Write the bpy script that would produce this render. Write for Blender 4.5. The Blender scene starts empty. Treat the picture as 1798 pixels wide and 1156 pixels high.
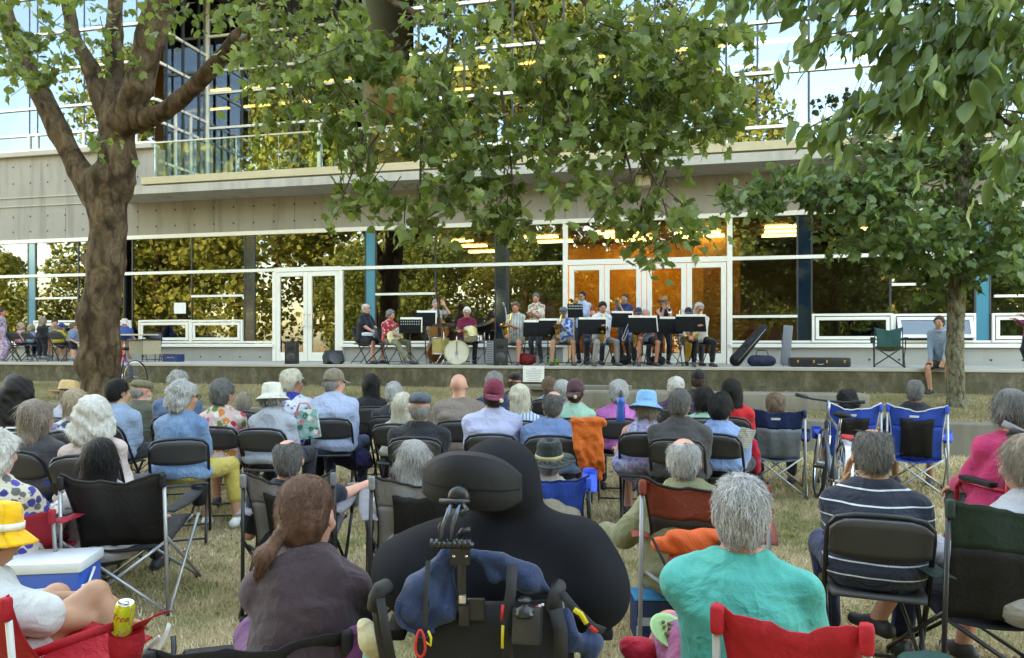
import bpy, bmesh, math, random
import numpy as np
from mathutils import Vector, Matrix, Euler
R = math.radians
rnd = random.Random(7)
NR = np.random.default_rng(11)
scene = bpy.context.scene
C = scene.collection
PI = math.pi
# ------------------------------------------------------------------ camera
CAMZ = 1.5; FPX = 1300.0; CX = 899.0; HY = 604.0
cam_d = bpy.data.cameras.new('camera'); cam = bpy.data.objects.new('camera', cam_d); C.objects.link(cam)
cam_d.sensor_width = 36; cam_d.lens = FPX*36/1798; cam_d.shift_y = 26/1798
cam_d.clip_start = 0.05; cam_d.clip_end = 1000
cam.location = (0, 0, CAMZ); cam.rotation_euler = (R(90), 0, 0)
scene.camera = cam
# ------------------------------------------------------------------ world and sun
SUN_EL, SUN_AZ = 21.0, -8.0          # azimuth measured from +Y, the sun stands low behind the building
w = bpy.data.worlds.new('World'); scene.world = w; w.use_nodes = True
nt = w.node_tree; nt.nodes.clear()
sky = nt.nodes.new('ShaderNodeTexSky'); sky.sky_type = 'NISHITA'; sky.sun_disc = False
sky.sun_elevation = R(SUN_EL); sky.sun_rotation = R(SUN_AZ)
sky.air_density = 1.0; sky.dust_density = 1.6; sky.ozone_density = 1.0
bg = nt.nodes.new('ShaderNodeBackground'); bg.inputs[1].default_value = 0.15
wo = nt.nodes.new('ShaderNodeOutputWorld')
nt.links.new(sky.outputs[0], bg.inputs[0]); nt.links.new(bg.outputs[0], wo.inputs[0])
sd = bpy.data.lights.new('sun', 'SUN'); sun = bpy.data.objects.new('sun', sd); C.objects.link(sun)
sd.energy = 2.0; sd.angle = R(0.6); sd.color = (1, .80, .52)
az, el = R(SUN_AZ), R(SUN_EL)
sun_vec = Vector((math.sin(az)*math.cos(el), math.cos(az)*math.cos(el), math.sin(el)))
sun.rotation_euler = sun_vec.to_track_quat('Z', 'Y').to_euler()
scene.view_settings.view_transform = 'Standard'; scene.view_settings.look = 'None'
scene.view_settings.gamma = 1; scene.view_settings.exposure = 3.88
scene.view_settings.use_white_balance = True; scene.view_settings.white_balance_temperature = 9200; scene.view_settings.white_balance_tint = 8
scene.render.engine = 'CYCLES'
scene.cycles.max_bounces = 6; scene.cycles.diffuse_bounces = 3; scene.cycles.glossy_bounces = 4
scene.cycles.transparent_max_bounces = 16; scene.cycles.transmission_bounces = 4
scene.cycles.sample_clamp_indirect = 4.0; scene.cycles.caustics_reflective = False

def P(px, py, D):
    """a point at depth D seen at pixel px, py of the photograph"""
    return Vector(((px-CX)*D/FPX, D, CAMZ-(py-HY)*D/FPX))

# ------------------------------------------------------------------ objects
def tag(o, label=None, cat=None, group=None, kind=None):
    if label: o['label'] = label
    if cat: o['category'] = cat
    if group: o['group'] = group
    if kind: o['kind'] = kind
    return o
def thing(name, label, cat, loc=(0,0,0), rz=0, group=None):
    o = bpy.data.objects.new(name, None); C.objects.link(o)
    o.empty_display_size = .2
    o.location = loc; o.rotation_euler = (0, 0, rz)
    return tag(o, label, cat, group)
class MB:
    """collects shapes, then links them as ONE mesh object"""
    def __init__(s): s.v = []; s.f = []; s.n = 0
    def add(s, v, f):
        v = np.asarray(v, dtype=float)
        s.v.append(v)
        for q in f: s.f.append(tuple(int(i)+s.n for i in q))
        s.n += len(v); return s
    def box(s, c, d, rot=None, bev=0.0):
        x, y, z = [q/2 for q in d]
        if bev <= 0:
            v = np.array([(-x,-y,-z),(x,-y,-z),(x,y,-z),(-x,y,-z),(-x,-y,z),(x,-y,z),(x,y,z),(-x,y,z)])
            f = [(0,3,2,1),(4,5,6,7),(0,1,5,4),(1,2,6,5),(2,3,7,6),(3,0,4,7)]
        else:
            bm = bmesh.new(); bmesh.ops.create_cube(bm, size=1)
            for q in bm.verts: q.co = (q.co.x*2*x, q.co.y*2*y, q.co.z*2*z)
            bmesh.ops.bevel(bm, geom=bm.edges[:], offset=min(bev, x*.9, y*.9, z*.9), segments=2, profile=.6, affect='EDGES')
            bm.verts.index_update()
            v = np.array([q.co[:] for q in bm.verts]); f = [[q.index for q in g.verts] for g in bm.faces]; bm.free()
        if rot is not None: v = v @ np.array(Euler(rot).to_matrix()).T
        return s.add(v+np.array(c), f)
    def lohi(s, a, b, bev=0.0):
        a = np.array(a, float); b = np.array(b, float)
        return s.box((a+b)/2, np.abs(b-a), None, bev)
    def tube(s, pts, r, n=8, cap=True, flat=None):
        pts = [np.array(p, float) for p in pts]; m = len(pts)
        rs = [r]*m if np.isscalar(r) else list(r)
        V = []; up = None
        for i, p in enumerate(pts):
            t = pts[min(i+1, m-1)]-pts[max(i-1, 0)]; t = t/(np.linalg.norm(t)+1e-9)
            if up is None:
                up = np.array([0, 0, 1.]) if abs(t[2]) < .9 else np.array([0, 1., 0])
            a = np.cross(t, up); a /= np.linalg.norm(a)+1e-9; b = np.cross(a, t); up = b
            fb = 1 if flat is None else flat
            for k in range(n):
                th = 2*PI*k/n
                V.append(p+rs[i]*(a*math.cos(th)+b*fb*math.sin(th)))
        F = []
        for i in range(m-1):
            for k in range(n):
                k2 = (k+1) % n
                F.append((i*n+k, i*n+k2, (i+1)*n+k2, (i+1)*n+k))
        if cap: F.append(tuple(range(n-1, -1, -1))); F.append(tuple((m-1)*n+k for k in range(n)))
        return s.add(V, F)
    def lathe(s, prof, n=24, c=(0,0,0), rot=None, sx=1, sy=1, cap=False):
        V = []; F = []
        for (r, z) in prof:
            for k in range(n):
                th = 2*PI*k/n; V.append((r*math.cos(th)*sx, r*math.sin(th)*sy, z))
        m = len(prof)
        for i in range(m-1):
            for k in range(n):
                k2 = (k+1) % n; F.append((i*n+k, i*n+k2, (i+1)*n+k2, (i+1)*n+k))
        if cap: F.append(tuple(range(n-1, -1, -1))); F.append(tuple((m-1)*n+k for k in range(n)))
        V = np.array(V)
        if rot is not None: V = V @ np.array(Euler(rot).to_matrix()).T
        return s.add(V+np.array(c), F)
    def grid(s, P2, thick=0.0):
        """P2: (m,n,3) points; a sheet, given a thickness along its normal when thick > 0"""
        P2 = np.asarray(P2, float); m, n = P2.shape[:2]
        idx = np.arange(m*n).reshape(m, n)
        F = [(idx[i,j], idx[i,j+1], idx[i+1,j+1], idx[i+1,j]) for i in range(m-1) for j in range(n-1)]
        if thick > 0:
            du = np.gradient(P2, axis=0); dv = np.gradient(P2, axis=1)
            N = np.cross(dv, du); N /= np.linalg.norm(N, axis=2, keepdims=True)+1e-9
            Q = P2-N*thick
            k = m*n
            F2 = [tuple(i+k for i in reversed(f)) for f in F]
            bd = [idx[0,j] for j in range(n)]+[idx[i,n-1] for i in range(1, m)]+[idx[m-1,j] for j in range(n-2, -1, -1)]+[idx[i,0] for i in range(m-2, 0, -1)]
            side = [(bd[i], bd[i]+k, bd[(i+1) % len(bd)]+k, bd[(i+1) % len(bd)]) for i in range(len(bd))]
            return s.add(np.concatenate([P2.reshape(-1, 3), Q.reshape(-1, 3)]), F+F2+side)
        return s.add(P2.reshape(-1, 3), F)
    def prism(s, poly, z0, z1, M=None):
        """outline in x,y pushed from z0 to z1"""
        n = len(poly)
        V = [(x, y, z0) for x, y in poly]+[(x, y, z1) for x, y in poly]
        F = [tuple(range(n-1, -1, -1)), tuple(range(n, 2*n))]+[(i, (i+1) % n, n+(i+1) % n, n+i) for i in range(n)]
        V = np.array(V)
        if M is not None: V = V @ np.array(M.to_3x3()).T+np.array(M.translation)
        return s.add(V, F)
    def build(s, name, mat, parent=None, smooth=False, **kw):
        return mesh_obj(name, np.concatenate(s.v), s.f, mat, parent, smooth, **kw)
class Parts(MB):
    """every box becomes a part of its own"""
    def build(s, name, mat, parent=None, smooth=False, **kw):
        for v, f in s.items: mesh_obj(name, v, f, mat, parent, smooth, **kw)
    def __init__(s): s.items = []
    def add(s, v, f): s.items.append((np.asarray(v, float), [tuple(int(i) for i in q) for q in f])); return s
def mesh_obj(name, v, f, mat, parent=None, smooth=False, **kw):
    me = bpy.data.meshes.new(name)
    me.from_pydata(np.asarray(v).tolist(), [], [tuple(q) for q in f]); me.update()
    me.materials.append(mat)
    if smooth: me.shade_smooth()
    if smooth == 'auto':
        try: me.set_sharp_from_angle(angle=R(38))
        except Exception: pass
    o = bpy.data.objects.new(name, me); C.objects.link(o)
    if parent: o.parent = parent
    if kw: tag(o, **kw)
    return o
def fast_mesh(name, V, loops, sizes, mat, parent=None, smooth=False, **kw):
    """large meshes straight from numpy arrays"""
    me = bpy.data.meshes.new(name)
    me.vertices.add(len(V)); me.vertices.foreach_set('co', np.asarray(V, np.float32).ravel())
    me.loops.add(len(loops)); me.loops.foreach_set('vertex_index', np.asarray(loops, np.int32))
    st = np.concatenate([[0], np.cumsum(sizes)[:-1]]).astype(np.int32)
    me.polygons.add(len(sizes)); me.polygons.foreach_set('loop_start', st)
    me.polygons.foreach_set('loop_total', np.asarray(sizes, np.int32))
    me.update(calc_edges=True); me.validate()
    me.materials.append(mat)
    if smooth: me.shade_smooth()
    o = bpy.data.objects.new(name, me); C.objects.link(o)
    if parent: o.parent = parent
    if kw: tag(o, **kw)
    return o
def copy_tree(o, parent=None):
    c = o.copy(); C.objects.link(c)
    if parent: c.parent = parent
    for ch in list(o.children): copy_tree(ch, c)
    return c

# ------------------------------------------------------------------ materials
MATS = {}
class N:
    def __init__(s, name):
        s.m = bpy.data.materials.new(name); s.m.use_nodes = True
        s.t = s.m.node_tree; s.t.nodes.clear()
        s.out = s.t.nodes.new('ShaderNodeOutputMaterial')
        s.p = s.t.nodes.new('ShaderNodeBsdfPrincipled'); s.t.links.new(s.p.outputs[0], s.out.inputs[0])
        s._co = None
    def node(s, k, **kw):
        n = s.t.nodes.new(k)
        for a, b in kw.items(): setattr(n, a, b)
        return n
    def link(s, a, b): s.t.links.new(a, b)
    def co(s, scale=(1,1,1), rot=(0,0,0)):
        tc = s.node('ShaderNodeTexCoord'); mp = s.node('ShaderNodeMapping')
        mp.inputs['Scale'].default_value = scale; mp.inputs['Rotation'].default_value = rot
        s.link(tc.outputs['Object'], mp.inputs[0]); return mp.outputs[0]
    def noise(s, scale, detail=3, rough=.6, co=None, dist=0):
        n = s.node('ShaderNodeTexNoise'); n.inputs['Scale'].default_value = scale
        n.inputs['Detail'].default_value = detail; n.inputs['Roughness'].default_value = rough
        n.inputs['Distortion'].default_value = dist
        s.link(co if co is not None else s.co(), n.inputs['Vector']); return n.outputs[0]
    def voro(s, scale, co=None, feat='F1'):
        n = s.node('ShaderNodeTexVoronoi'); n.inputs['Scale'].default_value = scale; n.feature = feat
        s.link(co if co is not None else s.co(), n.inputs['Vector']); return n
    def ramp(s, fac, stops, interp='LINEAR'):
        r = s.node('ShaderNodeValToRGB'); r.color_ramp.interpolation = interp
        e = r.color_ramp.elements
        while len(e) < len(stops): e.new(.5)
        for i, (p, c) in enumerate(stops):
            e[i].position = p; e[i].color = (c[0], c[1], c[2], 1) if not np.isscalar(c) else (c, c, c, 1)
        s.link(fac, r.inputs[0]); return r.outputs[0]
    def mix(s, fac, a, b, mode='MIX'):
        m = s.node('ShaderNodeMix', data_type='RGBA', blend_type=mode)
        for sock, val in ((m.inputs[0], fac), (m.inputs[6], a), (m.inputs[7], b)):
            if hasattr(val, 'links'): s.link(val, sock)
            elif np.isscalar(val): sock.default_value = val
            else: sock.default_value = (val[0], val[1], val[2], 1)
        return m.outputs[2]
    def math(s, op, a, b=0.0, c=None):
        m = s.node('ShaderNodeMath', operation=op)
        for i, val in enumerate((a, b, c)):
            if val is None: continue
            if hasattr(val, 'links'): s.link(val, m.inputs[i])
            else: m.inputs[i].default_value = val
        return m.outputs[0]
    def sep(s, v):
        n = s.node('ShaderNodeSeparateXYZ'); s.link(v, n.inputs[0]); return n.outputs
    def bump(s, h, strength=.3, dist=.01):
        b = s.node('ShaderNodeBump'); b.inputs['Strength'].default_value = strength; b.inputs['Distance'].default_value = dist
        s.link(h, b.inputs['Height']); s.link(b.outputs[0], s.p.inputs['Normal']); return b
    def set(s, color=None, rough=None, metal=None, spec=None):
        def put(sock, v):
            if hasattr(v, 'links'): s.link(v, sock)
            elif np.isscalar(v): sock.default_value = v
            else: sock.default_value = (v[0], v[1], v[2], 1)
        if color is not None: put(s.p.inputs['Base Color'], color)
        if rough is not None: put(s.p.inputs['Roughness'], rough)
        if metal is not None: put(s.p.inputs['Metallic'], metal)
        if spec is not None: put(s.p.inputs['Specular IOR Level'], spec)
        return s
def plain(name, col, rough=.5, metal=0.0, var=.12, bump=0.0, bs=40, spec=.5):
    key = ('plain', name, tuple(col))
    if key in MATS: return MATS[key]
    n = N(name); a = tuple(max(0, c*(1-var)) for c in col); b = tuple(min(1, c*(1+var)) for c in col)
    f = n.noise(bs*.2, 4)
    n.set(n.mix(f, a, b), n.math('MULTIPLY_ADD', f, .15, rough-.075), metal, spec)
    if bump: n.bump(n.noise(bs, 4), bump, .004)
    MATS[key] = n.m; return n.m
def rgb(h):
    """display colour (0-255) to linear"""
    if isinstance(h, str): h = tuple(int(h[i:i+2], 16) for i in (0, 2, 4))
    return tuple((c/255/12.92 if c/255 <= .04045 else ((c/255+.055)/1.055)**2.4) for c in h)
# ------------------------------------------------------------------ setting materials
def m_concrete(name, base, stain=.35, board=True, dark=None):
    n = N(name); co = n.co()
    f1 = n.noise(.7, 5, .65, co); f2 = n.noise(6, 5, .7, co); f3 = n.noise(60, 3, .6, co)
    st = n.noise(1.0, 5, .7, n.co((2.2, 2.2, .22)))
    c = n.mix(f1, tuple(x*.86 for x in base), tuple(min(1, x*1.1) for x in base))
    c = n.mix(n.math('MULTIPLY', f2, .35), c, tuple(x*.72 for x in base))
    sm = n.ramp(st, [(.5, 0), (.78, 1)])
    c = n.mix(n.math('MULTIPLY', sm, stain), c, dark or tuple(x*.45 for x in base))
    n.set(c, .85, spec=.25)
    n.bump(n.math('ADD', n.math('MULTIPLY', f2, .5), n.math('MULTIPLY', f3, .5)), .35, .006)
    return n.m
M_CONC = m_concrete('board formed concrete', (.33, .305, .265), .85)
M_CONC2 = m_concrete('pale slab concrete', (.43, .40, .345), .75)
M_DECK = m_concrete('deck concrete', (.46, .43, .38), .15)
def m_mossy():
    n = N('weathered mossy concrete'); co = n.co()
    f1 = n.noise(1.3, 5, .7, co); st = n.noise(2.4, 6, .75, n.co((1.6, 1.6, 1.0))); f2 = n.noise(25, 4, .7, co)
    c = n.ramp(st, [(.3, (.07, .062, .042)), (.52, (.15, .132, .09)), (.72, (.26, .235, .17))])
    c = n.mix(n.ramp(f1, [(.5, 0), (.7, .7)]), c, (.075, .075, .032))
    c = n.mix(n.math('MULTIPLY', f2, .45), c, (.035, .03, .02))
    n.set(c, .95, spec=.1); n.bump(n.math('ADD', f2, n.math('MULTIPLY', st, .5)), .8, .015); return n.m
M_MOSS = m_mossy()
M_WHITE = plain('white window frame paint', (.76, .73, .66), .4, var=.05)
M_WHITE2 = plain('cool white window frame paint', (.66, .68, .70), .4, var=.05)
M_DARKFR = plain('dark gasket', (.03, .032, .035), .5)
M_TEAL = plain('teal spandrel glass', (.045, .22, .30), .12, var=.1, spec=.8)
M_NAVY = plain('dark navy spandrel glass', (.006, .016, .028), .08, spec=.8)
def m_glass(name, tint, refl, gt=(.93, .97, 1)):
    n = N(name)
    tr = n.node('ShaderNodeBsdfTransparent'); tr.inputs[0].default_value = (*tint, 1)
    gl = n.node('ShaderNodeBsdfGlossy'); gl.inputs['Roughness'].default_value = .004; gl.inputs[0].default_value = (*gt, 1)
    # slightly wavy panes, as float glass mirrors
    b = n.node('ShaderNodeBump'); b.inputs['Strength'].default_value = .12; b.inputs['Distance'].default_value = .006
    n.link(n.noise(1.4, 2, .5), b.inputs['Height']); n.link(b.outputs[0], gl.inputs['Normal'])
    lw = n.node('ShaderNodeLayerWeight'); lw.inputs[0].default_value = .25
    fac = n.math('MINIMUM', n.math('ADD', lw.outputs['Fresnel'], refl), 1.0)
    mx = n.node('ShaderNodeMixShader'); n.link(fac, mx.inputs[0]); n.link(tr.outputs[0], mx.inputs[1]); n.link(gl.outputs[0], mx.inputs[2])
    n.link(mx.outputs[0], n.out.inputs[0]); n.t.nodes.remove(n.p); return n.m
M_GLASS = m_glass('reflective window glass', (.50, .54, .52), .09)
M_GLASSUP = m_glass('upper floor solar glass', (.30, .34, .33), .22, gt=(.58, .72, .90))
M_GLASSDK = m_glass('tinted door glass', (.6, .6, .56), .07)
M_RAIL = m_glass('balustrade glass', (.86, .95, .90), .06)
def m_wood(name, a, b, s=3):
    n = N(name); f = n.noise(s, 4, .6, n.co((.4, .4, 3.0)), 1.5)
    n.set(n.mix(f, a, b), .45); return n.m
M_WOOD = m_wood('amber maple panelling', (.44, .21, .04), (.60, .32, .075))
M_WOODDK = m_wood('brown panelling', (.20, .10, .035), (.28, .15, .05))
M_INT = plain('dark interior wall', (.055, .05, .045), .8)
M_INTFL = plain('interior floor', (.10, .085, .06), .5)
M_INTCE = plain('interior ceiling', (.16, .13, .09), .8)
def m_emit(name, col, s):
    n = N(name); n.set((0, 0, 0), .5); n.p.inputs['Emission Color'].default_value = (*col, 1); n.p.inputs['Emission Strength'].default_value = s; return n.m
M_LAMP = m_emit('lit ceiling strip', (1, .62, .22), 2.6)

# ------------------------------------------------------------------ ground
AL = R(13.0); EX = Vector((math.cos(AL), -math.sin(AL), 0)); EN = Vector((math.sin(AL), math.cos(AL), 0))
Z_DECK = 1.02; F_Z0 = 18.8; S_Z0 = 16.2; L_Z0 = 11.2
def lawn_h(x, y):
    """upper lawn rises from the ledge to the stage wall; t is the distance behind the ledge"""
    t = (x*math.sin(AL)+(y-L_Z0)*math.cos(AL))
    return .43+.10*np.clip(t/5.0, 0, 1)
def m_grass(k=1.0):
    n = N('dry summer lawn'); co = n.co()
    a = n.noise(.55, 5, .62, co, .6); b = n.noise(3.2, 5, .7, co, .4); c_ = n.noise(38, 4, .75, co); d = n.noise(120, 2, .7, co)
    straw = n.mix(c_, (.38, .275, .135), (.62, .485, .29)); green = n.mix(c_, (.10, .125, .04), (.24, .25, .10))
    soil = n.mix(c_, (.26, .20, .14), (.40, .33, .24))
    f = n.ramp(n.math('ADD', n.math('MULTIPLY', a, .6), n.math('MULTIPLY', b, .4)), [(.50, 0), (.62, .8)])
    c = n.mix(f, straw, green)
    s = n.ramp(n.noise(.9, 4, .6, n.co((1, 1.0, 1), (0, 0, 1.1)), .5), [(.55, 0), (.68, .85)])
    c = n.mix(s, c, soil)
    c = n.mix(n.math('MULTIPLY', n.ramp(d, [(.45, 0), (.7, 1)]), .45), c, (.05, .045, .02))
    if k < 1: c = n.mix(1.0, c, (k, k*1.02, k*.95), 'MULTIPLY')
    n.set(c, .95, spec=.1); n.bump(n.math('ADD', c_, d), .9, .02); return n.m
M_GRASS = m_grass(); M_GRASS_SHADE = m_grass(.62)  # second copy is darkened: the upper lawn's shade is put into its colour
def m_blade(name, k=1.0):
    n = N(name); g = n.node('ShaderNodeNewGeometry'); r = g.outputs['Random Per Island']
    co = n.co(); a = n.noise(.55, 5, .62, co, .6); b = n.noise(3.2, 5, .7, co, .4)
    f = n.ramp(n.math('ADD', n.math('ADD', n.math('MULTIPLY', a, .6), n.math('MULTIPLY', b, .4)), n.math('MULTIPLY_ADD', r, .18, -.09)), [(.52, 0), (.63, .95)])
    straw = n.ramp(r, [(0, (.38, .28, .14)), (.6, (.62, .50, .31)), (1, (.80, .70, .48))])
    green = n.ramp(r, [(0, (.07, .12, .02)), (.6, (.16, .22, .05)), (1, (.32, .34, .12))])
    c = n.mix(f, straw, green)
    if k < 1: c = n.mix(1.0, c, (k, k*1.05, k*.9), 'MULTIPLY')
    n.set(c, .8, spec=.15)
    return n.m
M_BLADE = m_blade('grass blades'); M_BLADE_SHADE = m_blade('shade darkened grass blades', .58)  # second copy has the shade below the stage painted in as a darker tint
def build_ground():
    # one sheet, dense near, reaching the horizon
    xs = np.concatenate([[-500, -200, -80, -40], np.linspace(-20, 20, 81), [40, 80, 200, 500]])
    ys = np.concatenate([[-500, -200, -80, -40, -20], np.linspace(-8, 34, 85), [60, 120, 250, 600]])
    X, Y = np.meshgrid(xs, ys)
    Z = .012*np.sin(X*1.3+1)*np.sin(Y*1.1)+.01*np.sin(X*3.1)*np.cos(Y*2.3)
    G = np.stack([X, Y, Z-.0], -1)
    MB().grid(G[::-1]).build('ground', M_GRASS, None, True, kind='structure')
    # upper lawn: a raised sheet between the ledge and the stage wall
    s = np.linspace(-30, 30, 121); t = np.linspace(.28, 5.0*math.cos(AL)+.2, 22)
    S, T = np.meshgrid(s, t)
    X = S*EX.x+T*EN.x; Y = L_Z0+S*EX.y+T*EN.y
    Z = lawn_h(X, Y)+.02*np.sin(X*1.7)*np.sin(Y*1.9)*np.clip(T-.4, 0, 1)-.004
    o = MB().grid(np.stack([X, Y, Z], -1)[::-1]).build('upper_lawn', M_GRASS_SHADE, None, True, kind='structure')
    # blades: real little leaves of grass over the near lawn and the upper lawn
    def blades(name, X, Y, Z, h, w, mt=M_BLADE):
        n = len(X); th = NR.uniform(0, 2*PI, n); lean = NR.uniform(.1, .9, n)*h
        a = NR.uniform(0, 2*PI, n)
        V = np.zeros((n, 3, 3)); V[:, 0] = np.stack([X-np.cos(th)*w, Y-np.sin(th)*w, Z], -1)
        V[:, 1] = np.stack([X+np.cos(th)*w, Y+np.sin(th)*w, Z], -1)
        V[:, 2] = np.stack([X+np.cos(a)*lean, Y+np.sin(a)*lean, Z+h*NR.uniform(.5, 1, n)], -1)
        o = fast_mesh(name, V.reshape(-1, 3), np.arange(3*n), np.full(n, 3), mt)
        return o
    n = 230000
    D = 1.9+8.6*NR.random(n)**1.1; U = NR.uniform(-.74, .74, n)
    X = U*D; Y = D; keep = (Y+X*math.tan(AL)) < L_Z0-.05
    cl = np.sin(X*9+np.sin(Y*7)*2)*np.sin(Y*8+np.sin(X*6)*2)+NR.normal(0, .5, n)
    keep &= cl > -.7
    X, Y = X[keep], Y[keep]; D = D[keep]
    Z = .012*np.sin(X*1.3+1)*np.sin(Y*1.1)+.01*np.sin(X*3.1)*np.cos(Y*2.3)
    o = blades('grass', X, Y, Z, .026+.003*D, .0018+.00042*D); tag(o, kind='stuff')
    n = 40000
    S = NR.uniform(-14, 12, n); T = NR.uniform(.3, 5.0, n)
    X = S*EX.x+T*EN.x; Y = L_Z0+S*EX.y+T*EN.y
    o = blades('grass', X, Y, lawn_h(X, Y), .05, .006, M_BLADE_SHADE); tag(o, kind='stuff')
build_ground()
# ledge: low weathered concrete kerb wall holding the upper lawn
def local_root(name, label, cat, z0, z=0.0):
    return thing(name, label, cat, (0, z0, z), -AL)
led = MB()
led.lohi((-30, -.02, -.05), (30, .28, .437), .015)
o = led.build('retaining_wall', m_concrete('grey ledge concrete', (.21, .19, .155), .8), None, False); o.location = (0, L_Z0, 0); o.rotation_euler = (0, 0, -AL)
tag(o, 'long low grey concrete ledge between the two lawns', 'wall')
# stage
st = local_root('concrete_stage', 'long raised concrete platform the band plays on', 'stage', S_Z0)
MB().lohi((-32, .02, -.05), (32, .35, Z_DECK-.07)).build('front_wall', M_MOSS, st)
d = MB(); x = -32.0
d.lohi((-32, 0, Z_DECK-.065), (32, 3.2, Z_DECK), .012)
d.build('deck', M_DECK, st)
b = MB(); b.lohi((0, 0, 0), (4.9, .42, .30), .04)
o = b.build('concrete_bench', m_concrete('bench concrete', (.23, .205, .165), .8), None, True)
bp = P(975, 700, 12.2); o.location = (bp.x, 12.3, .42); o.rotation_euler = (0, 0, -R(10)); tag(o, 'long low mottled concrete bench on the upper lawn before the stage', 'bench')
b = MB(); b.lohi((0, 0, 0), (2.3, .45, .09), .015); b.lohi((.12, .1, -.28), (2.15, .36, -.002), .01)
o = b.build('stone_bench', plain('grey bench slab', (.17, .155, .12), .9, bump=.4), None, False)
bp = P(905, 676, 14.2); o.location = (bp.x-.1, 14.3, bp.z-.10); o.rotation_euler = (0, 0, -AL); tag(o, 'short dark slab bench under the paper notice at the stage wall', 'bench')

# ------------------------------------------------------------------ building (local x along the facade, local y inward, z = world height)
bld = thing('glass_fronted_building', 'two storey concrete and glass community building behind the stage', 'building', (0, F_Z0, 0), -AL)
def sx(px, yl=0.0):
    """facade coordinate of a photo column on the plane yl metres behind the ground-floor facade"""
    u = px-CX; z0 = F_Z0+yl/math.cos(AL)
    return z0*u/(FPX*math.cos(AL)+u*math.sin(AL))+yl*math.tan(AL)*0 - yl*0 if yl == 0 else _sx(px, yl)
def _sx(px, yl):
    k = (px-CX)/FPX   # solve (s cosA + yl sinA) = k (F_Z0 - s sinA + yl cosA)
    return (k*(F_Z0+yl*math.cos(AL))-yl*math.sin(AL))/(math.cos(AL)+k*math.sin(AL))
ZW0, ZSILL, ZTR, ZHEAD = 1.02, 1.405, 3.52, 4.51
# solid concrete
c = MB()
XL, XR = -40.0, 30.0
dl, dr = sx(483), sx(600); el_, er = sx(993), sx(1281)
for a, b_ in ((XL, dl), (dr, el_), (er, XR)):
    c.lohi((a, 0, ZW0-1), (b_, .3, ZSILL))
c.build('base_wall', m_concrete('smooth grey base wall', (.34, .33, .30), .3), bld)
c = MB(); c.lohi((XL, -.001, ZHEAD+.1), (XR, .35, 5.53)); 
cw = c.build('concrete_band', M_CONC, bld)
xb0 = sx(252)      # where the balcony slab begins
c = MB()
c.lohi((XL, -.002, 5.532), (sx(272), .35, 7.08))   # upper band left of the balcony
c.build('upper_band', M_CONC, bld)
g = MB()
for z in (5.60, 5.86): g.lohi((XL, -.03, z), (sx(272), -.004, z+.035))
for z in (7.085,): g.lohi((XL, -.14, z), (sx(272), .2, z+.13))
g.build('coping', M_CONC2, bld)
# tie holes and joints of the formwork
t = MB(); 
k = 0
xx = -16.0
while xx < 14:
    for z in (4.85, 5.3):
        t.lathe([(.0, -.001), (.022, -.002), (.028, -.006)], 10, (xx, -.0035, z), (R(-90), 0, 0))
    for z in (1.14,): t.lathe([(.0, -.001), (.022, -.002), (.026, -.006)], 10, (xx+.2, -.0035, z), (R(-90), 0, 0))
    if xx < sx(272):
        for z in (6.3, 6.8): t.lathe([(.0, -.001), (.022, -.002), (.028, -.006)], 10, (xx, -.0045, z), (R(-90), 0, 0))
    xx += .62
t.build('tie_hole', M_DARKFR, bld, kind='stuff')
t = MB()
for xx in np.arange(-16, 14, 2.48): t.lohi((xx, -.004, ZHEAD+.1), (xx+.014, -.0015, 5.53))
t.build('formwork_joint', plain('formwork joint grey', (.16, .145, .12), .9), bld, kind='stuff')  # joint lines are thin dark grey strips
# balcony slab
PRO = -1.15
c = MB(); c.lohi((sx(240)-.2, PRO, 5.532), (XR, -.003, 5.74)); c.lohi((sx(240)-.2, PRO+.16, 5.743), (XR, PRO+.5, 5.80)); 
c.build('balcony_slab', M_CONC2, bld)
c = MB(); c.lohi((_sx(245, PRO), PRO+.05, 5.803), (XR, PRO+.35, 5.99))
c.build('balcony_kerb', m_concrete('buff kerb concrete', (.50, .42, .27), .2), bld)
c = MB(); c.lohi((sx(240), PRO+.36, 5.742), (XR, 3.2, 5.80)); c.build('terrace_floor', M_DECK, bld)
sb = MB(); 
# ground-floor glazing ------------------------------------------------
def bars(name, mat, items, depth=(-.06, .05)):
    m = MB()
    for x0, x1, z0, z1 in items: m.lohi((x0, depth[0], z0), (x1, depth[1], z1), .006)
    return m
W = .035
fr = Parts()
def hbar(a, b_, z, t=.09, d0=-.05, d1=.05): fr.lohi((a, d0, z-t/2), (b_, d1, z+t/2), .005)
def vbar(x, z0, z1, t=.08, d0=-.052, d1=.052): fr.lohi((x-t/2, d0, z0), (x+t/2, d1, z1), .005)
hbar(XL, XR, ZHEAD+.045, .11, -.05)
for a, b_ in ((XL, dl), (dr, el_), (er, XR)):
    hbar(a, b_, ZTR, .085); hbar(a, b_, ZSILL+.055, .09, -.10); hbar(a, b_, ZSILL+.145, .05, -.045)
hbar(dl, dr, ZTR, .12, -.055); hbar(el_, er, ZTR, .13, -.055)
for x_ in (el_, er): vbar(x_, ZSILL if x_ != 0 else 0, ZHEAD, .12, -.06)
for x_ in (dl, dr): vbar(x_, 1.025, ZTR-.06, .10, -.06)
for x_ in (el_, er): vbar(x_, 1.025, ZSILL, .119, -.059)
zz = lambda py, px: CAMZ-(py-HY)*(F_Z0/(1+math.tan(AL)*(px-CX)/FPX))/FPX
for a, b_, y_ in ((337, 428, 520), (660, 765, 516.5), (1283, 1400, 556), (1565, 1712, 499), (64, 137, 524), (1745, 1798, 520)):
    hbar(sx(a), sx(b_), zz(y_, (a+b_)/2), .06, -.045)
fr.build('window_frame', M_WHITE, bld)
mu = Parts()
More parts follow.
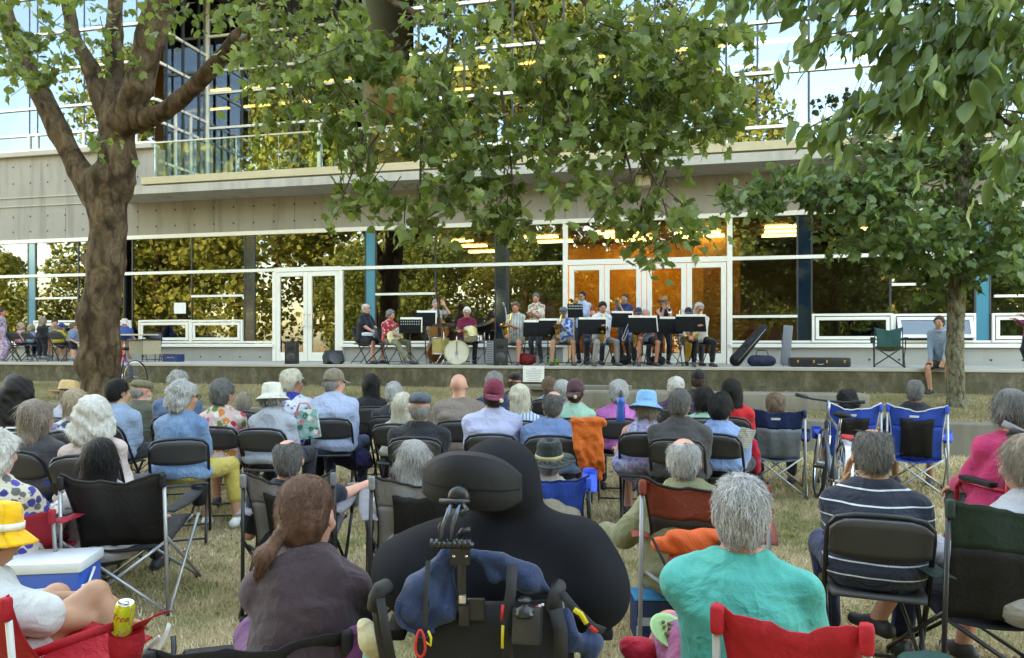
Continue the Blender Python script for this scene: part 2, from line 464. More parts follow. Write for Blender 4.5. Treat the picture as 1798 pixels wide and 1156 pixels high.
for px in (218, 233, 337, 765, 1563, 138, 1400, 1425, 870, 890, 447, 430, 50, 63, 660, 642, 1712, 1738, 993-100):
    x_ = sx(px); mu.lohi((x_-.02, -.02, ZSILL+.1), (x_+.02, .06, ZHEAD-.01))
mu.build('mullion', M_DARKFR, bld)
pn = Parts()
for a, b_ in ((50, 63), (642, 659), (1712, 1738)): pn.lohi((sx(a), -.012, ZSILL+.12), (sx(b_), .04, ZHEAD-.02))
pn.build('teal_panel', M_TEAL, bld)
pn = Parts()
for a, b_ in ((430, 446), (870, 889), (1400, 1424)): pn.lohi((sx(a), -.011, ZSILL+.12), (sx(b_), .04, ZHEAD-.02))
pn.build('navy_panel', M_NAVY, bld)
# panes, each bay its own part
def pane(x0, x1, z0, z1, mat, y=0.0, name='window'):
    m = MB(); m.lohi((x0, y, z0), (x1, y+.012, z1)); return m.build(name, mat, bld)
bays = [-200, 50, 63, 138, 218, 233, 337, 430, 447, 483]
cols = [(-700, -400), (-400, -200), (-200, 50), (63, 138), (138, 218), (233, 337), (337, 430), (447, 483), (600, 642), (660, 765), (765, 870), (890, 993), (1283, 1400), (1425, 1563), (1563, 1712), (1738, 1900), (1900, 2200), (2200, 2600)]
for a, b_ in cols:
    pane(sx(a)+.01, sx(b_)-.01, ZSILL+.10, ZTR-.01, M_GLASS)
for a, b_ in cols[:7]+[(447, 642)]+cols[9:]:
    pane(sx(a)+.01, sx(b_)-.01, ZTR+.01, ZHEAD, M_GLASS)
pane(el_+.05, er-.05, ZTR+.05, ZHEAD, M_GLASSDK)
# small hopper windows with their white frames
def hopper(a, b_, y0, y1, tilt=0):
    x0, x1 = sx(a), sx(b_); zt, zb = zz(y0, (a+b_)/2), ZSILL+.12
    f = MB(); t = .055
    for (u0, u1, v0, v1) in ((x0, x1, zt-t, zt), (x0, x1, zb, zb+t), (x0, x0+t, zb+t, zt-t), (x1-t, x1, zb+t, zt-t)): f.lohi((u0, -.075, v0), (u1, .02, v1), .006)
    fo = f.build('hopper_window', M_WHITE, bld)
    f = MB(); t2 = .075; g0 = t+.02; ww, hh = x1-x0-2*g0, zt-zb-2*g0
    for (u0, u1, v0, v1) in ((0, ww, hh-t2, hh), (0, ww, 0, t2), (0, t2, t2, hh-t2), (ww-t2, ww, t2, hh-t2)): f.lohi((u0, -.05, v0), (u1, -.008, v1), .006)
    so = f.build('sash', M_WHITE2 if tilt else M_WHITE, fo); so.location = (x0+g0, -.03, zb+g0)
    gl = MB(); gl.lohi((t2, -.03, t2), (ww-t2, -.02, hh-t2)); go = gl.build('pane', M_GLASS, fo); go.location = so.location
    if tilt:
        for q in (so, go): q.location = (x0+g0, -.03-math.sin(tilt)*hh, zb+g0+.02); q.rotation_euler = (-tilt, 0, 0)
for a, b_, y0, tl in ((62, 138, 563, 0), (138, 232, 563, 0), (246, 337, 562, 0), (337, 428, 562, 0), (1425, 1567, 551, 0), (1567, 1712, 551, R(22)), (1740, 1850, 550, 0), (1850, 1960, 550, 0)):
    hopper(a, b_, y0, 0, tl)
# doors
def door(a, b_, top, glass, handle=0):
    x0, x1 = sx(a), sx(b_); z0, z1 = 1.028, top; t = .12
    f = MB()
    for (u0, u1, v0, v1) in ((x0, x0+t, z0, z1), (x1-t, x1, z0, z1), (x0+t, x1-t, z1-t, z1), (x0+t, x1-t, z0, z0+.24)): f.lohi((u0, -.045, v0), (u1, .03, v1), .008)
    fo = f.build('door', M_WHITE, bld)
    gl = MB(); gl.lohi((x0+t, -.008, z0+.24), (x1-t, .004, z1-t)); gl.build('pane', glass, fo)
    if handle:
        hx = x1-.06 if handle > 0 else x0+.06
        h = MB(); h.tube([(hx, -.05, 1.98), (hx-.0*handle, -.10, 1.98), (hx-.10*handle, -.11, 1.98), (hx-.10*handle, -.11, 2.30), (hx, -.10, 2.30), (hx, -.05, 2.30)], .012, 8)
        h.build('handle', plain('brushed steel', (.6, .58, .54), .3, 1.0), fo)
door(486, 541, ZTR-.07, M_GLASSDK, 1); door(541.6, 596.5, ZTR-.07, M_GLASSDK, -1)
door(1000, 1061, ZTR-.08, M_GLASSDK, 1); door(1062, 1126, ZTR-.08, M_GLASSDK, -1)
door(1136, 1205, ZTR-.08, M_GLASSDK, 1); door(1206, 1275, ZTR-.08, M_GLASSDK, -1)
p_ = MB(); p_.lohi((sx(1127), -.06, 1.03), (sx(1135), .04, ZTR-.06), .005); p_.build('door_post', M_WHITE, bld)
# interior of the ground floor
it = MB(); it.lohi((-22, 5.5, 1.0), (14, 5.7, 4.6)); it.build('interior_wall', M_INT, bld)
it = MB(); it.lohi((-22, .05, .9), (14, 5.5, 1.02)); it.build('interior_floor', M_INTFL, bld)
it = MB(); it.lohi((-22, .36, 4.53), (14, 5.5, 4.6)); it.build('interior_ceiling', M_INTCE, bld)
it = MB(); it.lohi((_sx(990, 4), 4.0, 1.03), (_sx(1230, 4), 4.08, 4.5)); it.lohi((_sx(1218, 2.2), 2.2, 1.03), (_sx(1235, 2.2), 3.9, 4.5)); it.build('wood_wall', M_WOOD, bld)
it = MB(); it.lohi((_sx(1235, 3), 3.0, 1.03), (_sx(1300, 3), 3.08, 4.5)); it.build('brown_wall', M_WOODDK, bld)
it = Parts()
for a, b_, y0 in ((664, 765, 541), (765, 868, 536), (892, 992, 527), (1292, 1398, 562)):
    it.lohi((_sx(a, .9), .9, 1.5), (_sx(b_, .9), 1.0, CAMZ-(y0-HY)*19.4/FPX*(.92 if a > 1200 else 1)))
it.build('wood_counter', M_WOOD, bld)
def strips(lst, z=4.46):
    for px, yl, L in lst:
        m = MB(); x = _sx(px, yl); m.lohi((x-L/2, yl-.12, z), (x+L/2, yl+.12, z+.04)); m.build('ceiling_light', M_LAMP, bld)
strips([(800, 2.2, 1.0), (826, 3.4, 1.0), (850, 4.8, 1.0), (1090, 1.6, 1.2), (1100, 2.4, 1.2), (1115, 3.2, 1.1), (1218, 1.5, 1.2), (1224, 2.2, 1.2), (1232, 2.9, 1.2), (948, 2.0, 1.0), (975, 3.0, 1.0), (1380, 1.6, 1.0), (1378, 2.4, 1.0), (1372, 3.2, 1.0), (1530, 2.4, 1.0)])
# upper floor ---------------------------------------------------------
REC = 2.35; ZT = 12.6
up = Parts()
xa = sx(272)
def ub(a, b_, z, y, t=.07): up.lohi((a, y-.05, z-t/2), (b_, y+.04, z+t/2))
def uv(x, z0, z1, y, t=.07): up.lohi((x-t/2, y-.052, z0), (x+t/2, y+.042, z1))
for z in (7.26, 7.72, 8.50, 9.62, 10.7, 11.8): ub(XL, xa, z, 0)
for px in (-150, -60, 52, 66, 148, 240): uv(sx(px), 7.26, 7.72, 0, .06)
xr0, xr1 = _sx(362, REC), _sx(700, REC)
for z in (5.86, 6.75, 8.3, 9.4, 10.1, 11.2): ub(xr0, xr1, z, REC)
for z in (6.75,): ub(_sx(425, REC), _sx(510, REC), z-.02, REC)
uv(xr0+.04, 5.8, ZT, REC, .16)
YF = PRO+.38
xf = _sx(720, YF)
for z in (6.03, 6.38, 7.6, 8.75, 9.9, 11.0): ub(xf, XR, z, YF)
for px in (735, 900, 1070, 1150, 1275, 1420, 1560, 1700): uv(_sx(px, YF), 5.99, 6.38, YF, .07)
up.build('upper_frame', M_WHITE, bld)
um = Parts()
for px in (-60, 52, 66, 148, 240): x_ = sx(px); um.lohi((x_-.02, -.01, 7.75), (x_+.02, .05, ZT))
for px in (425, 510, 525, 640): x_ = _sx(px, REC); um.lohi((x_-.025, REC-.02, 5.86), (x_+.025, REC+.05, ZT))
for px in (735, 815, 900, 990, 1070, 1150, 1275, 1330, 1420, 1560, 1700): x_ = _sx(px, YF); um.lohi((x_-.022, YF-.02, 6.4), (x_+.022, YF+.05, ZT))
um.build('upper_mullion', M_DARKFR, bld)
def upane(v0, v1, mat=M_GLASSUP):
    m = MB(); m.lohi(v0, v1); return m.build('upper_window', mat, bld)
for a, b_ in ((-500, -60), (-60, 52), (52, 66), (66, 148), (148, 240), (240, 272)):
    upane((sx(a)+.02, 0, 7.3), (sx(b_)-.02, .012, ZT))
for a, b_ in ((366, 425), (425, 510), (510, 525), (525, 640), (640, 700)):
    upane((_sx(a, REC)+.02, REC, 5.88), (_sx(b_, REC)-.02, REC+.012, ZT))
for a, b_ in ((725, 815), (815, 900), (900, 990), (990, 1070), (1070, 1150), (1150, 1275), (1275, 1420), (1420, 1560), (1560, 1700), (1700, 1900), (1900, 2300)):
    upane((_sx(a, YF)+.02, YF, 6.0), (_sx(b_, YF)-.02, YF+.012, ZT))
# return wall of the terrace on the left, and on the right
rt = Parts()
for z in (6.75, 7.9, 8.5, 9.6, 10.6): rt.lohi((xa-.03, .05, z-.04), (xa+.05, REC, z+.04))
for y in (.85, 1.55): rt.lohi((xa-.03, y-.04, 5.82), (xa+.05, y+.04, 8.5))
rt.build('return_frame', M_WHITE, bld)
rt = Parts()
for y in (.45, 1.2, 1.95): rt.lohi((xa-.03, y-.02, 5.82), (xa+.055, y+.02, ZT))
rt.build('return_mullion', M_DARKFR, bld)
upane((xa, .36, 5.82), (xa+.012, REC, ZT), M_GLASS)
rt = Parts(); rt.lohi((xa-.01, .0, 5.81), (xa+.06, .36, 7.1)); rt.build('return_wall', M_CONC, bld)
rt = MB(); rt.lohi((xr1+.2, YF+.1, 5.82), (xr1+.3, 6.9, ZT-.1)); rt.build('side_wall', plain('olive interior wall', (.075, .075, .04), .7), bld)
upane((xr1, YF+.06, 5.81), (xr1+.012, REC, ZT))
wd = Parts(); x0, x1 = _sx(558, REC-.6), _sx(612, REC-.6)
for q in ((x0, x0+.12, 5.82, 8.0), (x1-.12, x1, 5.82, 8.0), (x0+.12, x1-.12, 7.86, 8.0)): wd.lohi((q[0], REC-.65, q[2]), (q[1], REC-.55, q[3]), .01)
wd.build('terrace_door', M_WHITE, bld)
# balustrade
rl = MB(); xg0, xg1 = _sx(262, PRO), _sx(720, PRO)
rl.lohi((xg0, PRO+.18, 6.93), (xg1, PRO+.22, 6.965)); 
rl.build('balustrade_rail', plain('steel rail', (.55, .54, .50), .35, .8), bld)
n_ = 6
for i in range(n_):
    a = xg0+(xg1-xg0)*i/n_; b_ = xg0+(xg1-xg0)*(i+1)/n_
    m = MB(); m.lohi((a+.01, PRO+.195, 5.99), (b_-.01, PRO+.207, 6.93)); m.build('balustrade_pane', M_RAIL, bld)
# upper interior, roof, back
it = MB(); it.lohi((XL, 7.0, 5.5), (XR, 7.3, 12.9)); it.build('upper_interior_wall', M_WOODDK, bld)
it = MB(); it.lohi((XL, .36, 5.0), (XR, 7.0, 5.52)); it.build('upper_floor', M_INTCE, bld)
it = MB(); it.lohi((XL, -.6, ZT), (xr0-.3, 7.3, 13.1)); it.lohi((xr0-.3, -1.3, ZT+.01), (XR, 7.31, 13.11)); it.build('roof', M_CONC2, bld)
it = MB(); it.lohi((-19, -.5, 13.12), (XR, 7.2, 16.2)); it.build('added_sun_blocker', M_CONC2, bld)  # unseen block added above the roof to shade trees behind the camera
it = MB(); it.lohi((XL-.3, 0, 0), (XL-.01, 7.3, 12.6)); it.lohi((XR+.01, 0, 0), (XR+.3, 7.3, 12.6)); it.lohi((XL, 7.31, 0), (XR, 7.6, 12.6)); it.build('outer_wall', M_CONC, bld)
for z in (9.7,):
    m = MB()
    for px in range(380, 1800, 70):
        for yl in (2.9, 4.6): x = _sx(px, yl); m.lohi((x-.5, yl-.06, z), (x+.5, yl+.06, z+.04))
    m.build('upper_ceiling_light', M_LAMP, bld)
it = MB(); it.lohi((_sx(380, 2.9), 2.6, 9.75), (XR, 6.9, 9.85)); it.build('upper_ceiling', M_INTCE, bld)
# lamp box below the balcony, paper on the window
lb = MB(); q = _sx(1129, -.5); lb.box((q, -.45, 5.36), (.34, .34, .26), None, .02); lb.build('soffit_lamp', plain('beige lamp housing', (.50, .42, .30), .6), bld)
pp = MB(); q = sx(317); pp.lohi((q-.19, -.03, zz(551, 317)), (q+.19, -.02, zz(532, 317))); pp.build('paper_notice', plain('white paper', (.75, .74, .72), .8), bld)
# ------------------------------------------------------------------ implicit surfaces: one continuous skin out of tapered limbs
F4 = np.float32
def smin(a, b, k):
    if k <= 0: return np.minimum(a, b)
    h = np.clip(.5+.5*(b-a)/k, 0, 1)
    return b*(1-h)+a*h-k*h*(1-h)
def rotm(e): return np.array(Euler(e).to_matrix())
class Skin:
    def __init__(s): s.p = []
    def cone(s, a, b, ra, rb, k=.03, sq=None, op='u'):
        s.p.append(('c', np.array(a, float), np.array(b, float), ra, rb, k, op)); return s
    def ell(s, c, r, k=.02, M=None, op='u'):
        s.p.append(('e', np.array(c, float), np.array(r, float), M, None, k, op)); return s
    def loft(s, o, M, zs, ws, ds, ys=None, k=.02, op='u', pw=2.0):
        s.p.append(('l', np.array(o, float), M, np.array(zs, float), (np.array(ws, float), np.array(ds, float), np.array(ys if ys is not None else [0]*len(zs), float), pw), k, op)); return s
    def plane(s, pt, n, op='i'):
        n = np.array(n, float); n /= np.linalg.norm(n); s.p.append(('p', np.array(pt, float), n, None, None, 0, op)); return s
    def path(s, pts, rs, k=.03):
        for i in range(len(pts)-1): s.cone(pts[i], pts[i+1], rs[i], rs[i+1], k)
        return s
    def inflate(s, d):
        t = Skin()
        for q in s.p:
            q = list(q)
            if q[0] == 'c': q[3] += d; q[4] += d
            elif q[0] == 'e': q[2] = q[2]+d
            elif q[0] == 'l': w_, d_, y_, pw = q[4]; q[4] = (w_+d, d_+d, y_, pw)
            t.p.append(tuple(q))
        return t
    def bounds(s, q):
        k = q[0]
        if k == 'c': r = max(q[3], q[4]); return np.minimum(q[1], q[2])-r, np.maximum(q[1], q[2])+r
        if k == 'e':
            if q[3] is None: return q[1]-q[2], q[1]+q[2]
            ext = np.abs(q[3]) @ q[2]; return q[1]-ext, q[1]+ext
        if k == 'l':
            w_, d_, y_, pw = q[4]; M = q[2]; pts = []
            for z, a, b, y in zip(q[3], w_, d_, y_):
                for sx_ in (-1, 1):
                    for sy_ in (-1, 1): pts.append(q[1]+M @ np.array([sx_*a, y+sy_*b, z]))
            pts = np.array(pts); return pts.min(0), pts.max(0)
    def mesh(s, vox, wr=0.0, wf=26.0, seed=0):
        bs = [s.bounds(q) for q in s.p if q[0] != 'p' and q[6] == 'u']
        lo = np.min([b[0] for b in bs], 0)-vox*2.5; hi = np.max([b[1] for b in bs], 0)+vox*2.5
        n = np.ceil((hi-lo)/vox).astype(int)+1
        ax = [(lo[i]+vox*np.arange(n[i])).astype(F4) for i in range(3)]
        big = F4(4*vox)
        D = np.full(n, big, F4)
        for q in s.p:
            op = q[6]
            if q[0] == 'p':
                d = (ax[0]-q[1][0])[:, None, None]*F4(q[2][0])+(ax[1]-q[1][1])[None, :, None]*F4(q[2][1])+(ax[2]-q[1][2])[None, None, :]*F4(q[2][2])
                D = np.maximum(D, d); continue
            b0, b1 = s.bounds(q); m = q[5]+vox*3
            i0 = np.clip(np.floor((b0-m-lo)/vox).astype(int), 0, n); i1 = np.clip(np.ceil((b1+m-lo)/vox).astype(int)+1, 0, n)
            if np.any(i1 <= i0): continue
            sl = tuple(slice(i0[i], i1[i]) for i in range(3))
            X = ax[0][sl[0]][:, None, None]; Y = ax[1][sl[1]][None, :, None]; Z = ax[2][sl[2]][None, None, :]
            if q[0] == 'c':
                a = q[1]; ba = q[2]-a; L2 = max(float(ba@ba), 1e-9)
                px, py, pz = X-F4(a[0]), Y-F4(a[1]), Z-F4(a[2])
                h = np.clip((px*F4(ba[0])+py*F4(ba[1])+pz*F4(ba[2]))/F4(L2), 0, 1)
                d = np.sqrt((px-h*F4(ba[0]))**2+(py-h*F4(ba[1]))**2+(pz-h*F4(ba[2]))**2)-(F4(q[3])+h*F4(q[4]-q[3]))
            elif q[0] == 'e':
                px, py, pz = X-F4(q[1][0]), Y-F4(q[1][1]), Z-F4(q[1][2])
                if q[3] is not None:
                    M = q[3]; px, py, pz = (px*F4(M[0,0])+py*F4(M[1,0])+pz*F4(M[2,0]), px*F4(M[0,1])+py*F4(M[1,1])+pz*F4(M[2,1]), px*F4(M[0,2])+py*F4(M[1,2])+pz*F4(M[2,2]))
                r = q[2]
                k0 = np.sqrt((px/F4(r[0]))**2+(py/F4(r[1]))**2+(pz/F4(r[2]))**2)+F4(1e-6)
                k1 = np.sqrt((px/F4(r[0]**2))**2+(py/F4(r[1]**2))**2+(pz/F4(r[2]**2))**2)+F4(1e-6)
                d = k0*(k0-1)/k1
            else:
                px, py, pz = X-F4(q[1][0]), Y-F4(q[1][1]), Z-F4(q[1][2]); M = q[2]
                px, py, pz = (px*F4(M[0,0])+py*F4(M[1,0])+pz*F4(M[2,0]), px*F4(M[0,1])+py*F4(M[1,1])+pz*F4(M[2,1]), px*F4(M[0,2])+py*F4(M[1,2])+pz*F4(M[2,2]))
                w_, dd, yy, pw = q[4]
                W_ = np.interp(pz, q[3], w_).astype(F4); D_ = np.interp(pz, q[3], dd).astype(F4); Y_ = np.interp(pz, q[3], yy).astype(F4)
                e = (np.abs(px/W_)**F4(pw)+np.abs((py-Y_)/D_)**F4(pw))**F4(1/pw)
                d = (e-1)*np.minimum(W_, D_)
                d = np.maximum(d, np.maximum(F4(q[3][0])-pz, pz-F4(q[3][-1])))
            cur = D[sl]
            if op == 'u': D[sl] = smin(cur, d, q[5])
            elif op == 's': D[sl] = -smin(-cur, d, q[5])
            elif op == 'i': D[sl] = np.maximum(cur, d)
        if wr:
            X, Y, Z = ax[0][:, None, None], ax[1][None, :, None], ax[2][None, None, :]
            f = wf; p = seed*1.7
            w_ = (np.sin(f*(.8*X+.3*Z)+p)*np.sin(f*(.5*Y-.9*Z)+2*p)+.6*np.sin(1.9*f*(Z+.5*X)+p)*np.sin(1.7*f*(.6*X+.8*Y)-p)).astype(F4)
            D = D+F4(wr)*w_
        return surface_nets(D, lo, vox)
def surface_nets(D, lo, vox):
    s = D < 0
    n = np.array(D.shape)
    c = np.zeros(n-1, np.int8)
    for i in (0, 1):
        for j in (0, 1):
            for k in (0, 1): c += s[i:n[0]-1+i, j:n[1]-1+j, k:n[2]-1+k]
    act = (c > 0) & (c < 8)
    I = np.argwhere(act)
    if len(I) == 0: return np.zeros((0, 3)), np.zeros((0, 4), int)
    idx = np.full(n-1, -1, np.int64); idx[act] = np.arange(len(I))
    acc = np.zeros((len(I), 3)); cnt = np.zeros(len(I))
    corners = [(i, j, k) for i in (0, 1) for j in (0, 1) for k in (0, 1)]
    val = {cc: D[I[:, 0]+cc[0], I[:, 1]+cc[1], I[:, 2]+cc[2]] for cc in corners}
    for a in corners:
        for d_ in range(3):
            if a[d_] == 0:
                b = list(a); b[d_] = 1; b = tuple(b)
                va, vb = val[a], val[b]; m = (va < 0) != (vb < 0)
                t = np.where(m, va/np.where(m, va-vb, 1), 0)
                p = np.array(a, float)[None, :].repeat(len(I), 0); p[:, d_] += t
                acc += p*m[:, None]; cnt += m
    V = (I+acc/np.maximum(cnt, 1)[:, None])*vox+lo
    Q = []
    for d_ in range(3):
        o = [(1, 2), (2, 0), (0, 1)][d_]
        sl0 = [slice(None)]*3; sl1 = [slice(None)]*3; sl0[d_] = slice(0, -1); sl1[d_] = slice(1, None)
        A = s[tuple(sl0)]; B = s[tuple(sl1)]
        E = np.argwhere(A != B)
        ok = (E[:, o[0]] > 0) & (E[:, o[1]] > 0) & (E[:, o[0]] < n[o[0]]-1) & (E[:, o[1]] < n[o[1]]-1)
        E = E[ok]
        if not len(E): continue
        flip = A[E[:, 0], E[:, 1], E[:, 2]]
        def at(da, db):
            e = E.copy(); e[:, o[0]] += da; e[:, o[1]] += db; return idx[e[:, 0], e[:, 1], e[:, 2]]
        q = np.stack([at(-1, -1), at(0, -1), at(0, 0), at(-1, 0)], 1)
        q[~flip] = q[~flip][:, ::-1]
        Q.append(q)
    Q = np.concatenate(Q); Q = Q[(Q >= 0).all(1)]
    return V, Q
def skin_obj(name, sk, vox, mat, parent=None, wr=0.0, wf=26.0, seed=0, extra=None, **kw):
    V, Q = sk.mesh(vox, wr, wf, seed)
    loops = Q.ravel(); sizes = np.full(len(Q), 4)
    if extra:
        for V2, L2, S2 in extra: loops = np.concatenate([loops, np.asarray(L2)+len(V)]); V = np.concatenate([V, V2]); sizes = np.concatenate([sizes, S2])
    return fast_mesh(name, V, loops, sizes, mat, parent, True, **kw)

# ------------------------------------------------------------------ trees
def m_bark(name, a, b, c_, s=1.0):
    n = N(name); co = n.co((1, 1, .55)); f = n.noise(5*s, 6, .75, co, .8); v = n.voro(9*s, n.co((1, 1, .45)))
    g = n.noise(1.2*s, 4, .6)
    col = n.ramp(n.math('ADD', n.math('MULTIPLY', f, .75), n.math('MULTIPLY', g, .25)), [(.36, a), (.50, b), (.64, c_)])
    col = n.mix(n.ramp(v.outputs['Distance'], [(.55, 0), (.8, .7)]), col, tuple(x*.35 for x in a))
    n.set(col, .92, spec=.15); n.bump(n.math('ADD', n.math('ADD', f, n.math('MULTIPLY', n.noise(26*s, 4, .7, co), .5)), n.math('MULTIPLY', v.outputs['Distance'], -.6)), 1.0, .06); return n.m
M_BARK = m_bark('rough plane bark', (.045, .030, .018), (.105, .070, .042), (.22, .155, .10), .8)
M_BARK2 = m_bark('grey green young bark', (.12, .11, .07), (.20, .18, .12), (.31, .28, .21), 2.2)
M_TWIG = plain('twig bark', (.07, .05, .035), .9)
def m_leaf(name, cols, tr=.45, rough=.45):
    n = N(name); g = n.node('ShaderNodeNewGeometry'); r = g.outputs['Random Per Island']
    big = n.noise(.9, 2, .5)
    f = n.math('ADD', n.math('MULTIPLY', r, .8), n.math('MULTIPLY_ADD', big, .8, -.3))
    st = [(i/(len(cols)-1), c) for i, c in enumerate(cols)]
    col = n.ramp(f, st)
    n.set(col, rough, spec=.45)
    tl = n.node('ShaderNodeBsdfTranslucent'); n.link(n.mix(.4, col, (.20, .28, .04)), tl.inputs[0])
    mx = n.node('ShaderNodeMixShader'); mx.inputs[0].default_value = tr
    n.link(n.p.outputs[0], mx.inputs[1]); n.link(tl.outputs[0], mx.inputs[2]); n.link(mx.outputs[0], n.out.inputs[0]); return n.m
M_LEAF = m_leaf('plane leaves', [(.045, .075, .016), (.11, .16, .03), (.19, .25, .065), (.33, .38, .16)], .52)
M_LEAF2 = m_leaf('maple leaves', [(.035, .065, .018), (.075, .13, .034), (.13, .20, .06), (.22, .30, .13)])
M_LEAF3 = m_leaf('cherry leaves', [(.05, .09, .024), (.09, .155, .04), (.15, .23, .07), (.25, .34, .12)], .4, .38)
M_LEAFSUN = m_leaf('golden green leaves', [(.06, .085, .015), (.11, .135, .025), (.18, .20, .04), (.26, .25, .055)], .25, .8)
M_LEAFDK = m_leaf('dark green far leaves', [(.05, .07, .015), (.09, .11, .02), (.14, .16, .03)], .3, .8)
def leaf_template(kind):
    if kind == 'palm':
        h = [(.06, -.02), (.20, -.10), (.22, .02), (.46, .0), (.36, .14), (.54, .30), (.40, .36), (.50, .60), (.28, .52), (.22, .66), (.10, .78)]
        o = [(0, .0)]+h+[(0, 1.0)]+[(-x, y) for x, y in reversed(h)]; c = (0, .32)
    elif kind == 'ovate':
        h = [(.09, .06), (.18, .22), (.215, .42), (.19, .62), (.11, .80), (.035, .93)]
        o = [(0, .0)]+h+[(0, 1.06)]+[(-x, y) for x, y in reversed(h)]; c = None
    else:
        o = [(0, 0), (.3, .4), (0, 1), (-.3, .4)]; c = None
    return o, c
def make_leaves(name, pos, dirs, size, kind, mat, parent, fold=.22, curl=.25):
    """pos, dirs: arrays; each leaf hangs from pos and points along dirs"""
    n = len(pos); o, c = leaf_template(kind)
    if kind == 'ovate':   # ribbed: midrib vertices
        k = (len(o)-2)//2
        mid = [(0, o[1+i][1]) for i in range(k)]
        P0 = o[:1+k]+[o[1+k]]+o[2+k:]; base = np.array(P0+mid, float); nb = len(P0)
        faces = []
        R_ = list(range(1, k+1)); T_ = k+1; L_ = list(range(nb-1, k+1, -1)); Md = [nb+i for i in range(k)]
        faces.append((0, R_[0], Md[0])); faces.append((0, Md[0], L_[0]))
        for i in range(k-1):
            faces.append((R_[i], R_[i+1], Md[i+1], Md[i])); faces.append((L_[i+1], L_[i], Md[i], Md[i+1]))
        faces.append((R_[-1], T_, Md[-1])); faces.append((T_, L_[-1], Md[-1]))
    elif kind == 'palm':
        base = np.array(o+[c], float); m = len(o); faces = [(i, (i+1) % m, m) for i in range(m)]
    else:
        base = np.array(o, float); faces = [(0, 1, 2), (0, 2, 3)]
    d = dirs/np.linalg.norm(dirs, axis=1, keepdims=True)
    r = NR.normal(size=(n, 3)); r[:, 2] += .9
    nn = r-(r*d).sum(1, keepdims=True)*d; nn /= np.linalg.norm(nn, axis=1, keepdims=True)
    sd_ = np.cross(d, nn)
    sz = size*NR.uniform(.6, 1.2, n)
    bx, by = base[:, 0], base[:, 1]
    asym = NR.uniform(.8, 1.2, n)
    fo = fold*NR.uniform(.2, 1.8, n); cu = curl*NR.uniform(-.3, 1.8, n)
    Lx = bx[None]*asym[:, None]*sz[:, None]; Ly = by[None]*sz[:, None]
    Lz = (-np.abs(bx)[None]*fo[:, None]*1.2-(by**2)[None]*cu[:, None]+(.05*np.sin(by*9)[None]))*sz[:, None]
    V = pos[:, None]+Lx[..., None]*sd_[:, None]+Ly[..., None]*d[:, None]+Lz[..., None]*nn[:, None]
    nbv = len(base)
    loops1 = np.concatenate([np.array(f) for f in faces]); sizes1 = np.array([len(f) for f in faces])
    loops = (loops1[None]+(np.arange(n)*nbv)[:, None]).ravel(); sizes = np.tile(sizes1, n)
    return fast_mesh(name, V.reshape(-1, 3), loops, sizes, mat, parent, kind != 'palm')
def clusters(blobs, leaves_per, length, droop=.6, spread=.1, dirb=None):
    """short leafy twigs scattered through ellipsoids; returns leaf positions, directions and the twig lines"""
    Pn, Dn, TW = [], [], []
    for (c, r, cnt) in blobs:
        c = np.array(c); r = np.array(r)
        for _ in range(cnt):
            v = NR.normal(size=3); v /= np.linalg.norm(v); v *= NR.random()**.45
            p = c+v*r
            a = NR.uniform(0, 2*PI); dd = np.array([math.cos(a), math.sin(a), -droop*NR.uniform(.2, 1.5)]); dd /= np.linalg.norm(dd)
            if dirb is not None: dd = dd+np.array(dirb); dd /= np.linalg.norm(dd)
            L = length*NR.uniform(.6, 1.3)
            TW.append((p-dd*L*.3+np.array([0, 0, .04]), p+dd*L*.45, p+dd*L-np.array([0, 0, .05*L])))
            k = NR.integers(int(leaves_per*.6), int(leaves_per*1.4)+1)
            t = NR.random(k); q = p+dd*(t*L)[:, None]+NR.normal(size=(k, 3))*spread*L*.6
            ld = NR.normal(size=(k, 3))*.8+dd*.5; ld[:, 2] -= .55
            Pn.append(q); Dn.append(ld)
    return np.concatenate(Pn), np.concatenate(Dn), TW
def twig_mesh(TW, r, mat, parent, name='twig'):
    m = MB()
    for t in TW: m.tube(t, [r, r*.7, r*.35], 4, False)
    return m.build(name, mat, parent, True, kind='stuff')
# T1: the big old plane tree on the left
t1 = thing('plane_tree', 'massive old plane tree with forked brown trunk and wide leafy crown, left of the stage', 'tree', P(175, 706, 13.6))
o1 = np.array(P(175, 706, 13.6))
def tp(px, py, D=12.5): return np.array(P(px, py, D+1.1))-o1
def tr(wpx, D=13.6): return wpx*D/FPX/2*.80-.01
tk = Skin()
tk.path([tp(172, 735), tp(176, 690), tp(178, 620), tp(172, 560), tp(182, 500), tp(186, 460), tp(190, 400), tp(187, 350), tp(192, 320)],
        [tr(112), tr(76), tr(82), tr(86), tr(72), tr(80), tr(76), tr(84), tr(96)], .05)
tk.path([tp(168, 345), tp(140, 300), tp(105, 235), tp(72, 165), tp(35, 95), tp(12, 40), tp(0, -60)], [tr(62), tr(52), tr(47), tr(44), tr(42), tr(38), tr(34)], .06)
tk.path([tp(200, 330), tp(207, 280), tp(205, 225), tp(205, 170, 12.4)], [tr(84), tr(76), tr(74), tr(52)], .06)
tk.path([tp(205, 225), tp(203, 140), tp(200, 60), tp(205, -60)], [tr(62), tr(40), tr(36), tr(32)], .08)
tk.path([tp(185, 200), tp(160, 120), tp(128, 60), tp(112, -40)], [tr(46), tr(36), tr(30), tr(26)], .07)
tk.path([tp(215, 215, 12.3), tp(244, 150, 12.1), tp(262, 70, 11.9), tp(292, -20, 11.7), tp(330, -120, 11.4)], [tr(66), tr(60), tr(58), tr(64), tr(44)], .08)
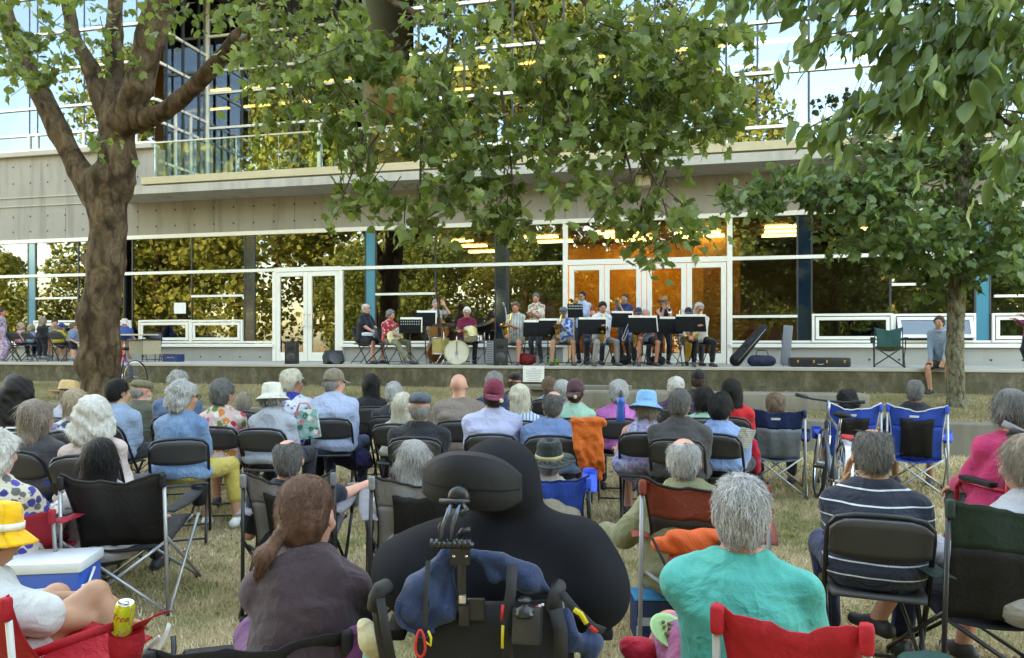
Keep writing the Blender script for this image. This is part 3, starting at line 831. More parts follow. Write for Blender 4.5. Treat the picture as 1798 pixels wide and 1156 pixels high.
tk.path([tp(235, 215, 12.3), tp(290, 197, 11.9), tp(345, 150, 11.5), tp(385, 105, 11.1), tp(418, 70, 10.8), tp(470, 10, 10.3), tp(560, -70, 9.6), tp(800, -160, 8.6), tp(1100, -170, 7.9)], [tr(50), tr(38), tr(35), tr(33), tr(34), tr(32), tr(26), tr(16), tr(8)], .06)
tk.path([tp(418, 70, 10.8), tp(470, 110, 10.2)], [tr(24), tr(8)], .04)
tk.path([tp(560, -70, 9.6), tp(700, 10, 8.9), tp(830, 60, 8.5), tp(870, 150, 8.3)], [tr(24), tr(14), tr(9), tr(4)], .04)
tk.path([tp(800, -160, 8.6), tp(1000, -40, 8.3), tp(1060, 60, 8.2), tp(1100, 110, 8.2)], [tr(18), tr(14), tr(9), tr(4)], .04)
for (a, b_, ra) in ((tp(175, 470), tp(150, 455), 52), (tp(186, 520), tp(205, 530), 60), (tp(170, 590), tp(158, 600), 60), (tp(215, 300), tp(232, 320), 44), (tp(160, 640), tp(196, 655), 70)):
    tk.cone(a, b_, tr(ra), tr(ra*.5), .1)
skin_obj('trunk', tk, .045, M_BARK, t1, wr=.012, wf=5)
def blob(px, py, rx, ry, D, cnt, rd=.9):
    if py > 280 and D < 9.5: py -= 22; ry *= .8; cnt = cnt*.85
    c = P(px, py, D); return (np.array(c), np.array([rx*D/FPX, rd, ry*D/FPX]), int(cnt))
B1 = [  # the hanging foliage in the middle of the picture
 blob(560, 40, 130, 60, 9.4, 26), blob(520, 125, 100, 45, 9.6, 20), blob(640, 120, 90, 70, 9.0, 24), blob(450, 30, 60, 45, 9.8, 10), blob(620, 215, 80, 35, 9.0, 14),
 blob(720, 50, 110, 60, 8.8, 14), blob(780, 150, 110, 50, 8.7, 20), blob(720, 210, 90, 45, 8.6, 16), blob(830, 230, 110, 40, 8.5, 16),
 blob(900, 60, 90, 60, 8.6, 14), blob(960, 130, 110, 60, 8.4, 26), blob(1070, 60, 130, 60, 8.2, 38), blob(1110, 150, 120, 60, 8.1, 36), blob(960, 215, 90, 40, 8.3, 14),
 blob(1200, 60, 100, 60, 8.2, 24), blob(1220, 140, 100, 50, 8.2, 24), blob(1280, 190, 60, 40, 8.3, 9), blob(1090, 215, 70, 30, 8.1, 10), blob(1150, 230, 60, 30, 8.1, 10),
 blob(640, 300, 55, 35, 8.8, 10), blob(700, 365, 60, 28, 8.7, 11), blob(600, 345, 40, 28, 8.8, 6), blob(740, 410, 40, 20, 8.6, 5), blob(860, 310, 80, 35, 8.5, 15), blob(900, 370, 80, 26, 8.4, 13), blob(850, 405, 50, 26, 8.4, 8),
 blob(960, 330, 70, 25, 8.3, 8), blob(1060, 330, 60, 22, 8.2, 8), blob(1120, 360, 60, 28, 8.1, 9), blob(1170, 400, 60, 28, 8.1, 10), blob(1130, 430, 50, 18, 8.1, 6), blob(1180, 440, 30, 18, 8.1, 4), blob(800, 275, 60, 25, 8.6, 8), blob(760, 340, 50, 30, 8.6, 6),
 # near the trunk
 blob(40, 90, 45, 55, 12.0, 12), blob(25, 20, 60, 30, 12.0, 10), blob(90, 30, 40, 40, 12.2, 8), blob(60, 130, 45, 25, 11.9, 7), blob(130, 95, 50, 20, 12.0, 4), blob(160, 228, 22, 14, 12.0, 3), blob(330, -5, 60, 14, 11.5, 5), blob(200, 20, 60, 20, 12.4, 4), blob(225, 100, 15, 15, 12.4, 2)]
B1o = [  # crown above the frame, seen in the windows and shading the lawn
 (np.array([-5, 10, 7.6]), np.array([3.5, 3, 1.4]), 70), (np.array([0, 8, 7.6]), np.array([3.5, 3, 1.2]), 75), (np.array([3.5, 7.5, 7.4]), np.array([2.5, 3, 1.1]), 45), (np.array([-9, 12, 8]), np.array([3, 3, 1.6]), 50), (np.array([-9, 5.5, 6.6]), np.array([3, 2, .9]), 20), (np.array([-4, 4.5, 6.4]), np.array([3, 2, .9]), 20), (np.array([1.5, 4, 6.2]), np.array([3, 2, .9]), 20), (np.array([6.5, 4.5, 6.2]), np.array([3, 2, .9]), 18)]
B1 = [(c, r, max(2, int(k*.78))) for c, r, k in B1]
p_, d_, TW = clusters(B1, 13, .55, .8, .22)
p2, d2, TW2 = clusters(B1o, 12, .8, .5, .25)
make_leaves('crown', np.concatenate([p_, p2])-o1, np.concatenate([d_, d2]), .145, 'palm', M_LEAF, t1)
# hanging twigs: long thin threads linking the tufts
HG = []
for (x0, y0, x1, y1, D) in ((690, 200, 640, 330, 8.7), (640, 220, 600, 350, 8.8), (740, 240, 735, 400, 8.6), (880, 160, 905, 370, 8.4), (840, 250, 860, 400, 8.4), (1085, 220, 1120, 360, 8.1), (1110, 240, 1190, 440, 8.1), (1000, 240, 960, 330, 8.3), (1100, 240, 1060, 330, 8.2), (1130, 350, 1140, 430, 8.1), (1170, 300, 1130, 420, 8.1),
                            (470, 60, 560, 210, 9.3), (560, 60, 640, 215, 9.0), (790, 60, 760, 230, 8.6), (930, 40, 960, 200, 8.4), (1150, 60, 1240, 190, 8.2), (1180, 10, 1280, 190, 8.3)):
    a, b_ = np.array(P(x0, y0, D)), np.array(P(x1, y1, D-.1)); m_ = (a+b_)/2+np.array([NR.uniform(-.12, .12), 0, NR.uniform(-.05, .05)])
    HG.append((a-o1, m_-o1, b_-o1))
tm = MB()
for t in TW[::1]: tm.tube([q-o1 for q in t], [.007, .005, .003], 4, False)
for t in HG: tm.tube(t, [.020, .013, .007], 5, False)
tm.build('twigs', M_TWIG, t1, True, kind='stuff')
# T2: young maple on the right
o2p = P(1678, 724, 12.0); o2 = np.array(o2p)
t2 = thing('maple_tree', 'slender young maple with grey trunk beside the youth on the stage edge', 'tree', o2p)
q2 = lambda px, py, D=12.0: np.array(P(px, py, D))-o2
tk = Skin()
tk.path([q2(1681, 735), q2(1679, 700), q2(1676, 620), q2(1680, 520), q2(1684, 430), q2(1690, 330), q2(1698, 240), q2(1700, 120), q2(1705, 0)], [.24, .135, .13, .125, .11, .10, .09, .07, .045], .02)
for a in ((1684, 430, 1590, 385, 1480, 370, .05), (1690, 380, 1600, 330, 1420, 330, .05), (1692, 330, 1760, 280, 1840, 260, .05), (1686, 420, 1740, 390, 1800, 380, .04), (1698, 240, 1620, 170, 1520, 130, .05), (1690, 300, 1560, 260, 1340, 300, .05)):
    tk.path([q2(a[0], a[1]), q2(a[2], a[3], 11.7), q2(a[4], a[5], 11.2)], [a[6], a[6]*.65, a[6]*.3], .03)
skin_obj('trunk', tk, .03, M_BARK2, t2, wr=.006, wf=20)
B2 = [blob(1680, 400, 110, 50, 11.6, 44), blob(1580, 400, 90, 50, 11.6, 32), blob(1500, 370, 90, 50, 11.5, 34), blob(1450, 330, 90, 45, 11.4, 30), blob(1370, 330, 60, 40, 11.4, 13), blob(1310, 325, 60, 32, 11.4, 10),
      blob(1550, 310, 110, 50, 11.6, 36), blob(1640, 260, 120, 60, 11.8, 44), blob(1750, 330, 80, 60, 11.8, 32), blob(1770, 440, 70, 45, 11.8, 24), blob(1690, 460, 100, 35, 11.6, 22), blob(1600, 450, 70, 28, 11.6, 14), blob(1530, 420, 60, 26, 11.4, 10), blob(1720, 490, 50, 18, 11.7, 5),
      blob(1600, 190, 110, 50, 11.8, 26), blob(1720, 180, 100, 60, 12, 30), blob(1500, 230, 60, 40, 11.6, 10), blob(1650, 100, 130, 60, 12, 34), blob(1700, -40, 150, 90, 12.2, 34), blob(1270, 340, 28, 12, 11.3, 2)]
B2 = [(c, r, max(2, int(k*(.72 if c[2] < 4.0 else .85)))) for c, r, k in B2]
p_, d_, TW = clusters(B2, 15, .5, .35, .28)
make_leaves('crown', p_-o2, d_, .155, 'palm', M_LEAF2, t2)
tm = MB()
for t in TW: tm.tube([q-o2 for q in t], [.006, .004, .003], 4, False)
tm.build('twigs', M_TWIG, t2, True, kind='stuff')
# T4: cherry whose branches hang into the upper right corner, close to the camera
o4 = np.array([3.6, 2.6, 0.0])
t4 = thing('cherry_tree', 'cherry tree with large drooping oval leaves hanging in the top right corner', 'tree', o4)
q4 = lambda px, py, D: np.array(P(px, py, D))-o4
tk = Skin(); tk.path([(0, 0, -.1), (0.02, 0, 1.2), (-.05, .0, 2.4), (-.1, .1, 3.4)], [.16, .12, .10, .07], .04)
tk.path([(-.05, 0, 2.3), q4(1850, 130, 2.6), q4(1760, 60, 2.7), q4(1700, 10, 2.8), q4(1560, 5, 2.9), q4(1420, 60, 3.0)], [.05, .022, .016, .012, .007, .004], .015)
tk.path([q4(1850, 130, 2.6), q4(1780, 70, 2.7), q4(1640, 50, 2.8), q4(1480, 60, 2.9)], [.02, .012, .008, .004], .01)
tk.path([(-.05, 0, 2.0), q4(1830, 260, 2.5), q4(1755, 205, 2.6), q4(1700, 180, 2.7), q4(1560, 165, 2.8), q4(1420, 225, 2.9)], [.04, .016, .009, .007, .005, .003], .012)
tk.path([(-.05, 0, 1.9), q4(1840, 330, 2.4), q4(1790, 320, 2.4)], [.03, .012, .005], .01)
skin_obj('trunk', tk, .014, m_bark('brown cherry bark', (.06, .035, .022), (.13, .08, .05), (.22, .15, .10), 4), t4)
def cherry(lines, n_leaf, jit=.05):
    Pn, Dn = [], []
    for (x0, y0, D0, x1, y1, D1, k) in lines:
        a, b_ = np.array(P(x0, y0, D0)), np.array(P(x1, y1, D1)); k = int(k*1.9); t = NR.random(k)
        q = a+(b_-a)*t[:, None]+NR.normal(size=(k, 3))*np.array([.05, .09, .035])
        dd = NR.normal(size=(k, 3))*.33; dd[:, 2] -= 1.0; dd[:, 0] += -.25
        Pn.append(q); Dn.append(dd)
    return np.concatenate(Pn), np.concatenate(Dn)
L4 = [(1270, -20, 3.1, 1440, -10, 3.0, 26), (1440, -10, 3.0, 1700, 0, 2.8, 46), (1700, 0, 2.7, 1800, 40, 2.6, 34), (1460, 60, 2.9, 1640, 50, 2.8, 40), (1400, 90, 3.0, 1480, 60, 2.9, 12), (1640, 50, 2.8, 1800, 90, 2.6, 40), (1560, 110, 2.8, 1800, 150, 2.6, 40),
      (1420, 225, 2.9, 1560, 165, 2.8, 30), (1560, 165, 2.8, 1800, 200, 2.6, 44), (1600, 130, 2.7, 1800, 100, 2.6, 34), (1735, 300, 2.4, 1800, 270, 2.3, 9), (1745, 240, 2.4, 1800, 240, 2.3, 7), (1480, 265, 2.8, 1490, 255, 2.8, 3), (1300, -30, 3.2, 1600, -40, 3, 40), (1600, -60, 2.9, 1850, -40, 2.8, 40)]
p_, d_ = cherry(L4, 0)
make_leaves('crown', p_-o4, d_, .104, 'ovate', M_LEAF3, t4, .35, .2)
tm = MB()
for (x0, y0, D0, x1, y1, D1, k) in L4: tm.tube([q4(x0, y0, D0), q4((x0+x1)/2, (y0+y1)/2-6, (D0+D1)/2), q4(x1, y1, D1)], .003, 5)
for i in range(0, len(p_), 1):
    tm.tube([p_[i]-o4+np.array([.0, 0, .0]), p_[i]-o4+np.array([.012, 0, .03])], .0012, 3, False)
tm.build('twigs', M_TWIG, t4, True, kind='stuff')
# trees across the park behind the camera, in full sun: the facade mirrors them
def far_tree(x, y, h, r, mat, label, n=12000, ls=.55, seed=0):
    root = thing('park_tree', label, 'tree', (x, y, 0), 0, 'sunlit park trees mirrored in the windows')
    m = MB(); m.tube([(0, 0, -.2), (.1, 0, h*.3), (0, .1, h*.6)], [.35, .25, .12], 10); m.build('trunk', M_BARK, root, True)
    cs = []
    for k in range(34):
        a = NR.uniform(0, 2*PI); zz_ = NR.uniform(.10, .92); rr = r*math.sqrt(max(.08, 1-((zz_-.5)/.52)**2))*NR.uniform(.3, .85)
        cs.append((np.array([math.cos(a)*rr, math.sin(a)*rr, zz_*h]), np.array([1, 1, .8])*r*NR.uniform(.22, .42)))
    per = n//34; P_ = []; D_ = []
    for c, rr in cs:
        v = NR.normal(size=(per, 3)); v /= np.linalg.norm(v, axis=1, keepdims=True); v *= (NR.uniform(.75, 1.05, per))[:, None]
        P_.append(c+v*rr); d = v+NR.normal(size=(per, 3))*.45; D_.append(d)
    p = np.concatenate(P_); v = np.concatenate(D_); k = len(p)      # leaf sprays facing outwards, so each limb's foliage takes the light as a mass
    v = v/np.linalg.norm(v, axis=1, keepdims=True); a = np.cross(v, NR.normal(size=(k, 3))); a /= np.linalg.norm(a, axis=1, keepdims=True); b = np.cross(v, a)
    s_ = (ls*NR.uniform(.4, 1.1, k))[:, None]*.5
    V = np.stack([p-a*s_, p-b*s_*.8+v*s_*.3, p+a*s_, p+b*s_*.8-v*s_*.2], 1).reshape(-1, 3)
    fast_mesh('crown', V, np.arange(4*k), np.full(k, 4), mat, root)
    return root
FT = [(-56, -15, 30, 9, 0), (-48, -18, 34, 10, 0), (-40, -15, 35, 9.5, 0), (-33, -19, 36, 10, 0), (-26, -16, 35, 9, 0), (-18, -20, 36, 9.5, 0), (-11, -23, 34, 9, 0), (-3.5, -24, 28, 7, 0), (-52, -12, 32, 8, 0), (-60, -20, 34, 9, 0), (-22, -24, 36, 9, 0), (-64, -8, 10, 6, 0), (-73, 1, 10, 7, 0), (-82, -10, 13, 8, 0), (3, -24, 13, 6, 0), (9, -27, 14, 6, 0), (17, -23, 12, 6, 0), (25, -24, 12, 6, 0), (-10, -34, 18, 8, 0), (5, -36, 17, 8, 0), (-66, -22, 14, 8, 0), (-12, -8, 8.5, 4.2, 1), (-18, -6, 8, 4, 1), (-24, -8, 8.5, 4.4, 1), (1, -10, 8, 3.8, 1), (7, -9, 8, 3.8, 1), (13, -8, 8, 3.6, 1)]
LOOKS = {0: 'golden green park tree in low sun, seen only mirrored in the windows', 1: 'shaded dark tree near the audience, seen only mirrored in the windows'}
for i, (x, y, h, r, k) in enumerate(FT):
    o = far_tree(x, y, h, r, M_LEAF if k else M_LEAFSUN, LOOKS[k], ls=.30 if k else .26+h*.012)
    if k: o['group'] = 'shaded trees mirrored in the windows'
# ------------------------------------------------------------------ people
def m_skin(name, c):
    if ('skin', c) in MATS: return MATS[('skin', c)]
    n = N(name); f = n.noise(14, 4, .6); g = n.noise(90, 3, .6)
    n.set(n.mix(n.math('ADD', n.math('MULTIPLY', f, .7), n.math('MULTIPLY', g, .3)), tuple(x*.78 for x in c), (min(1, c[0]*1.18), c[1]*1.05, c[2]*1.05)), .52, spec=.35)
    n.p.inputs['Subsurface Weight'].default_value = .0
    n.bump(g, .15, .003); MATS[('skin', c)] = n.m; return n.m
SK = {'fair': (.52, .29, .20), 'pink': (.58, .31, .23), 'tan': (.40, .22, .13), 'asian': (.47, .29, .18), 'dark': (.14, .07, .045), 'red': (.50, .22, .15)}
def m_hair(c, c2=None, streak=1.0):
    k = ('hair', c, c2)
    if k in MATS: return MATS[k]
    n = N('hair'); c2 = c2 or tuple(min(1, x*2.0+.01) for x in c)
    g = n.node('ShaderNodeNewGeometry'); r = g.outputs['Random Per Island']
    f = n.noise(16, 4, .7, n.co((3.5, 3.5, .7)), 1.2); h = n.noise(60, 3, .7, n.co((5, 5, .5)))
    t = n.ramp(n.math('ADD', n.math('MULTIPLY', f, .55), n.math('ADD', n.math('MULTIPLY', h, .3), n.math('MULTIPLY', r, .15))), [(.3, 0), (.72, 1)])
    n.set(n.mix(t, tuple(x*.6 for x in c), c2), .55, spec=.22)
    n.bump(n.math('ADD', f, n.math('MULTIPLY', h, .7)), .7, .012); MATS[k] = n.m; return n.m
HC = {'black': ((.006, .005, .005), (.020, .018, .018)), 'dkbrown': ((.03, .018, .012), (.10, .06, .04)), 'auburn': ((.055, .024, .014), (.20, .10, .065)), 'brown': ((.09, .055, .035), (.24, .16, .11)), 'grey': ((.13, .125, .12), (.48, .46, .44)),
      'dkgrey': ((.05, .048, .047), (.24, .23, .22)), 'white': ((.42, .40, .37), (.82, .79, .73)), 'blond': ((.30, .22, .13), (.66, .54, .38)), 'platinum': ((.42, .37, .28), (.80, .74, .60)), 'silver': ((.24, .24, .24), (.72, .71, .69)), 'ashbrown': ((.16, .12, .09), (.42, .35, .28))}
def m_cloth(kind, cols, rough=.85, s=1.0):
    key = ('cloth', kind, tuple(map(tuple, cols)), s)
    if key in MATS: return MATS[key]
    n = N(kind+' cloth'); co = n.co(); a = cols[0]
    soft = n.noise(6.5, 3, .5, n.co((1.0, 1.0, 1.3), (0, .5, 0)), .5)
    cr = n.noise(4.2, 3, .55, n.co((1.5, 1.0, .8), (.2, .7, .3)), .35)
    crease = n.math('POWER', n.math('SUBTRACT', 1.0, n.math('ABSOLUTE', n.math('MULTIPLY_ADD', cr, 4.0, -2.0))), 3.0)
    crease = n.math('MAXIMUM', crease, 0.0)
    fold = n.math('ADD', n.math('MULTIPLY', soft, .85), n.math('MULTIPLY', crease, .13)); wv = n.noise(220, 2, .5, co)
    base = n.mix(fold, tuple(x*.82 for x in a), tuple(min(1, x*1.12) for x in a))
    if kind == 'stripe_h':
        z = n.sep(n.co())[2]; z2 = n.math('ADD', z, n.math('MULTIPLY', n.noise(3, 2, .5), .03))
        w_ = n.math('FRACT', n.math('MULTIPLY', z2, cols[2][0])); f = n.ramp(w_, [(0, 1), (cols[2][1], 0)], 'CONSTANT')
        base = n.mix(f, base, cols[1])
    elif kind == 'stripe_v':
        x = n.sep(n.co())[0]; w_ = n.math('FRACT', n.math('MULTIPLY', x, cols[2][0])); f = n.ramp(w_, [(0, 1), (cols[2][1], 0)], 'CONSTANT')
        base = n.mix(f, base, cols[1])
    elif kind == 'floral':
        v = n.voro(14*s, n.co()); v2 = n.voro(23*s, n.co((1, 1, 1), (.4, .2, .9)))
        m = n.ramp(n.math('ADD', v.outputs['Distance'], n.math('MULTIPLY_ADD', n.noise(22, 3, .6, co), .6, -.3)), [(.46, 1), (.56, 0)])
        cc = n.ramp(n.sep(v.outputs['Color'])[0], [(i/(len(cols)-1), c) for i, c in enumerate(cols[1:])]+[(1.0, cols[-1])], 'CONSTANT')
        base = n.mix(m, base, cc)
        m2 = n.ramp(v2.outputs['Distance'], [(.16, 1), (.24, 0)]); base = n.mix(n.math('MULTIPLY', m2, .8), base, cols[-1])
    elif kind == 'denim':
        base = n.mix(n.ramp(n.noise(5, 5, .7, co), [(.4, 0), (.68, .75)]), base, cols[1]); wv = n.noise(160, 3, .7, n.co((1, 1, .25)))
    elif kind == 'knit':
        base = n.mix(n.ramp(n.noise(60, 3, .7, co), [(.45, 0), (.6, .8)]), base, cols[1])
    n.set(base, rough, spec=.2)
    n.bump(n.math('ADD', n.math('MULTIPLY', fold, 1.0), n.math('MULTIPLY', wv, .05)), .85, .05)
    n.p.inputs['Sheen Weight'].default_value = .15
    MATS[key] = n.m; return n.m
M_EYE = plain('dark eye', (.02, .015, .012), .15); M_BLK = plain('black plastic', (.012, .012, .013), .4); M_SPEC = plain('spectacle frame', (.02, .018, .018), .3)
def np3(*a): return np.array(a, float)
def ik(a, b, l1, l2, pole):
    a, b = np.array(a, float), np.array(b, float); d = b-a; L = np.linalg.norm(d)
    if L > (l1+l2)*.995: b = a+d/L*(l1+l2)*.995; d = b-a; L = np.linalg.norm(d)
    x = (l1*l1-l2*l2+L*L)/(2*L); h = math.sqrt(max(l1*l1-x*x, 0)); u = d/L
    pole = np.array(pole, float); p = pole-u*(pole@u); p /= np.linalg.norm(p)+1e-9
    return a+u*x+p*h, b
def hand_skin(wr, dirn, nrm, side, curl=.5, s=1.0, spread=1.0):
    """palm, four unequal fingers and a thumb; dirn along the palm, nrm out of its back"""
    d = np.array(dirn, float); d /= np.linalg.norm(d); nm = np.array(nrm, float); nm -= d*(nm@d); nm /= np.linalg.norm(nm)+1e-9
    lat = np.cross(d, nm)*side    # towards the thumb
    k = Skin(); M = np.stack([lat, nm, d], 1)
    k.cone(wr-d*.03, wr+d*.015, .026*s, .025*s, .01)
    k.ell(wr+d*.05*s, np.array([.040, .015, .047])*s, .012, M)
    L = [.070, .080, .074, .058]
    for i in range(4):
        o = wr+d*.088*s+lat*(.028-.0187*i)*s
        sp = lat*(.10-.07*i)*spread
        d1 = d*math.cos(curl*.7)-nm*math.sin(curl*.7)+sp; d2 = d*math.cos(curl*1.7)-nm*math.sin(curl*1.7)+sp*.6
        a = o; b = a+d1*L[i]*.55*s; c = b+d2*L[i]*.5*s
        k.cone(a-d*.02*s, b, .0098*s, .0088*s, .003).cone(b, c, .0088*s, .0072*s, .003)
    a = wr+d*.028*s+lat*.026*s; b = a+(d*.55+lat*.75-nm*.25)*.042*s; c = b+(d*.85+lat*.25-nm*.45*(.5+curl))*.034*s
    k.cone(a, b, .013*s, .0105*s, .008).cone(b, c, .0105*s, .0085*s, .003)
    return k
def person(label, at, yaw=0, seat=.45, lean=.08, side=0.0, top=None, head=(0, 0, 0), bulk=1.0, sh=1.0, skin='fair', hair=('short', 'grey'), shirt=None, sleeve='long', legs=None, legkind='long',
           shoes=None, hands=None, feet=None, hat=None, glasses=False, stand=False, beard=None, group=None, vox=None, D=None, cat='person', coords=None, dress=False, hood=None, collar=None, fem=False, wrk=1.0, hc=1.0, child=1.0, handcurl=.6, handdir=None, strands=None, seed=None, hide_legs=False, knees=.10, radial=False, shortlen=.86):
    """at = (px, py_top, D): where the top of the bare head is seen. yaw: 0 faces the stage, positive turns clockwise (to the right)"""
    seed = seed if seed is not None else rnd.randint(0, 999)
    px, py, D = at
    if radial: yaw = yaw+math.atan((px-CX)/FPX)*.9
    T = P(px, py, D); gz = coords if coords is not None else 0.0
    vox = vox or min(max(.0030*D, .0075), .0185)
    topz = T.z-gz
    cl, sl = math.cos(lean), math.sin(lean)
    if stand:
        f = topz/1.73*1.0; hz = .93*f; s = f
    else:
        hz = seat+.075; s = (topz-hz-.24*hc)/(.47*cl+.05)
    s_ = s
    u = np3(math.sin(side), sl, cl); u /= np.linalg.norm(u)
    hip = np3(0, 0, hz); N_ = hip+u*.47*s
    hd = N_+np3(math.sin(side)*.05, .03+sl*.05, .055+.06*hc)*1.0
    hy, hp, hr = head
    HM = rotm((-hp, hr, -hy)) if True else None
    # Euler XYZ: roll about y, pitch about x, then turn about z
    HM = np.array((Matrix.Rotation(-hy, 3, 'Z') @ Matrix.Rotation(-hp, 3, 'X') @ Matrix.Rotation(hr, 3, 'Y')))
    hcen = N_+HM @ np3(0, .01, .135*hc)*np3(1, 1, 1)
    hcen[2] = N_[2]+.135*hc
    topoff = hcen[2]+.118*hc
    dz = topz-topoff    # exact height
    if stand: pass
    N_ = N_+np3(0, 0, dz*.999); hcen = hcen+np3(0, 0, dz*.999)
    L = np.linalg.norm(N_-hip); u = (N_-hip)/L
    cy, sy = math.cos(yaw), math.sin(yaw)
    hx, hyy = hcen[0]*cy+hcen[1]*sy, -hcen[0]*sy+hcen[1]*cy
    root = thing('person', label, cat, (T.x-hx, D-hyy, gz), -yaw, group)
    # torso frame
    xax = np3(1, 0, 0); xax = xax-u*(xax@u); xax /= np.linalg.norm(xax); yax = np.cross(u, xax)
    TM = np.stack([xax, yax, u], 1)
    b = bulk; ws = sh
    zt = np.array([-.24, -.12, 0, .22, .45, .66, .80, .90, .975, 1.04])*L
    if fem:
        tw = np.array([.09, .165, .180, .136, .140, .142, .136, .115, .080, .05])*np.array([b]*5+[1]*5)
        td = np.array([.07, .115, .125, .105, .115, .120, .100, .085, .06, .045])*np.array([b]*5+[1]*5)
    else:
        tw = np.array([.09, .150, .165, .148, .155, .162, .150, .125, .085, .055])*np.array([b]*6+[ws]*4)
        td = np.array([.07, .115, .125, .120, .125, .125, .105, .088, .065, .05])*np.array([b]*6+[1]*4)
    tyo = np.array([0, 0, .0, .012, .006, -.004, -.012, -.012, -.006, 0.])
    shw = (.145 if fem else .163)*ws; S0 = N_-u*.085
    Sh = {sd_: S0+xax*shw*sd_+yax*.0 for sd_ in (-1, 1)}
    legl = (.43, .42) if not stand else (.44*s_, .44*s_)
    leg = {}
    for sd_ in (-1, 1):
        h0 = hip+xax*.088*sd_*min(b, 1.2)
        if feet is not None: ft = np.array(feet[0 if sd_ < 0 else 1], float)
        elif stand: ft = np3(.11*sd_, .0, .085)
        else: ft = np3((.11+knees*.5)*sd_, .42, .085)
        kn, ft = ik(h0, ft, legl[0]*child, legl[1]*child, np3(.25*sd_*(knees/.1 if not stand else .2), 1, .6 if not stand else .1))
        leg[sd_] = (h0, kn, ft)
    if not stand and feet is None:
        pass
    arm = {}
    for i, sd_ in ((0, -1), (1, 1)):
        if hands is not None and hands[i] is not None: t = np.array(hands[i], float)
        elif stand: t = hip+np3(.27*sd_, .05, -.05)
        else: t = np3(.09*sd_, .26, hz+.10)
        pole = np3(.30*sd_, -.5, -.9)
        e, wr = ik(Sh[sd_], t, .275*child*(.9 if fem else 1)*min(1, max(.8, s)), .25*child*min(1, max(.8, s)), pole)
        arm[sd_] = (Sh[sd_], e, wr)
    ar = (.046, .036, .026) if not fem else (.041, .033, .023)
    ar = tuple(q*(.8+.2*b)*(child**.5) for q in ar)
    # ---- body: one continuous skin
    B = Skin()
    B.loft(hip, TM, zt, tw*.93, td*.93, tyo, .03)
    B.cone(N_-u*.03, hcen+HM @ np3(0, -.018, -.055*hc), .060 if not fem else .050, .054 if not fem else .046, .03)
    def H(p): return hcen+HM @ (np.array(p, float)*hc)
    hcs = hc
    B.ell(H((0, -.012, .026)), np3(.075, .094, .086)*hcs, .02, HM)
    B.ell(H((0, .022, -.022)), np3(.061, .072, .085)*hcs, .02, HM)
    B.ell(H((0, .040, -.074)), np3(.046, .046, .040)*hcs, .025, HM)
    B.cone(H((0, .088, .008)), H((0, .105, -.026)), .007*hcs, .013*hcs, .012)
    B.ell(H((0, .080, .024)), np3(.052, .018, .012)*hcs, .012, HM)
    for q in (-1, 1):
        B.ell(H((.079*q, -.008, -.012)), np3(.010, .020, .032)*hcs, .008, HM)
        B.ell(H((.031*q, .100, .002)), np3(.017, .014, .012)*hcs, .010, HM, 's')
        B.ell(H((.040*q, .070, -.028)), np3(.026, .022, .022)*hcs, .02, HM)
    B.ell(H((0, .093, -.056)), np3(.024, .012, .010)*hcs, .008, HM)
    for sd_ in (-1, 1):
        S_, e, wr = arm[sd_]
        B.cone(N_-u*.015+xax*.03*sd_, S_+xax*-.01*sd_, .042, ar[0]*1.12, .04)
        B.cone(S_, e, ar[0], ar[1], .025).cone(e, wr, ar[1]*1.05, ar[2], .015)
        h0, kn, ft = leg[sd_]
        if not hide_legs:
            B.cone(h0, kn, .078*b**.5, .052, .03).cone(kn, ft, .052, .036, .015)
            m_ = kn+(ft-kn)*.32; B.ell(m_+np3(0, -.008, 0), np3(.047, .047, .10), .03)
            fx = (ft-kn)/np.linalg.norm(ft-kn); fd = np3(.25*sd_, 1, 0); fd = fd-fx*(fd@fx)*.9; fd[2] = min(fd[2], 0); fd /= np.linalg.norm(fd)
            B.cone(ft+np3(0, 0, -.03), ft+fd*.13+np3(0, 0, -.055), .034, .024, .02)
            B.cone(ft-fd*.035+np3(0, 0, -.05), ft+fd*.04+np3(0, 0, -.05), .032, .03, .02)
    extra = []
    hv = .0055 if D < 5 else (.0075 if D < 9 else .0095)
    for i, sd_ in ((0, -1), (1, 1)):
        S_, e, wr = arm[sd_]; dd = wr-e; dd /= np.linalg.norm(dd)
        nm = np3(0, 0, 1) if abs(dd[2]) < .8 else np3(0, -1, 0)
        if handdir and handdir[i]: dd = dd*.3+np.array(handdir[i][0], float); nm = np.array(handdir[i][1], float)
        hs = (.94 if fem else 1.05)*child**.5*(1.15 if D > 9 else 1)
        V2, Q2 = hand_skin(wr, dd, nm, -sd_, handcurl, hs).mesh(hv)
        extra.append((V2, Q2.ravel(), np.full(len(Q2), 4)))
    skin_obj('body', B, vox, m_skin('skin '+skin, SK[skin]), root, extra=extra)
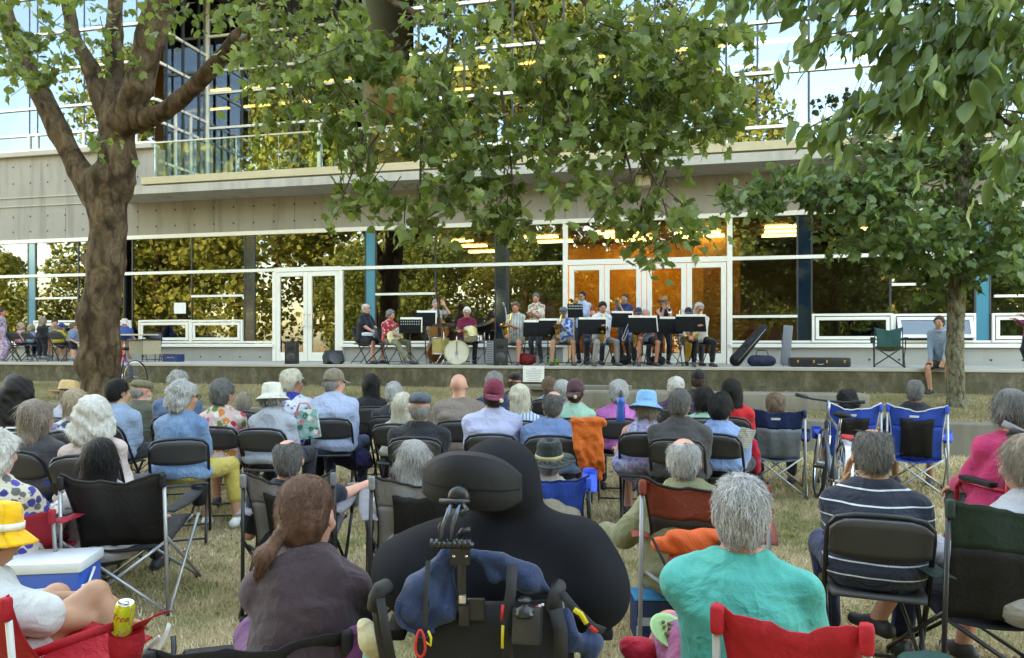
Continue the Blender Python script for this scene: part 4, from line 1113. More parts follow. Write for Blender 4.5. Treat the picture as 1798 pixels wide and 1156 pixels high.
    # ---- shirt
    if shirt is not None:
        sm = m_cloth(*shirt)
        T_ = Skin(); loose = .016*wrk
        tz = zt.copy()
        T_.loft(hip, TM, zt[1:9], (tw+loose)[1:9]+np.array([.012, .016, .014, .004, 0, 0, 0, 0]), (td+loose)[1:9]+np.array([.012, .016, .014, .004, 0, 0, 0, 0]), tyo[1:9], .03)
        for sd_ in (-1, 1):
            S_, e, wr = arm[sd_]
            if sleeve != 'none':
                T_.cone(N_-u*.028+xax*.045*sd_, S_, .046+loose*.6, ar[0]*1.05+loose*.8, .045)
            if sleeve == 'short': T_.cone(S_, S_+(e-S_)*.68, ar[0]+loose, ar[0]*.9+loose*1.6, .03)
            elif sleeve == 'long':
                T_.cone(S_, e, ar[0]+loose*.8, ar[1]+loose*1.1, .03).cone(e, wr-(wr-e)*.08, ar[1]+loose*1.1, ar[2]+loose*.7, .02)
            elif sleeve == 'half':
                T_.cone(S_, e, ar[0]+loose, ar[1]+loose*1.6, .03)
            else: T_.cone(N_-u*.03+xax*.06*sd_, S_-xax*.045*sd_, .03, .028, .03)
        if dress: # skirt over the thighs
            for sd_ in (-1, 1):
                h0, kn, ft = leg[sd_]
                T_.cone(h0, kn+(kn-h0)*.05, .105*b, .085, .08)
                if stand: T_.cone(kn, kn+(ft-kn)*.75, .10, .12, .12)
            T_.cone(leg[-1][0], leg[1][0], .11*b, .11*b, .06)
        if collar == 'collar' or collar == 'hood':
            for a in np.linspace(0, 2*PI, 11)[:-1]:
                pass
        T_.ell(N_-u*.015-yax*.02, np3(.085, .068, .050), .03, TM)
        rr = .062 if fem else .072
        ring = [N_+u*(.012 if collar != 'hood' else .02)+xax*math.cos(a)*rr+yax*(math.sin(a)*rr*.95+.008)-u*.025*(math.sin(a) > .3) for a in np.linspace(0, 2*PI, 13)]
        for a, b_ in zip(ring[:-1], ring[1:]): T_.cone(a, b_, .015 if collar != 'hood' else .022, .015 if collar != 'hood' else .022, .03)
        if collar == 'hood':
            T_.ell(N_-yax*.085-u*.045, np3(.105, .05, .085), .03, TM)
        skin_obj('shirt' if not dress else 'dress', T_, vox*(.95 if D < 9 else .9), sm, root, wr=(.0058 if D > 4 else .0072)*wrk if D < 9 else .002, wf=16 if D > 4 else 13, seed=seed)
    # ---- trousers, shorts or skirt
    if legs is not None and not hide_legs:
        T_ = Skin()
        T_.loft(hip, TM, zt[0:3]+np.array([0, 0, .03]), (tw+.012)[0:3], (td+.014)[0:3], tyo[0:3], .03)
        for sd_ in (-1, 1):
            h0, kn, ft = leg[sd_]
            if legkind == 'long': T_.cone(h0, kn, .078*b**.5+.014, .066, .04).cone(kn, ft+(kn-ft)*.10, .066, .052, .02)
            elif legkind == 'crop': T_.cone(h0, kn, .078*b**.5+.014, .066, .04).cone(kn, ft+(kn-ft)*.38, .066, .058, .02)
            elif legkind == 'shorts': T_.cone(h0, h0+(kn-h0)*shortlen, .078*b**.5+.018, .080, .04)
            elif legkind == 'skirt': T_.cone(h0, kn, .10, .085, .07).cone(kn, kn+(ft-kn)*(.6 if not stand else .8), .085, .10, .06)
        skin_obj('trousers' if legkind in ('long', 'crop') else legkind, T_, vox, m_cloth(*legs), root, wr=.003, wf=20, seed=seed+3)
    if shoes is not None and not hide_legs:
        for sd_ in (-1, 1):
            h0, kn, ft = leg[sd_]; K = Skin()
            fd = np3(.25*sd_, 1, 0); fx = (ft-kn)/np.linalg.norm(ft-kn); fd = fd-fx*(fd@fx)*.9; fd[2] = min(fd[2], 0); fd /= np.linalg.norm(fd)
            K.cone(ft-fd*.05+np3(0, 0, -.048), ft+fd*.15+np3(0, 0, -.056), .038, .030, .02).cone(ft+np3(0, 0, -.02), ft+fd*.06+np3(0, 0, -.045), .040, .036, .02)
            skin_obj('shoe', K, min(vox, .014), plain('shoe', shoes, .6), root)
    # ---- head: eyes, spectacles, hair, hat
    if abs(((yaw+hy+PI) % (2*PI))-PI) > .6:
        for q in (-1, 1):
            m = MB(); c = H((.031*q, .087, .004)); bmv = MB().lathe([(0, -.011), (.008, -.008), (.011, 0), (.008, .008), (0, .011)], 8)
            m.add(np.concatenate(bmv.v)+c, bmv.f); m.build('eye', M_EYE, root, True)
    if glasses:
        m = MB()
        for q in (-1, 1):
            pts = [H((.032*q+.023*math.cos(a), .108, -.001+.019*math.sin(a))) for a in np.linspace(0, 2*PI, 11)]
            m.tube(pts, .0028, 5, False); m.tube([H((.055*q, .107, .006)), H((.083*q, .04, .006)), H((.083*q, -.01, .002))], .0026, 5)
        m.tube([H((-.009, .109, .002)), H((.009, .109, .002))], .0025, 5)
        m.build('glasses', M_SPEC, root, True)
    if beard:
        K = Skin(); K.ell(H((0, .046, -.078)), np3(.054, .056, .042)*hcs, .01, HM).ell(H((0, .10, -.042)), np3(.03, .012, .009)*hcs, .01, HM)
        K.ell(H((0, .105, -.056)), np3(.018, .012, .006)*hcs, .004, HM, 's')
        skin_obj('beard', K, min(vox, .011), m_hair(*HC[beard]), root, wr=.002, wf=90)
    if hair and hair[0] != 'bald': make_hair(root, hair, H, HM, hcs, hcen, u, yax, xax, N_, D, hat, seed, strands, vox)
    if hat: make_hat(root, hat, H, HM, hcs, vox)
    return root
def strand_set(V, Q, dirf, n, L, w, seed=0):
    """thin tapering hair locks laid over a hair surface"""
    r = np.random.default_rng(seed+5)
    i = r.integers(0, len(Q), n); q = Q[i]
    a = V[q[:, 0]]; b = V[q[:, 1]]; c = V[q[:, 2]]
    nn = np.cross(b-a, c-a); nn /= np.linalg.norm(nn, axis=1, keepdims=True)+1e-9
    t = r.random((n, 1)); p = a*(1-t)+c*t
    d = dirf(p, nn)+r.normal(size=(n, 3))*.30
    d = d-nn*(d*nn).sum(1, keepdims=True)*.9; d /= np.linalg.norm(d, axis=1, keepdims=True)+1e-9
    s_ = np.cross(d, nn); l = L*r.uniform(.5, 1.3, (n, 1)); lift = r.uniform(.0, .14, (n, 1))
    P0 = p-nn*.002; P1 = p+d*l*.5+nn*(.002+lift*.014); P2 = p+d*l+nn*(-.001+lift*.03)
    W_ = w*r.uniform(.6, 1.4, (n, 1))
    VV = np.stack([P0-s_*W_, P0+s_*W_, P1-s_*W_*.8, P1+s_*W_*.8, P2], 1).reshape(-1, 3)
    base = np.arange(n)[:, None]*5
    L1 = (base+np.array([0, 1, 3, 2])).ravel(); 
    loops = np.concatenate([(base+np.array([[0, 1, 3, 2]])).ravel(), (base+np.array([[2, 3, 4]])).ravel()])
    sizes = np.concatenate([np.full(n, 4), np.full(n, 3)])
    return VV, loops, sizes
def make_hair(root, hair, H, HM, hcs, hcen, u, yax, xax, N_, D, hat, seed, strands, vox):
    style, col = hair[0], hair[1]; ln = hair[2] if len(hair) > 2 else None
    mat = m_hair(*HC[col]); K = Skin(); vx = min(max(.0035*D, .007), .013)
    back = HM @ np3(0, -1, 0); back[2] = 0; back /= np.linalg.norm(back)+1e-9
    lat = HM @ np3(1, 0, 0)
    wrn, wf = .002, 60
    def cap(t, low=-.07):
        K.ell(H((0, -.016, .030)), np3(.077+t, .097+t, .090+t)*hcs, .01, HM)
        K.ell(H((0, -.045, -.02)), np3(.068+t*.8, .060+t, .065+t)*hcs, .02, HM)
        K.plane(H((0, .068, .055)), HM @ np3(0, .84, -.54))
        K.plane(H((0, 0, low)), HM @ np3(0, .15, -1))
        for q in (-1, 1): K.ell(H((.084*q, .004, -.022)), np3(.022, .026, .034)*hcs, .006, HM, 's')
    if style == 'short': cap(.008)
    elif style == 'full': cap(.020, -.085); wrn = .005; wf = 45
    elif style == 'ring':
        cap(.007); K.ell(H((0, .012, .105)), np3(.056, .088, .055)*hcs, .012, HM, 's')
    elif style == 'thinring':
        cap(.005); K.ell(H((0, .04, .10)), np3(.062, .115, .052)*hcs, .03, HM, 's')
    elif style == 'curly':
        K.ell(H((0, -.02, .035)), np3(.10, .115, .105)*hcs, .02, HM).ell(H((0, -.055, -.04)), np3(.095, .085, .085)*hcs, .03, HM)
        K.plane(H((0, .062, .05)), HM @ np3(0, .85, -.5)); wrn = .009; wf = 55
    elif style in ('long', 'bob', 'curlylong', 'wavy'):
        t = .014 if style != 'curlylong' else .035
        ln = ln or (.16 if style == 'bob' else .30)
        K.ell(H((0, -.016, .032)), np3(.078+t, .098+t, .090+t)*hcs, .01, HM)
        K.plane(H((0, .066, .05)), HM @ np3(0, .82, -.56))
        K2 = K; a = H((0, -.055, 0)); w0 = .082+t
        MM = np.stack([lat, -back, np3(0, 0, 1)], 1)
        n_ = 5; zs = np.linspace(-ln, 0.02, n_)
        drop = np.linspace(0, 1, n_)
        if style == 'bob': wd = [w0*.86, w0*1.02, w0*1.05, w0, w0*.92]; dp = [.035, .055, .062, .066, .06]
        elif style == 'curlylong': wd = [w0*.75, w0*1.1, w0*1.25, w0*1.2, w0]; dp = [.05, .07, .085, .085, .07]
        else: wd = [w0*.55, w0*.82, w0*.98, w0, w0*.95]; dp = [.022, .036, .046, .058, .058]
        yo = [-.03 if style != 'bob' else 0, -.025 if style != 'bob' else 0, -.012, 0, 0]
        K.loft(a, MM, zs, wd, dp, yo, .03)
        for q in (-1, 1): K.cone(H((.070*q, -.005, .0)), H((.072*q, -.015, 0))-np3(0, 0, ln*.55), .024+t*.5, .018, .02)
        if style == 'curlylong': wrn = .011; wf = 42
        if style == 'wavy': wrn = .006; wf = 32
    elif style == 'pony':
        K.ell(H((0, -.016, .030)), np3(.088, .108, .100)*hcs, .01, HM); K.ell(H((0, -.05, -.03)), np3(.078, .066, .075)*hcs, .03, HM)
        K.plane(H((0, .070, .05)), HM @ np3(0, .84, -.54)); K.plane(H((0, 0, -.10)), HM @ np3(0, .1, -1))
        a = H((-.035, -.115, -.06)); K.cone(H((-.01, -.08, -.03)), a, .040, .016, .02); K.cone(a, a+back*.035+np3(-.030, 0, -.05), .018, .030, .01); K.cone(a+back*.035+np3(-.030, 0, -.05), a+back*.03+np3(-.048, 0, -.115), .030, .010, .01)
    if hat: K.plane(H((0, 0, .012)), HM @ np3(0, 0, 1))
    V, Q = K.mesh(vx, max(wrn, .004) if D > 10 else wrn, wf, seed)
    if len(Q) == 0: return
    # keep hair out of a hat's way
    n = strands if strands is not None else int(np.clip(7800/D**1.25, 150, 4200))
    crown = H((0, -.035, .10)); dn = HM @ np3(0, -.15, -1)
    longish = style in ('long', 'bob', 'curlylong', 'wavy')
    def dirf(p, nn):
        if longish or style == 'pony':
            d = np.tile(np3(0, 0, -1), (len(p), 1))+.35*(p-crown)
            if style == 'pony':
                tgt = H((-.035, -.115, -.06)); w_ = tgt-p; d = w_/(np.linalg.norm(w_, axis=1, keepdims=True)+1e-6); low = p[:, 2] < tgt[2]-.01; d[low] = np3(-.25, 0, -1)
            return d
        d = p-crown; d /= np.linalg.norm(d, axis=1, keepdims=True)+1e-9
        return d+dn*.35
    L = .036 if not longish else .10
    if style in ('curly', 'curlylong'): L = .035
    if D > 10: n = 0
    ex = []
    loops = Q.ravel(); sizes = np.full(len(Q), 4)
    if n:
        V2, L2, S2 = strand_set(V, Q, dirf, n, L, (.0006+.00028*D)*(.8 if longish else 1), seed)
        loops = np.concatenate([loops, L2+len(V)]); V = np.concatenate([V, V2]); sizes = np.concatenate([sizes, S2])
    fast_mesh('hair', V, loops, sizes, mat, root, True)
    if style == 'pony':
        m = MB(); c = H((-.035, -.112, -.058)); m.tube([c+(lat*math.cos(a)+np3(0, 0, 1)*math.sin(a)*.8)*.021+back*.005 for a in np.linspace(0, 2*PI, 13)], .006, 6, False); m.build('hair_tie', M_BLK, root, True)
def make_hat(root, hat, H, HM, hcs, vox):
    kind, col = hat[0], hat[1]; tilt = hat[2] if len(hat) > 2 else 0.0
    mat = m_cloth('plain', [col]) if kind != 'straw' else m_straw(col)
    M = HM @ rotm((tilt, 0, 0)); o = H((0, -.012, .03))
    def put(m, name, mt, th=0):
        v = np.concatenate(m.v) @ M.T+o; return mesh_obj(name, v, m.f, mt, root, True)
    R0x, R0y = .087*hcs, .108*hcs; n = 28
    def ring(sx_, sy_, z, wav=0.0): return [(math.cos(t)*sx_, math.sin(t)*sy_, z+wav*math.sin(2*t+.6)) for t in np.linspace(0, 2*PI, n, False)]
    def skinof(rings, thick=.003):
        G = np.array(rings+[]); G = np.concatenate([G, G[:, :1]], 1); return MB().grid(G[::-1], thick)
    if kind in ('cap', 'capback'):
        rg = [ring(R0x*k, R0y*k, z) for k, z in ((.02, .108), (.35, .104), (.66, .088), (.87, .060), (.98, .020), (1.0, -.015))]
        put(skinof(rg), 'crown', mat)
        sgn = 1 if kind == 'cap' else -1
        G = []
        for v in np.linspace(0, 1, 5):
            row = []
            for t in np.linspace(-1.0, 1.0, 13):
                x = math.sin(t)*R0x*(1-.05*v)*1.02; y = math.cos(t)*R0y*.98+v*.078*math.cos(t*.9)
                row.append((x, sgn*y, -.012-.012*v-.10*x*x*8*v*.3-.02*v))
            G.append(row)
        G = np.array(G); m = MB().grid(G if sgn < 0 else G[::-1], .003); put(m, 'visor', mat if len(hat) < 4 else m_cloth('plain', [hat[3]]))
        b = MB().lathe([(.001, 0), (.007, -.001), (.008, -.005)], 8, (0, 0, .113)); put(b, 'button', mat)
        if kind == 'capback':
            b = MB().lathe([(.001, .001), (.017, .001), (.018, 0)], 14, (.045, -.165, -.042), (R(65), 0, 0)); put(b, 'sticker', plain('gold sticker', (.5, .42, .3), .4))
    elif kind in ('bucket', 'straw', 'brim'):
        ch = {'bucket': .088, 'straw': .112, 'brim': .10}[kind]; bw = {'bucket': .055, 'straw': .075, 'brim': .075}[kind]; dr = {'bucket': -.045, 'straw': .008, 'brim': -.012}[kind]
        rg = [ring(R0x*k, R0y*k, z) for k, z in ((.02, ch-.004), (.5, ch), (.80, ch-.006), (.93, ch-.03), (1.0, .0), (1.02, -.016))]
        if kind == 'straw' or kind == 'brim': rg[0] = ring(R0x*.02, R0y*.02, ch-.022)
        for v in np.linspace(.25, 1, 4): rg.append(ring(R0x*1.02+bw*v, R0y*1.02+bw*v, -.016+dr*v-(.010 if kind != 'bucket' else .0)*math.sin(v*3), .010*v if kind != 'bucket' else .004*v))
        put(skinof(rg, .004), 'hat', mat)
        if len(hat) > 3 and hat[3] is not None:
            rg = [ring(R0x*1.03, R0y*1.03, -.012), ring(R0x*1.012, R0y*1.012, .014)]; put(skinof(rg, .002), 'hat_band', plain('hat band', hat[3], .7))
    elif kind == 'flat':
        rg = [ring(R0x*k, R0y*k+.01*k, z+dz) for k, z, dz in ((.02, .092, 0), (.5, .090, 0), (.88, .070, 0), (1.04, .040, 0), (1.0, .008, 0))]
        put(skinof(rg), 'crown', mat)
        G = [[(math.sin(t)*R0x*.95, math.cos(t)*R0y*.97+v*.045*math.cos(t), .010-.02*v) for t in np.linspace(-.95, .95, 11)] for v in np.linspace(0, 1, 4)]
        put(MB().grid(np.array(G)[::-1], .004), 'visor', mat)
def m_straw(col):
    n = N('woven straw'); v = n.voro(120, n.co((1, 1, 1))); f = n.noise(8)
    n.set(n.mix(n.math('MULTIPLY', v.outputs['Distance'], .9), tuple(min(1, x*1.15) for x in col), tuple(x*.6 for x in col)), .7); n.bump(v.outputs['Distance'], .5, .003); return n.m
# ------------------------------------------------------------------ chairs
M_TUBE = plain('black enamel tube', (.012, .012, .014), .35); M_CHPL = plain('charcoal chair plastic', (.048, .049, .053), .55, var=.2)
M_STEEL = plain('silver tube', (.42, .43, .45), .38, .6); M_GREYTUBE = plain('grey tube', (.22, .22, .23), .4, .5)
M_SHOEBLK = plain('black rubber', (.02, .02, .02), .8)
def folding_chair():
    r = thing('folding_chair', 'x', 'chair')
    W = .208
    m = MB(); arch = [(-W, .25, 0.0), (-W*.99, .10, .26), (-W*.97, -.10, .56), (-W*.96, -.185, .70), (-W*.93, -.215, .745), (-W*.80, -.232, .782), (-W*.45, -.240, .797), (0, -.242, .80), (W*.45, -.240, .797), (W*.80, -.232, .782), (W*.93, -.215, .745), (W*.96, -.185, .70), (W*.97, -.10, .56), (W*.99, .10, .26), (W, .25, 0)]
    m.tube(arch, .0115, 8); m.build('frame', M_TUBE, r, True)
    for q in (-1, 1):
        m = MB(); m.tube([(q*.18, .17, .43), (q*.183, -.02, .22), (q*.185, -.25, 0)], .0105, 8); m.build('leg', M_TUBE, r, True)
    m = MB(); m.tube([(-.185, -.20, .045), (.185, -.20, .045)], .008, 6); m.build('crossbar', M_TUBE, r, True)
    m = MB(); m.tube([(-W, .215, .06), (W, .215, .06)], .008, 6); m.build('crossbar', M_TUBE, r, True)
    G = []
    for v in np.linspace(0, 1, 6):
        row = []
        for t in np.linspace(-1, 1, 15):
            z = .605+.182*v-(.045*abs(t)**5*v)+(.022*abs(t)**4)*(1-v)
            row.append((t*W*.93, -.150-.09*v-.022*(1-t*t), z))
        G.append(row)
    m = MB().grid(np.array(G)[:, ::-1], .014); m.build('backrest', M_CHPL, r, True)
    G = []
    for v in np.linspace(-1, 1, 9):
        G.append([(t*.19*(1-.06*abs(v)**4), v*.195+.03, .452-.018*(1-t*t)*(1-v*v)-.02*max(0, v)**3) for t in np.linspace(-1, 1, 11)])
    m = MB().grid(np.array(G), .02); m.build('seat', M_CHPL, r, True)
    return r
FC = None
def place_fchair(x, y, z, yaw, label, group='black folding chairs of the audience'):
    global FC
    if FC is None: FC = folding_chair(); o = FC
    else: o = copy_tree(FC)
    o.location = (x, y, z); o.rotation_euler = (0, 0, -yaw); o['label'] = label; o['group'] = group; return o
def m_fabric(c, name='chair fabric'):
    key = ('fab', tuple(c), name)
    if key in MATS: return MATS[key]
    n = N(name); co = n.co(); f = n.noise(5, 4, .65, co, 1.0); g = n.noise(260, 2, .5, co)
    n.set(n.mix(f, tuple(x*.75 for x in c), tuple(min(1, x*1.2) for x in c)), .68, spec=.3)
    n.bump(n.math('ADD', f, n.math('MULTIPLY', g, .05)), .6, .03); MATS[key] = n.m; return n.m
def camp_chair(label, x, y, z=0.0, yaw=0.0, c1=(.02, .02, .02), c2=None, trim=None, frame=None, h=.88, w=.27, arms=True, cup=1, sag=.05, legs=True, mesh_panel=None, open_top=0, group=None, logo=False):
    r = thing('camp_chair', label, 'camping chair', (x, y, z), -yaw, group)
    fr = frame or M_GREYTUBE; F1 = m_fabric(c1); F2 = m_fabric(c2 or c1, 'second chair fabric'); TR = m_fabric(trim or tuple(q*.4 for q in c1), 'chair trim')
    yt, yb = -.40, -.20     # top and bottom of the back
    def S(t, v):
        xx = t*(w*(.88+.12*v**1.5) - .015*math.sin(PI*v)); 
        yy = yb+(yt-yb)*v-.055*math.sin(PI*min(1, v*1.05))*(1-t*t)+.006*math.sin(9*t+3*v)+.010*math.sin(5*t*v+2)
        zz_ = .36+(h-.36)*v-(sag+.02)*(1-abs(t)**1.7)*v**3-.007*math.sin(7*t+len(label))*v-.003*math.sin(19*t+3*v)
        return (xx, yy, zz_)
    def patch(v0, v1, name, mat, t0=-1, t1=1, off=0):
        G = np.array([[S(t, v) for t in np.linspace(t0, t1, 17)] for v in np.linspace(v0, v1, 9)]); G[..., 1] -= off
        return MB().grid(G[:, ::-1], .004).build(name, mat, r, True)
    if mesh_panel:
        patch(.62, 1, 'backrest', F1); patch(0, .618, 'lower_back', F2)
    else: patch(0, 1, 'backrest', F1)
    if mesh_panel == 'inset':
        patch(.04, .78, 'mesh_panel', m_fabric((.012, .012, .013), 'black mesh'), -.62, .62, .009)
    if trim is not None:
        m = MB(); m.tube([S(t, 1.0) for t in np.linspace(-1, 1, 17)], .007, 6); m.build('trim', TR, r, True)
        for q in (-1, 1):
            m = MB(); m.tube([S(q, v) for v in np.linspace(0, 1, 9)], .006, 6); m.build('trim', TR, r, True)
    for q in (-1, 1):   # corner pockets that slip over the poles
        m = MB(); m.box((q*w*.985, yt-.006, h-.045), (.034, .034, .075), (0, 0, 0), .012); m.build('corner_pocket', F1, r, True)
    if logo:
        m = MB(); a = S(-.12, .86); b = S(.12, .86); m.box(((a[0]+b[0])/2, a[1]-.012, a[2]), (.13, .004, .022), (.2, 0, 0), .002); m.build('logo_patch', plain('white print', (.7, .7, .7), .6), r)
    G = []
    for v in np.linspace(0, 1, 8):
        G.append([(t*(w*.88+.02*v), yb+.44*v, .36+.07*v-.05*(1-t*t)*math.sin(PI*min(1, .25+v*.75))) for t in np.linspace(-1, 1, 11)])
    MB().grid(np.array(G), .006).build('seat', F2 if c2 else F1, r, True)
    R_ = .0105
    for q in (-1, 1):
        m = MB(); m.tube([(q*w, yt, h-.06), (q*w*1.02, yt+.02, .40), (q*w*1.04, yt+.03, .02)], R_, 8); m.build('rear_pole', fr, r, True)
        m = MB(); m.tube([(q*w*1.08, yt+.03, .03), (q*w*1.12, .25, .43), (q*w*1.14, .27, .47)], R_*.9, 8); m.build('side_pole', fr, r, True)
        m = MB(); m.tube([(q*w*1.08, .30, .03), (q*w*1.02, yt+.02, .44)], R_*.9, 8); m.build('side_pole', fr, r, True)
        for fy in (yt+.03, .30):
            m = MB(); m.lathe([(.001, 0), (.022, 0), (.019, .028), (.001, .032)], 10, (q*w*1.05, fy, 0)); m.build('foot', M_SHOEBLK, r, True)
        if arms:
            m = MB(); m.tube([(q*w*1.12, .25, .43), (q*w*1.14, .27, .60)], R_, 8); m.build('arm_post', fr, r, True)
            G = []
            for v in np.linspace(0, 1, 9):
                cw = .040+.012*math.sin(PI*v); yy = yt+.01+(.70)*v
                G.append([(q*(w*1.02+.035*v)+t*cw, yy, .585+.03*v-.022*math.sin(PI*v)-.006*t*t) for t in np.linspace(-1, 1, 5)])
            MB().grid(np.array(G), .006).build('armrest', F1, r, True)
            if cup and (cup == 2 or q == 1):
                m = MB(); m.lathe([(.048, .03), (.046, -.02), (.040, -.09), (.02, -.10), (.001, -.10)], 14, (q*(w*1.02+.04), .20, .585)); m.build('cup_holder', F1, r, True)
    for (a, b) in (((-w, yt+.03, .02), (w*.95, yt+.08, .40)), ((w, yt+.03, .03), (-w*.95, yt+.07, .40)), ((-w*1.05, .30, .02), (w, .24, .42)), ((w*1.05, .29, .03), (-w, .25, .42))):
        m = MB(); m.tube([a, b], R_*.9, 8); m.build('cross_brace', fr, r, True)
    return r
def under(root, dy=0.0):
    """where the seat of a person stands"""
    return root.location.x, root.location.y, root.location.z
# ------------------------------------------------------------------ the audience, left to right, from the stage back towards the camera
Wt = (.70, .70, .68)
def C_(*c): return ('plain', [tuple(c)])
JN = ('denim', [(.045, .075, .16), (.12, .18, .30)]); DKT = C_(.03, .032, .04); KH = C_(.26, .22, .15)
def seat_on(kind, p, who, yaw=None, **k):
    x, y, z = under(p); ya = yaw if yaw is not None else -p.rotation_euler.z
    if kind == 'f': return place_fchair(x, y, z, ya, 'black folding chair under '+who)
    if 'at' in k:      # the middle of the chair back stands at this photo column and depth
        bp_, bd = k.pop('at'); t_ = P(bp_, HY, bd); x = t_.x-(-.40)*math.sin(ya); y = bd+.40*math.cos(ya)
    return camp_chair(k.pop('label'), x, y, z, ya, **k)
def aud(label, who, at, **k):
    ch = k.pop('chair', 'f'); cy = k.pop('cyaw', None); ck = k.pop('ck', {})
    k.setdefault('head', (rnd.uniform(-.22, .22), rnd.uniform(-.05, .12), rnd.uniform(-.10, .10))); k.setdefault('legs', DKT); k.setdefault('shoes', (.03, .03, .035)); k.setdefault('group', 'seated listeners')
    if ch == 'c': k.setdefault('seat', .34)
    k.setdefault('radial', True)
    p = person(label, at, **k)
    if cy is not None: cy = cy+math.atan((at[0]-CX)/FPX)*.9
    if ch == 'f': seat_on('f', p, who, cy)
    elif ch == 'c': seat_on('c', p, who, cy, **ck)
    return p
UP = .42
aud('woman with big black curly hair in a black and white striped top', 'the woman with big black curls', (30, 666, 6.0), yaw=.1, hair=('curlylong', 'black', .30), fem=True, shirt=('stripe_h', [(.015, .015, .02), (.7, .7, .7), (26, .35)]))
aud('woman with ash blond shoulder length hair in a charcoal sweater and blue skirt', 'the ash blond woman in charcoal', (66, 704, 5.1), yaw=.55, head=(.2, 0, 0), hair=('wavy', 'ashbrown', .20), fem=True, shirt=C_(.065, .062, .068), legs=C_(.03, .06, .28), legkind='skirt', bulk=1.1)
aud('person in a tan straw hat with black band and pale lilac shirt', 'the person in the straw hat', (122, 672, 7.3), yaw=.5, lean=.2, hair=('short', 'grey'), hat=('straw', (.55, .36, .16), -.25, (.01, .01, .01)), shirt=C_(.46, .48, .62))
aud('woman with short wavy dark blond hair in a white floral top', 'the woman with wavy dark blond hair', (132, 684, 6.2), yaw=.1, hair=('wavy', 'blond', .10), fem=True, shirt=('floral', [(.62, .62, .66), (.05, .06, .12), (.2, .2, .3)]), sleeve='short', skin='pink')
aud('woman with curly white hair in a pale pink cardigan leaning to the right', 'the woman in the pale pink cardigan', (163, 703, 4.9), yaw=.25, side=-.10, hair=('curlylong', 'white', .16), fem=True, shirt=C_(.50, .40, .38), bulk=1.2)
aud('young man with short black hair in a light blue grey shirt turned right', 'the young man in light blue grey', (208, 666, 6.7), yaw=.45, head=(.5, .05, 0), lean=.15, hair=('short', 'black'), skin='asian', shirt=('denim', [(.22, .30, .42), (.32, .40, .50)]))
aud('bearded man in an olive flat cap and olive jacket facing right', 'x', (250, 668, 8.2), yaw=.7, head=(.6, .15, 0), hair=('ring', 'grey'), beard='white', skin='pink', hat=('flat', (.16, .15, .09)), shirt=C_(.11, .11, .08), chair='c', ck=dict(label='dark green camping chair behind the man in the flat cap', c1=(.02, .05, .03), h=.84))
aud('grey haired man in a slate blue pullover left of the denim jacket woman', 'the grey haired man in slate blue', (313, 653, 7.4), yaw=.1, hair=('full', 'grey'), shirt=C_(.075, .12, .22), bulk=1.1)
dj = aud('woman with curly grey hair and glasses in a denim jacket and yellow trousers', 'the woman in the denim jacket', (322, 671, 5.7), yaw=.35, head=(.75, 0, 0), hair=('curly', 'silver'), fem=True, glasses=True, skin='tan', shirt=('denim', [(.09, .17, .30), (.22, .34, .50)]), legs=C_(.50, .38, .09), legkind='crop', shoes=(.6, .6, .58), bulk=1.1, wrk=1.5, feet=[(.05, .40, .09), (.30, .38, .09)], cyaw=.0, handdir=None)
aud('woman with short grey brown hair in a red, pink and white flowered dress', 'the woman in the flowered dress', (391, 668, 6.5), yaw=.25, head=(.4, 0, 0), hair=('full', 'dkgrey'), fem=True, skin='pink', shirt=('floral', [(.62, .45, .42), (.55, .03, .06), (.60, .20, .04), (.10, .22, .06), (.60, .08, .22), (.7, .6, .55)], .85, 1.2), sleeve='short', dress=True, legs=None, legkind='skirt')
aud('person in a pale blue shirt half hidden behind the flowered dress', 'the half hidden person in pale blue', (428, 690, 7.9), yaw=.2, hair=('short', 'ashbrown'), shirt=C_(.26, .34, .48))
aud('dark haired woman slumped low in the big black camping chair', 'x', (176, 773, 4.3), yaw=.15, seat=.24, hair=('long', 'black', .30), fem=True, skin='pink', shirt=C_(.45, .42, .42), sleeve='short', lean=-.12, cyaw=.28, hands=[(-.2, .22, .42), (.30, .20, .42)], feet=[(-.12, .52, .09), (.22, .55, .09)],
    chair='c', ck=dict(label='big black camping chair with silver poles, second row from the camera', c1=(.014, .014, .016), frame=M_STEEL, h=.80, w=.26, sag=.035, trim=(.02, .02, .02), at=(198, 4.0)))
aud('woman with white wavy hair in a navy and cream flowered robe at the left edge', 'x', (-6, 758, 3.9), yaw=.35, hair=('curly', 'white'), fem=True, skin='pink', shirt=('floral', [(.55, .50, .40), (.04, .04, .22), (.06, .06, .30), (.10, .10, .10), (.03, .03, .16)], .85, 1.6), sleeve='half', dress=True, legs=None, hands=[(-.1, .35, .55), (.18, .34, .55)], chair='c', ck=dict(label='low red camping chair under the flowered robe', c1=(.35, .015, .03), h=.66, at=(-10, 3.75)))
aud('man with thinning grey hair in a navy T-shirt, arm up', 'x', (506, 771, 4.25), yaw=.15, seat=.24, hair=('ring', 'dkgrey'), skin='pink', shirt=C_(.014, .018, .03), sleeve='short', lean=-.06, hands=[(-.2, .2, .5), (.42, .34, .62)],
    chair='c', ck=dict(label='grey camping chair with black mesh panel behind the ponytail woman', c1=(.17, .165, .18), c2=(.17, .165, .18), trim=(.015, .015, .016), frame=M_TUBE, h=.81, w=.24, mesh_panel='inset', cup=1, at=(507, 4.0)))
aud('person in a white sun hat and pale grey hooded sweater', 'the person in the white sun hat', (479, 672, 6.4), yaw=.35, hair=('bob', 'grey', .06), fem=True, hat=('bucket', (.60, .58, .50), -.05), shirt=C_(.36, .38, .44), collar='hood', bulk=1.15, wrk=1.3)
